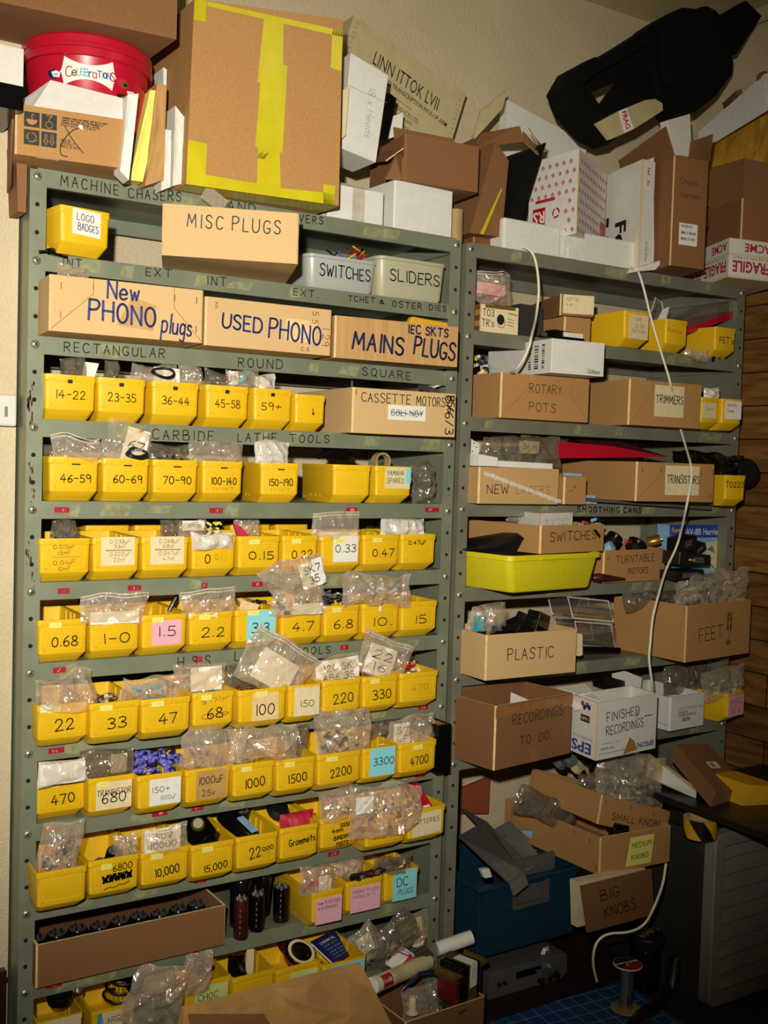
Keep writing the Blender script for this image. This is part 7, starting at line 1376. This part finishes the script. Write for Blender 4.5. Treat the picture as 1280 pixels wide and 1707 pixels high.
q = MB().mat('stapleM'); [q.ribbon([(wl*a, h*b_), (wl*a, h*(b_+.12))], .002, ml) for a, b_ in ((.08, .5), (.9, .75), (.97, .12), (.75, .8))]; q.build('staple', o)
Ms = at(1003.7, 1325, -.085); Rs = at(1117, 1353, -.085); Ls = atz(887, 1280, Ms.z)+Vector((0, 0, .0))
o, ml, mr, wl, wr, h = leanbox('cardboard_box', 'tilted open cardboard box marked SMALL KNOBS lying in the MEDIUM KNOBS box', 'box', Ls, Ms, Rs, (-.012, .0, -.072), 'cardO')
q = MB(); write(q, 'SMALL KNOBS', wr*.54, h*.42, .017, mr, .0018, width=wr*.72, ang=.04); q.mat('stapleM'); [q.ribbon([(wr*a, h*.72), (wr*a, h*.88)], .002, mr) for a in (.06, .42, .76)]; q.build('lettering', o)
bag('clear bag of knobs squeezed between the SMALL and MEDIUM KNOBS boxes', 850, 1328, 968, 1370, .07, .03, 'filmd', 131, bits=['black', 'gmetal', 'metal'], nb=20, zrot=.45)
bag('large clear bag of grey knobs rising out of the SMALL KNOBS box', 990, 1258, 1102, 1345, -.03, .06, 'film', 132, bits=['black', 'dgrey', 'cream', 'metal'], nb=40, amp=.012, zrot=.2)
bag('smoky bag at the back of the SMALL KNOBS box', 962, 1284, 1040, 1330, .03, .05, 'filmd', 133, bits=['cream', 'black'], nb=20)
for k, (px, py, m) in enumerate([(930, 1276, 'dgrey'), (958, 1282, 'creamB'), (985, 1276, 'black'), (946, 1268, 'gmetal')]):
    tag(MB().mat(m).lathe([(.018, 0), (.02, .003), (.017, .02), (.001, .021)], 20).build('control_knob', loc=at(px, py, .10), rot=(.5+.2*k, .3, 0), smooth=40), ['dark grey', 'cream', 'black', 'metallic grey'][k] + ' knob at the back of the SMALL KNOBS box', 'knob')
tag(MB().mat('gloss').obox((0, 0, 0), (.05, .03, .03), (0, .3, 0)).build('black_part', loc=at(1030, 1382, -.08), bevel=.004), 'black part peeping between the two knob boxes', 'plastic part')
zf = at(969, 1478, -.10)
bk4 = [(969, 1478), (1086, 1449), (1091, 1524), (980, 1555)]
o = slab('cardboard_sheet', 'cardboard panel marked BIG KNOBS standing below the MEDIUM KNOBS box', 'cardboard', bk4, [-.16, -.14, -.14, -.16], .006, 'cardR'); w_, h_, _ = DIM[o.name]; q = MB(); write(q, 'BIG', w_*.36, h_*.72, .026, fr(o), .0024, width=w_*.26, ang=.04); write(q, 'KNOBS.', w_*.50, h_*.34, .026, fr(o), .0024, width=w_*.48, ang=.04); q.build('lettering', o)
o = slab('white_box', 'white box behind the BIG KNOBS panel', 'box', [(960, 1470), (1075, 1446), (1080, 1515), (962, 1546)], [-.135, -.11, -.11, -.135], .022, 'cream')
# bowl
p = at(955, 1612, -.09); o = MB().mat('dgrey').lathe([(.03, 0), (.040, .002), (.050, .042), (.0515, .044), (.048, .044), (.038, .006), (.001, .006)], 32).build('bowl', loc=(p.x, p.y, p.z), smooth=40); o.location.z = .0; tag(o, 'small dark bowl with torn paper beside the amplifier', 'bowl')
o.location = (at(955, 1575, -.075).x, -.075, .0465); bz = o.location.copy(); o.location.y = .055
tag(MB().mat('paper').hexa([(-.045, -.02, 0), (.02, -.03, .004), (.03, .02, .01), (-.02, .02, .02), (-.045, -.02, .001), (.02, -.03, .005), (.03, .02, .011), (-.02, .02, .021)]).tube([(.0, -.012, .01), (.015, -.01, .03), (.03, -.0, .026), (.03, .0, .01)], .006, 6).build('paper_scrap', loc=o.location+Vector((0, 0, .045))), 'torn white paper with dark print lying in the bowl', 'paper')
# floor things
mt = [atz(x, y, .0012) for x, y in ((1035, 1636), (1160, 1720), (830, 1765), (835, 1709))]; c_ = mt[0]; U = (mt[1]-mt[0]); V = (mt[3]-mt[0]); U.z = V.z = 0; Un = U.normalized(); Vn = Vector((Un.y, -Un.x, 0)); 
if Vn.dot(V) < 0: Vn = -Vn
o = MB().mat('matb').hexa([Vector(), Un*.30, Un*.30+Vn*.45, Vn*.45] + [p+Vector((0, 0, .003)) for p in (Vector(), Un*.30, Un*.30+Vn*.45, Vn*.45)])
q = o.mat('matl')
for k in range(11): y = .015+.042*k; q.hexa([Un*.012+Vn*y, Un*.288+Vn*y, Un*.288+Vn*(y+.0011), Un*.012+Vn*(y+.0011)] + [p+Vector((0, 0, .0034)) for p in (Un*.012+Vn*y, Un*.288+Vn*y, Un*.288+Vn*(y+.0011), Un*.012+Vn*(y+.0011))])
for k in range(7): x = .018+.042*k; q.hexa([Un*x+Vn*.015, Un*(x+.0011)+Vn*.015, Un*(x+.0011)+Vn*.435, Un*x+Vn*.435] + [p+Vector((0, 0, .0034)) for p in (Un*x+Vn*.015, Un*(x+.0011)+Vn*.015, Un*(x+.0011)+Vn*.435, Un*x+Vn*.435)])
tag(q.build('cutting_mat', loc=(c_.x, c_.y, .0005)), 'blue cutting mat with a pale grid on the floor', 'cutting mat')
# solder spool
pb_ = atz(1043, 1678, .012); pt_ = at(1053, 1604, pb_.y-.0)
sp = empty('solder_spool', 'spool of bright solder wire standing on the cutting mat edge', 'spool', (pb_.x, pb_.y, .006)); hS = pt_.z-.006; sp.rotation_euler = (0, 0, 0)
MB().mat('tan').lathe([(.001, 0), (.038, 0), (.039, .002), (.038, .004), (.001, .004)], 36).build('bottom_flange', sp, smooth=40)
MB().mat('metal').lathe([(.0165 + .0012*(k % 2), .004+(hS-.008)*k/40) for k in range(41)], 28).build('solder_wire', sp, smooth=60)
MB().mat('cream').lathe([(.001, hS-.004), (.036, hS-.004), (.037, hS-.002), (.036, hS), (.001, hS)], 36).build('top_flange', sp, smooth=40)
q = MB().mat('maroon').lathe([(.035, hS+.0003), (.010, hS+.0003)], 36, cap0=False, cap1=False).mat('inkR')
q.flat([(.034*math.cos(PI+.3+t*.24), .034*math.sin(PI+.3+t*.24)) for t in range(12)], lambda u, v: Vector((u, v, hS+.0006))).mat('edge').flat([(-.034, .006), (.034, -.004), (.034, .004), (-.033, .012)], lambda u, v: Vector((u, v, hS+.0009))).mat('metal').lathe([(.001, hS), (.010, hS+.0014), (.010, hS+.0001)], 20)
q.build('label', sp)['label'] = 'red and cream round label'
# dark jar and its stoppered reel
pj_ = atz(1078, 1652, .002)
jr = empty('glass_jar', 'dark jar with a black lid behind the solder spool', 'jar', (pj_.x+.01, pj_.y+.02, .001)); hJ = at(1085, 1562, pj_.y).z
MB().mat('gloss').lathe([(.036, 0), (.040, .004), (.040, hJ*.72), (.034, hJ*.80)], 32).build('body', jr, smooth=40)
MB().mat('black').lathe([(.046, hJ*.80), (.048, hJ*.83), (.048, hJ*.97), (.044, hJ), (.001, hJ)], 32).build('lid', jr, smooth=40)
tag(MB().mat('gold').obox((0, 0, .004), (.03, .02, .006), (.1, 0, .3)).obox((.03, .01, .004), (.024, .018, .005), (0, .1, -.4)).build('metal_bits', loc=jr.location+Vector((-.02, -.01, hJ+.002))), 'small brass bits on the black jar lid', 'metal bits')
tag(MB().mat('black').tube([(-.06, -.02, 0), (-.02, -.01, .012), (.03, .0, .014), (.09, .02, .01), (.16, .06, .012)], [.010, .014, .014, .012, .008], 8).build('black_strap', loc=(pb_.x+.0, pb_.y-.055, .010), smooth=50), 'thick black strap in front of the solder spool', 'strap')
tag(MB().mat('black').tube([(0, 0, 0), (.02, .01, .06), (.06, .02, .07), (.09, .0, .04), (.10, -.02, .0)], .018, 10).build('black_cloth', loc=(pj_.x+.05, pj_.y-.04, .018), smooth=60), 'dark crumpled cloth between the jar and the drawer unit', 'cloth')
# drawer unit
B0 = atz(1181, 1684, .001); zT = at(1178, 1398, B0.y).z; Wd = .42; Dd = .225
du = empty('drawer_unit', 'plastic drawer unit with a grey louvred front and see-through sides', 'drawer unit', (B0.x, B0.y, .001)); hT = zT
f = .032; q = MB().mat('greyP'); c8 = .012
def rrect(x0, z0, x1, z1, r): return [(cx+r*math.cos(math.radians(a0+30*i)), cz+r*math.sin(math.radians(a0+30*i))) for cx, cz, a0 in ((x1-r, z0+r, -90), (x1-r, z1-r, 0), (x0+r, z1-r, 90), (x0+r, z0+r, 180)) for i in range(4)]
ro, ri = rrect(0, 0, Wd, hT, .022), rrect(f, f, Wd-f, hT-f, .008)
q.loops([[(x, y, z) for x, z in r] for r, y in ((ro, .035), (ro, .004), ([(x*.985+Wd*.0075, z*.985+hT*.0075) for x, z in ro], 0), (ri, 0), (ri, .035))], False, False)
q.build('front_frame', du, smooth=35)
for k in range(9): z0 = f+.004+k*(hT-2*f)/9; MB().mat('greyP').hexa([(f, .008, z0), (Wd-f, .012, z0), (Wd-f, .03, z0), (f, .03, z0), (f, .026, z0+(hT-2*f)/9-.004), (Wd-f, .026, z0+(hT-2*f)/9-.004), (Wd-f, .03, z0+(hT-2*f)/9-.004), (f, .03, z0+(hT-2*f)/9-.004)]).build('louvre', du, bevel=.002)
MB().mat('smoke').box(.004, .036, 0, .007, Dd, hT-.01).box(Wd-.007, .036, 0, Wd-.004, Dd, hT-.01).box(.004, Dd-.003, 0, Wd-.004, Dd, hT-.01).box(.004, .036, hT-.013, Wd-.004, Dd, hT-.010).build('clear_body', du)
MB().mat('greyP').box(.2, -.004, hT-.012, .212, .03, hT+.003).build('clip', du)
for lab, x, y, z, sz, m, rz in [('kraft packet seen through the side of the drawer unit', .05, .16, .17, (.05, .07, .09), 'kraft', .6), ('dark box at the bottom inside the drawer unit', .10, .2, .07, (.14, .16, .12), 'black', 0), ('dark box near the top inside the drawer unit', .10, .18, .3, (.14, .2, .12), 'dgrey', .1)]:
    tag(MB().mat(m).obox((0, 0, 0), sz, (.3 if m == 'kraft' else 0, 0, rz)).build('stored_box', loc=(B0.x+x, B0.y+y, z)), lab, 'box')
# hazard tape on the drawer unit
ht = Vector((1.612, -.200, 0)); R_ = .042
mb = MB(); N_ = 72
for k in range(N_):
    a0, a1 = 2*PI*k/N_, 2*PI*(k+1)/N_
    for j in range(10):
        z0, z1 = .048*j/10, .048*(j+1)/10; dg = (360.0*(k+.5)/N_ - 226 + (j/10-.5)*48 + 27) % 104; mb.mat('black' if dg < 54 else 'yel2')
        mb.poly([(R_*math.cos(a0), R_*math.sin(a0), z0), (R_*math.cos(a1), R_*math.sin(a1), z0), (R_*math.cos(a1), R_*math.sin(a1), z1), (R_*math.cos(a0), R_*math.sin(a0), z1)])
mb.mat('cardL').lathe([(R_, 0), (.032, 0), (.032, .048), (R_, .048)], 48, cap0=False, cap1=False)
tag(mb.build('hazard_tape', loc=(ht.x, ht.y, hT+.001), recalc=False), 'roll of yellow and black hazard tape on the drawer unit', 'tape')
# plank with boxes above
zP = FZ-1.345
o = MB().mat('black').box(1.597, -.45, zP-.017, 2.095, -.004, zP).build('dark_board'); tag(o, 'dark board over the drawer unit carrying the boxes', 'board')
slab('pale_box', 'long pale grey box lying on the dark board', 'box', [(1073, 1262), (1098, 1266), (1162, 1314), (1160, 1329)], [.06, .02, -.14, -.14], .07, 'creamB'); slab('pale_box', 'pale box front below the long pale grey one', 'box', [(1096, 1270), (1160, 1320), (1160, 1331), (1090, 1300)], [-.02, -.145, -.145, -.02], .03, 'white')
Mb = at(1193.6, 1320, -.21); Rb = at(1249, 1316, -.19); Lb = at(1127, 1241, -.02)
o, ml, mr, wl, wr, h = leanbox('cardboard_box', 'small dark brown carton tilted on the dark board with a barcode sticker', 'box', Lb, Mb, Rb, (-.020, -.0, -.036), 'cardR', closed=True, edge='cardR')
T0, T2 = Lb-Mb, Rb-Mb; tn = T2.cross(T0).normalized(); tn = tn if tn.z > 0 else -tn; tm = plane_map(tn*.0008, T2, T0); q = MB().mat('paper').rect(wr*.42, wl*.46, wr*.72, wl*.60, tm); bars(q, wr*.46, wl*.48, wr*.62, wl*.58, lambda u, v: tm(u, v)+tn*.0004, 'ink', 3); q.build('label', o)['label'] = 'white barcode sticker'
slab('yellow_box', 'yellow box at the right edge on the dark board', 'box', [(1246, 1308), (1310, 1312), (1310, 1376), (1234, 1356)], [-.24, -.28, -.28, -.24], .16, 'yel2')
# switch and socket at the far left
WY = .070; p0 = at(-30, 655, .042); p1 = at(28, 711, .042)
sk = MB().mat('socket').box(p0.x, WY-.028, p1.z, p1.x, WY, p0.z).build('socket_box', bevel=.004); tag(sk, 'white plastic socket box on the wall at the far left', 'socket')
MB().mat('grey').box(at(2, 680, WY).x, WY-.030, at(2, 695, WY).z, at(7, 680, WY).x, WY-.028, at(2, 678, WY).z).build('switch', sk)
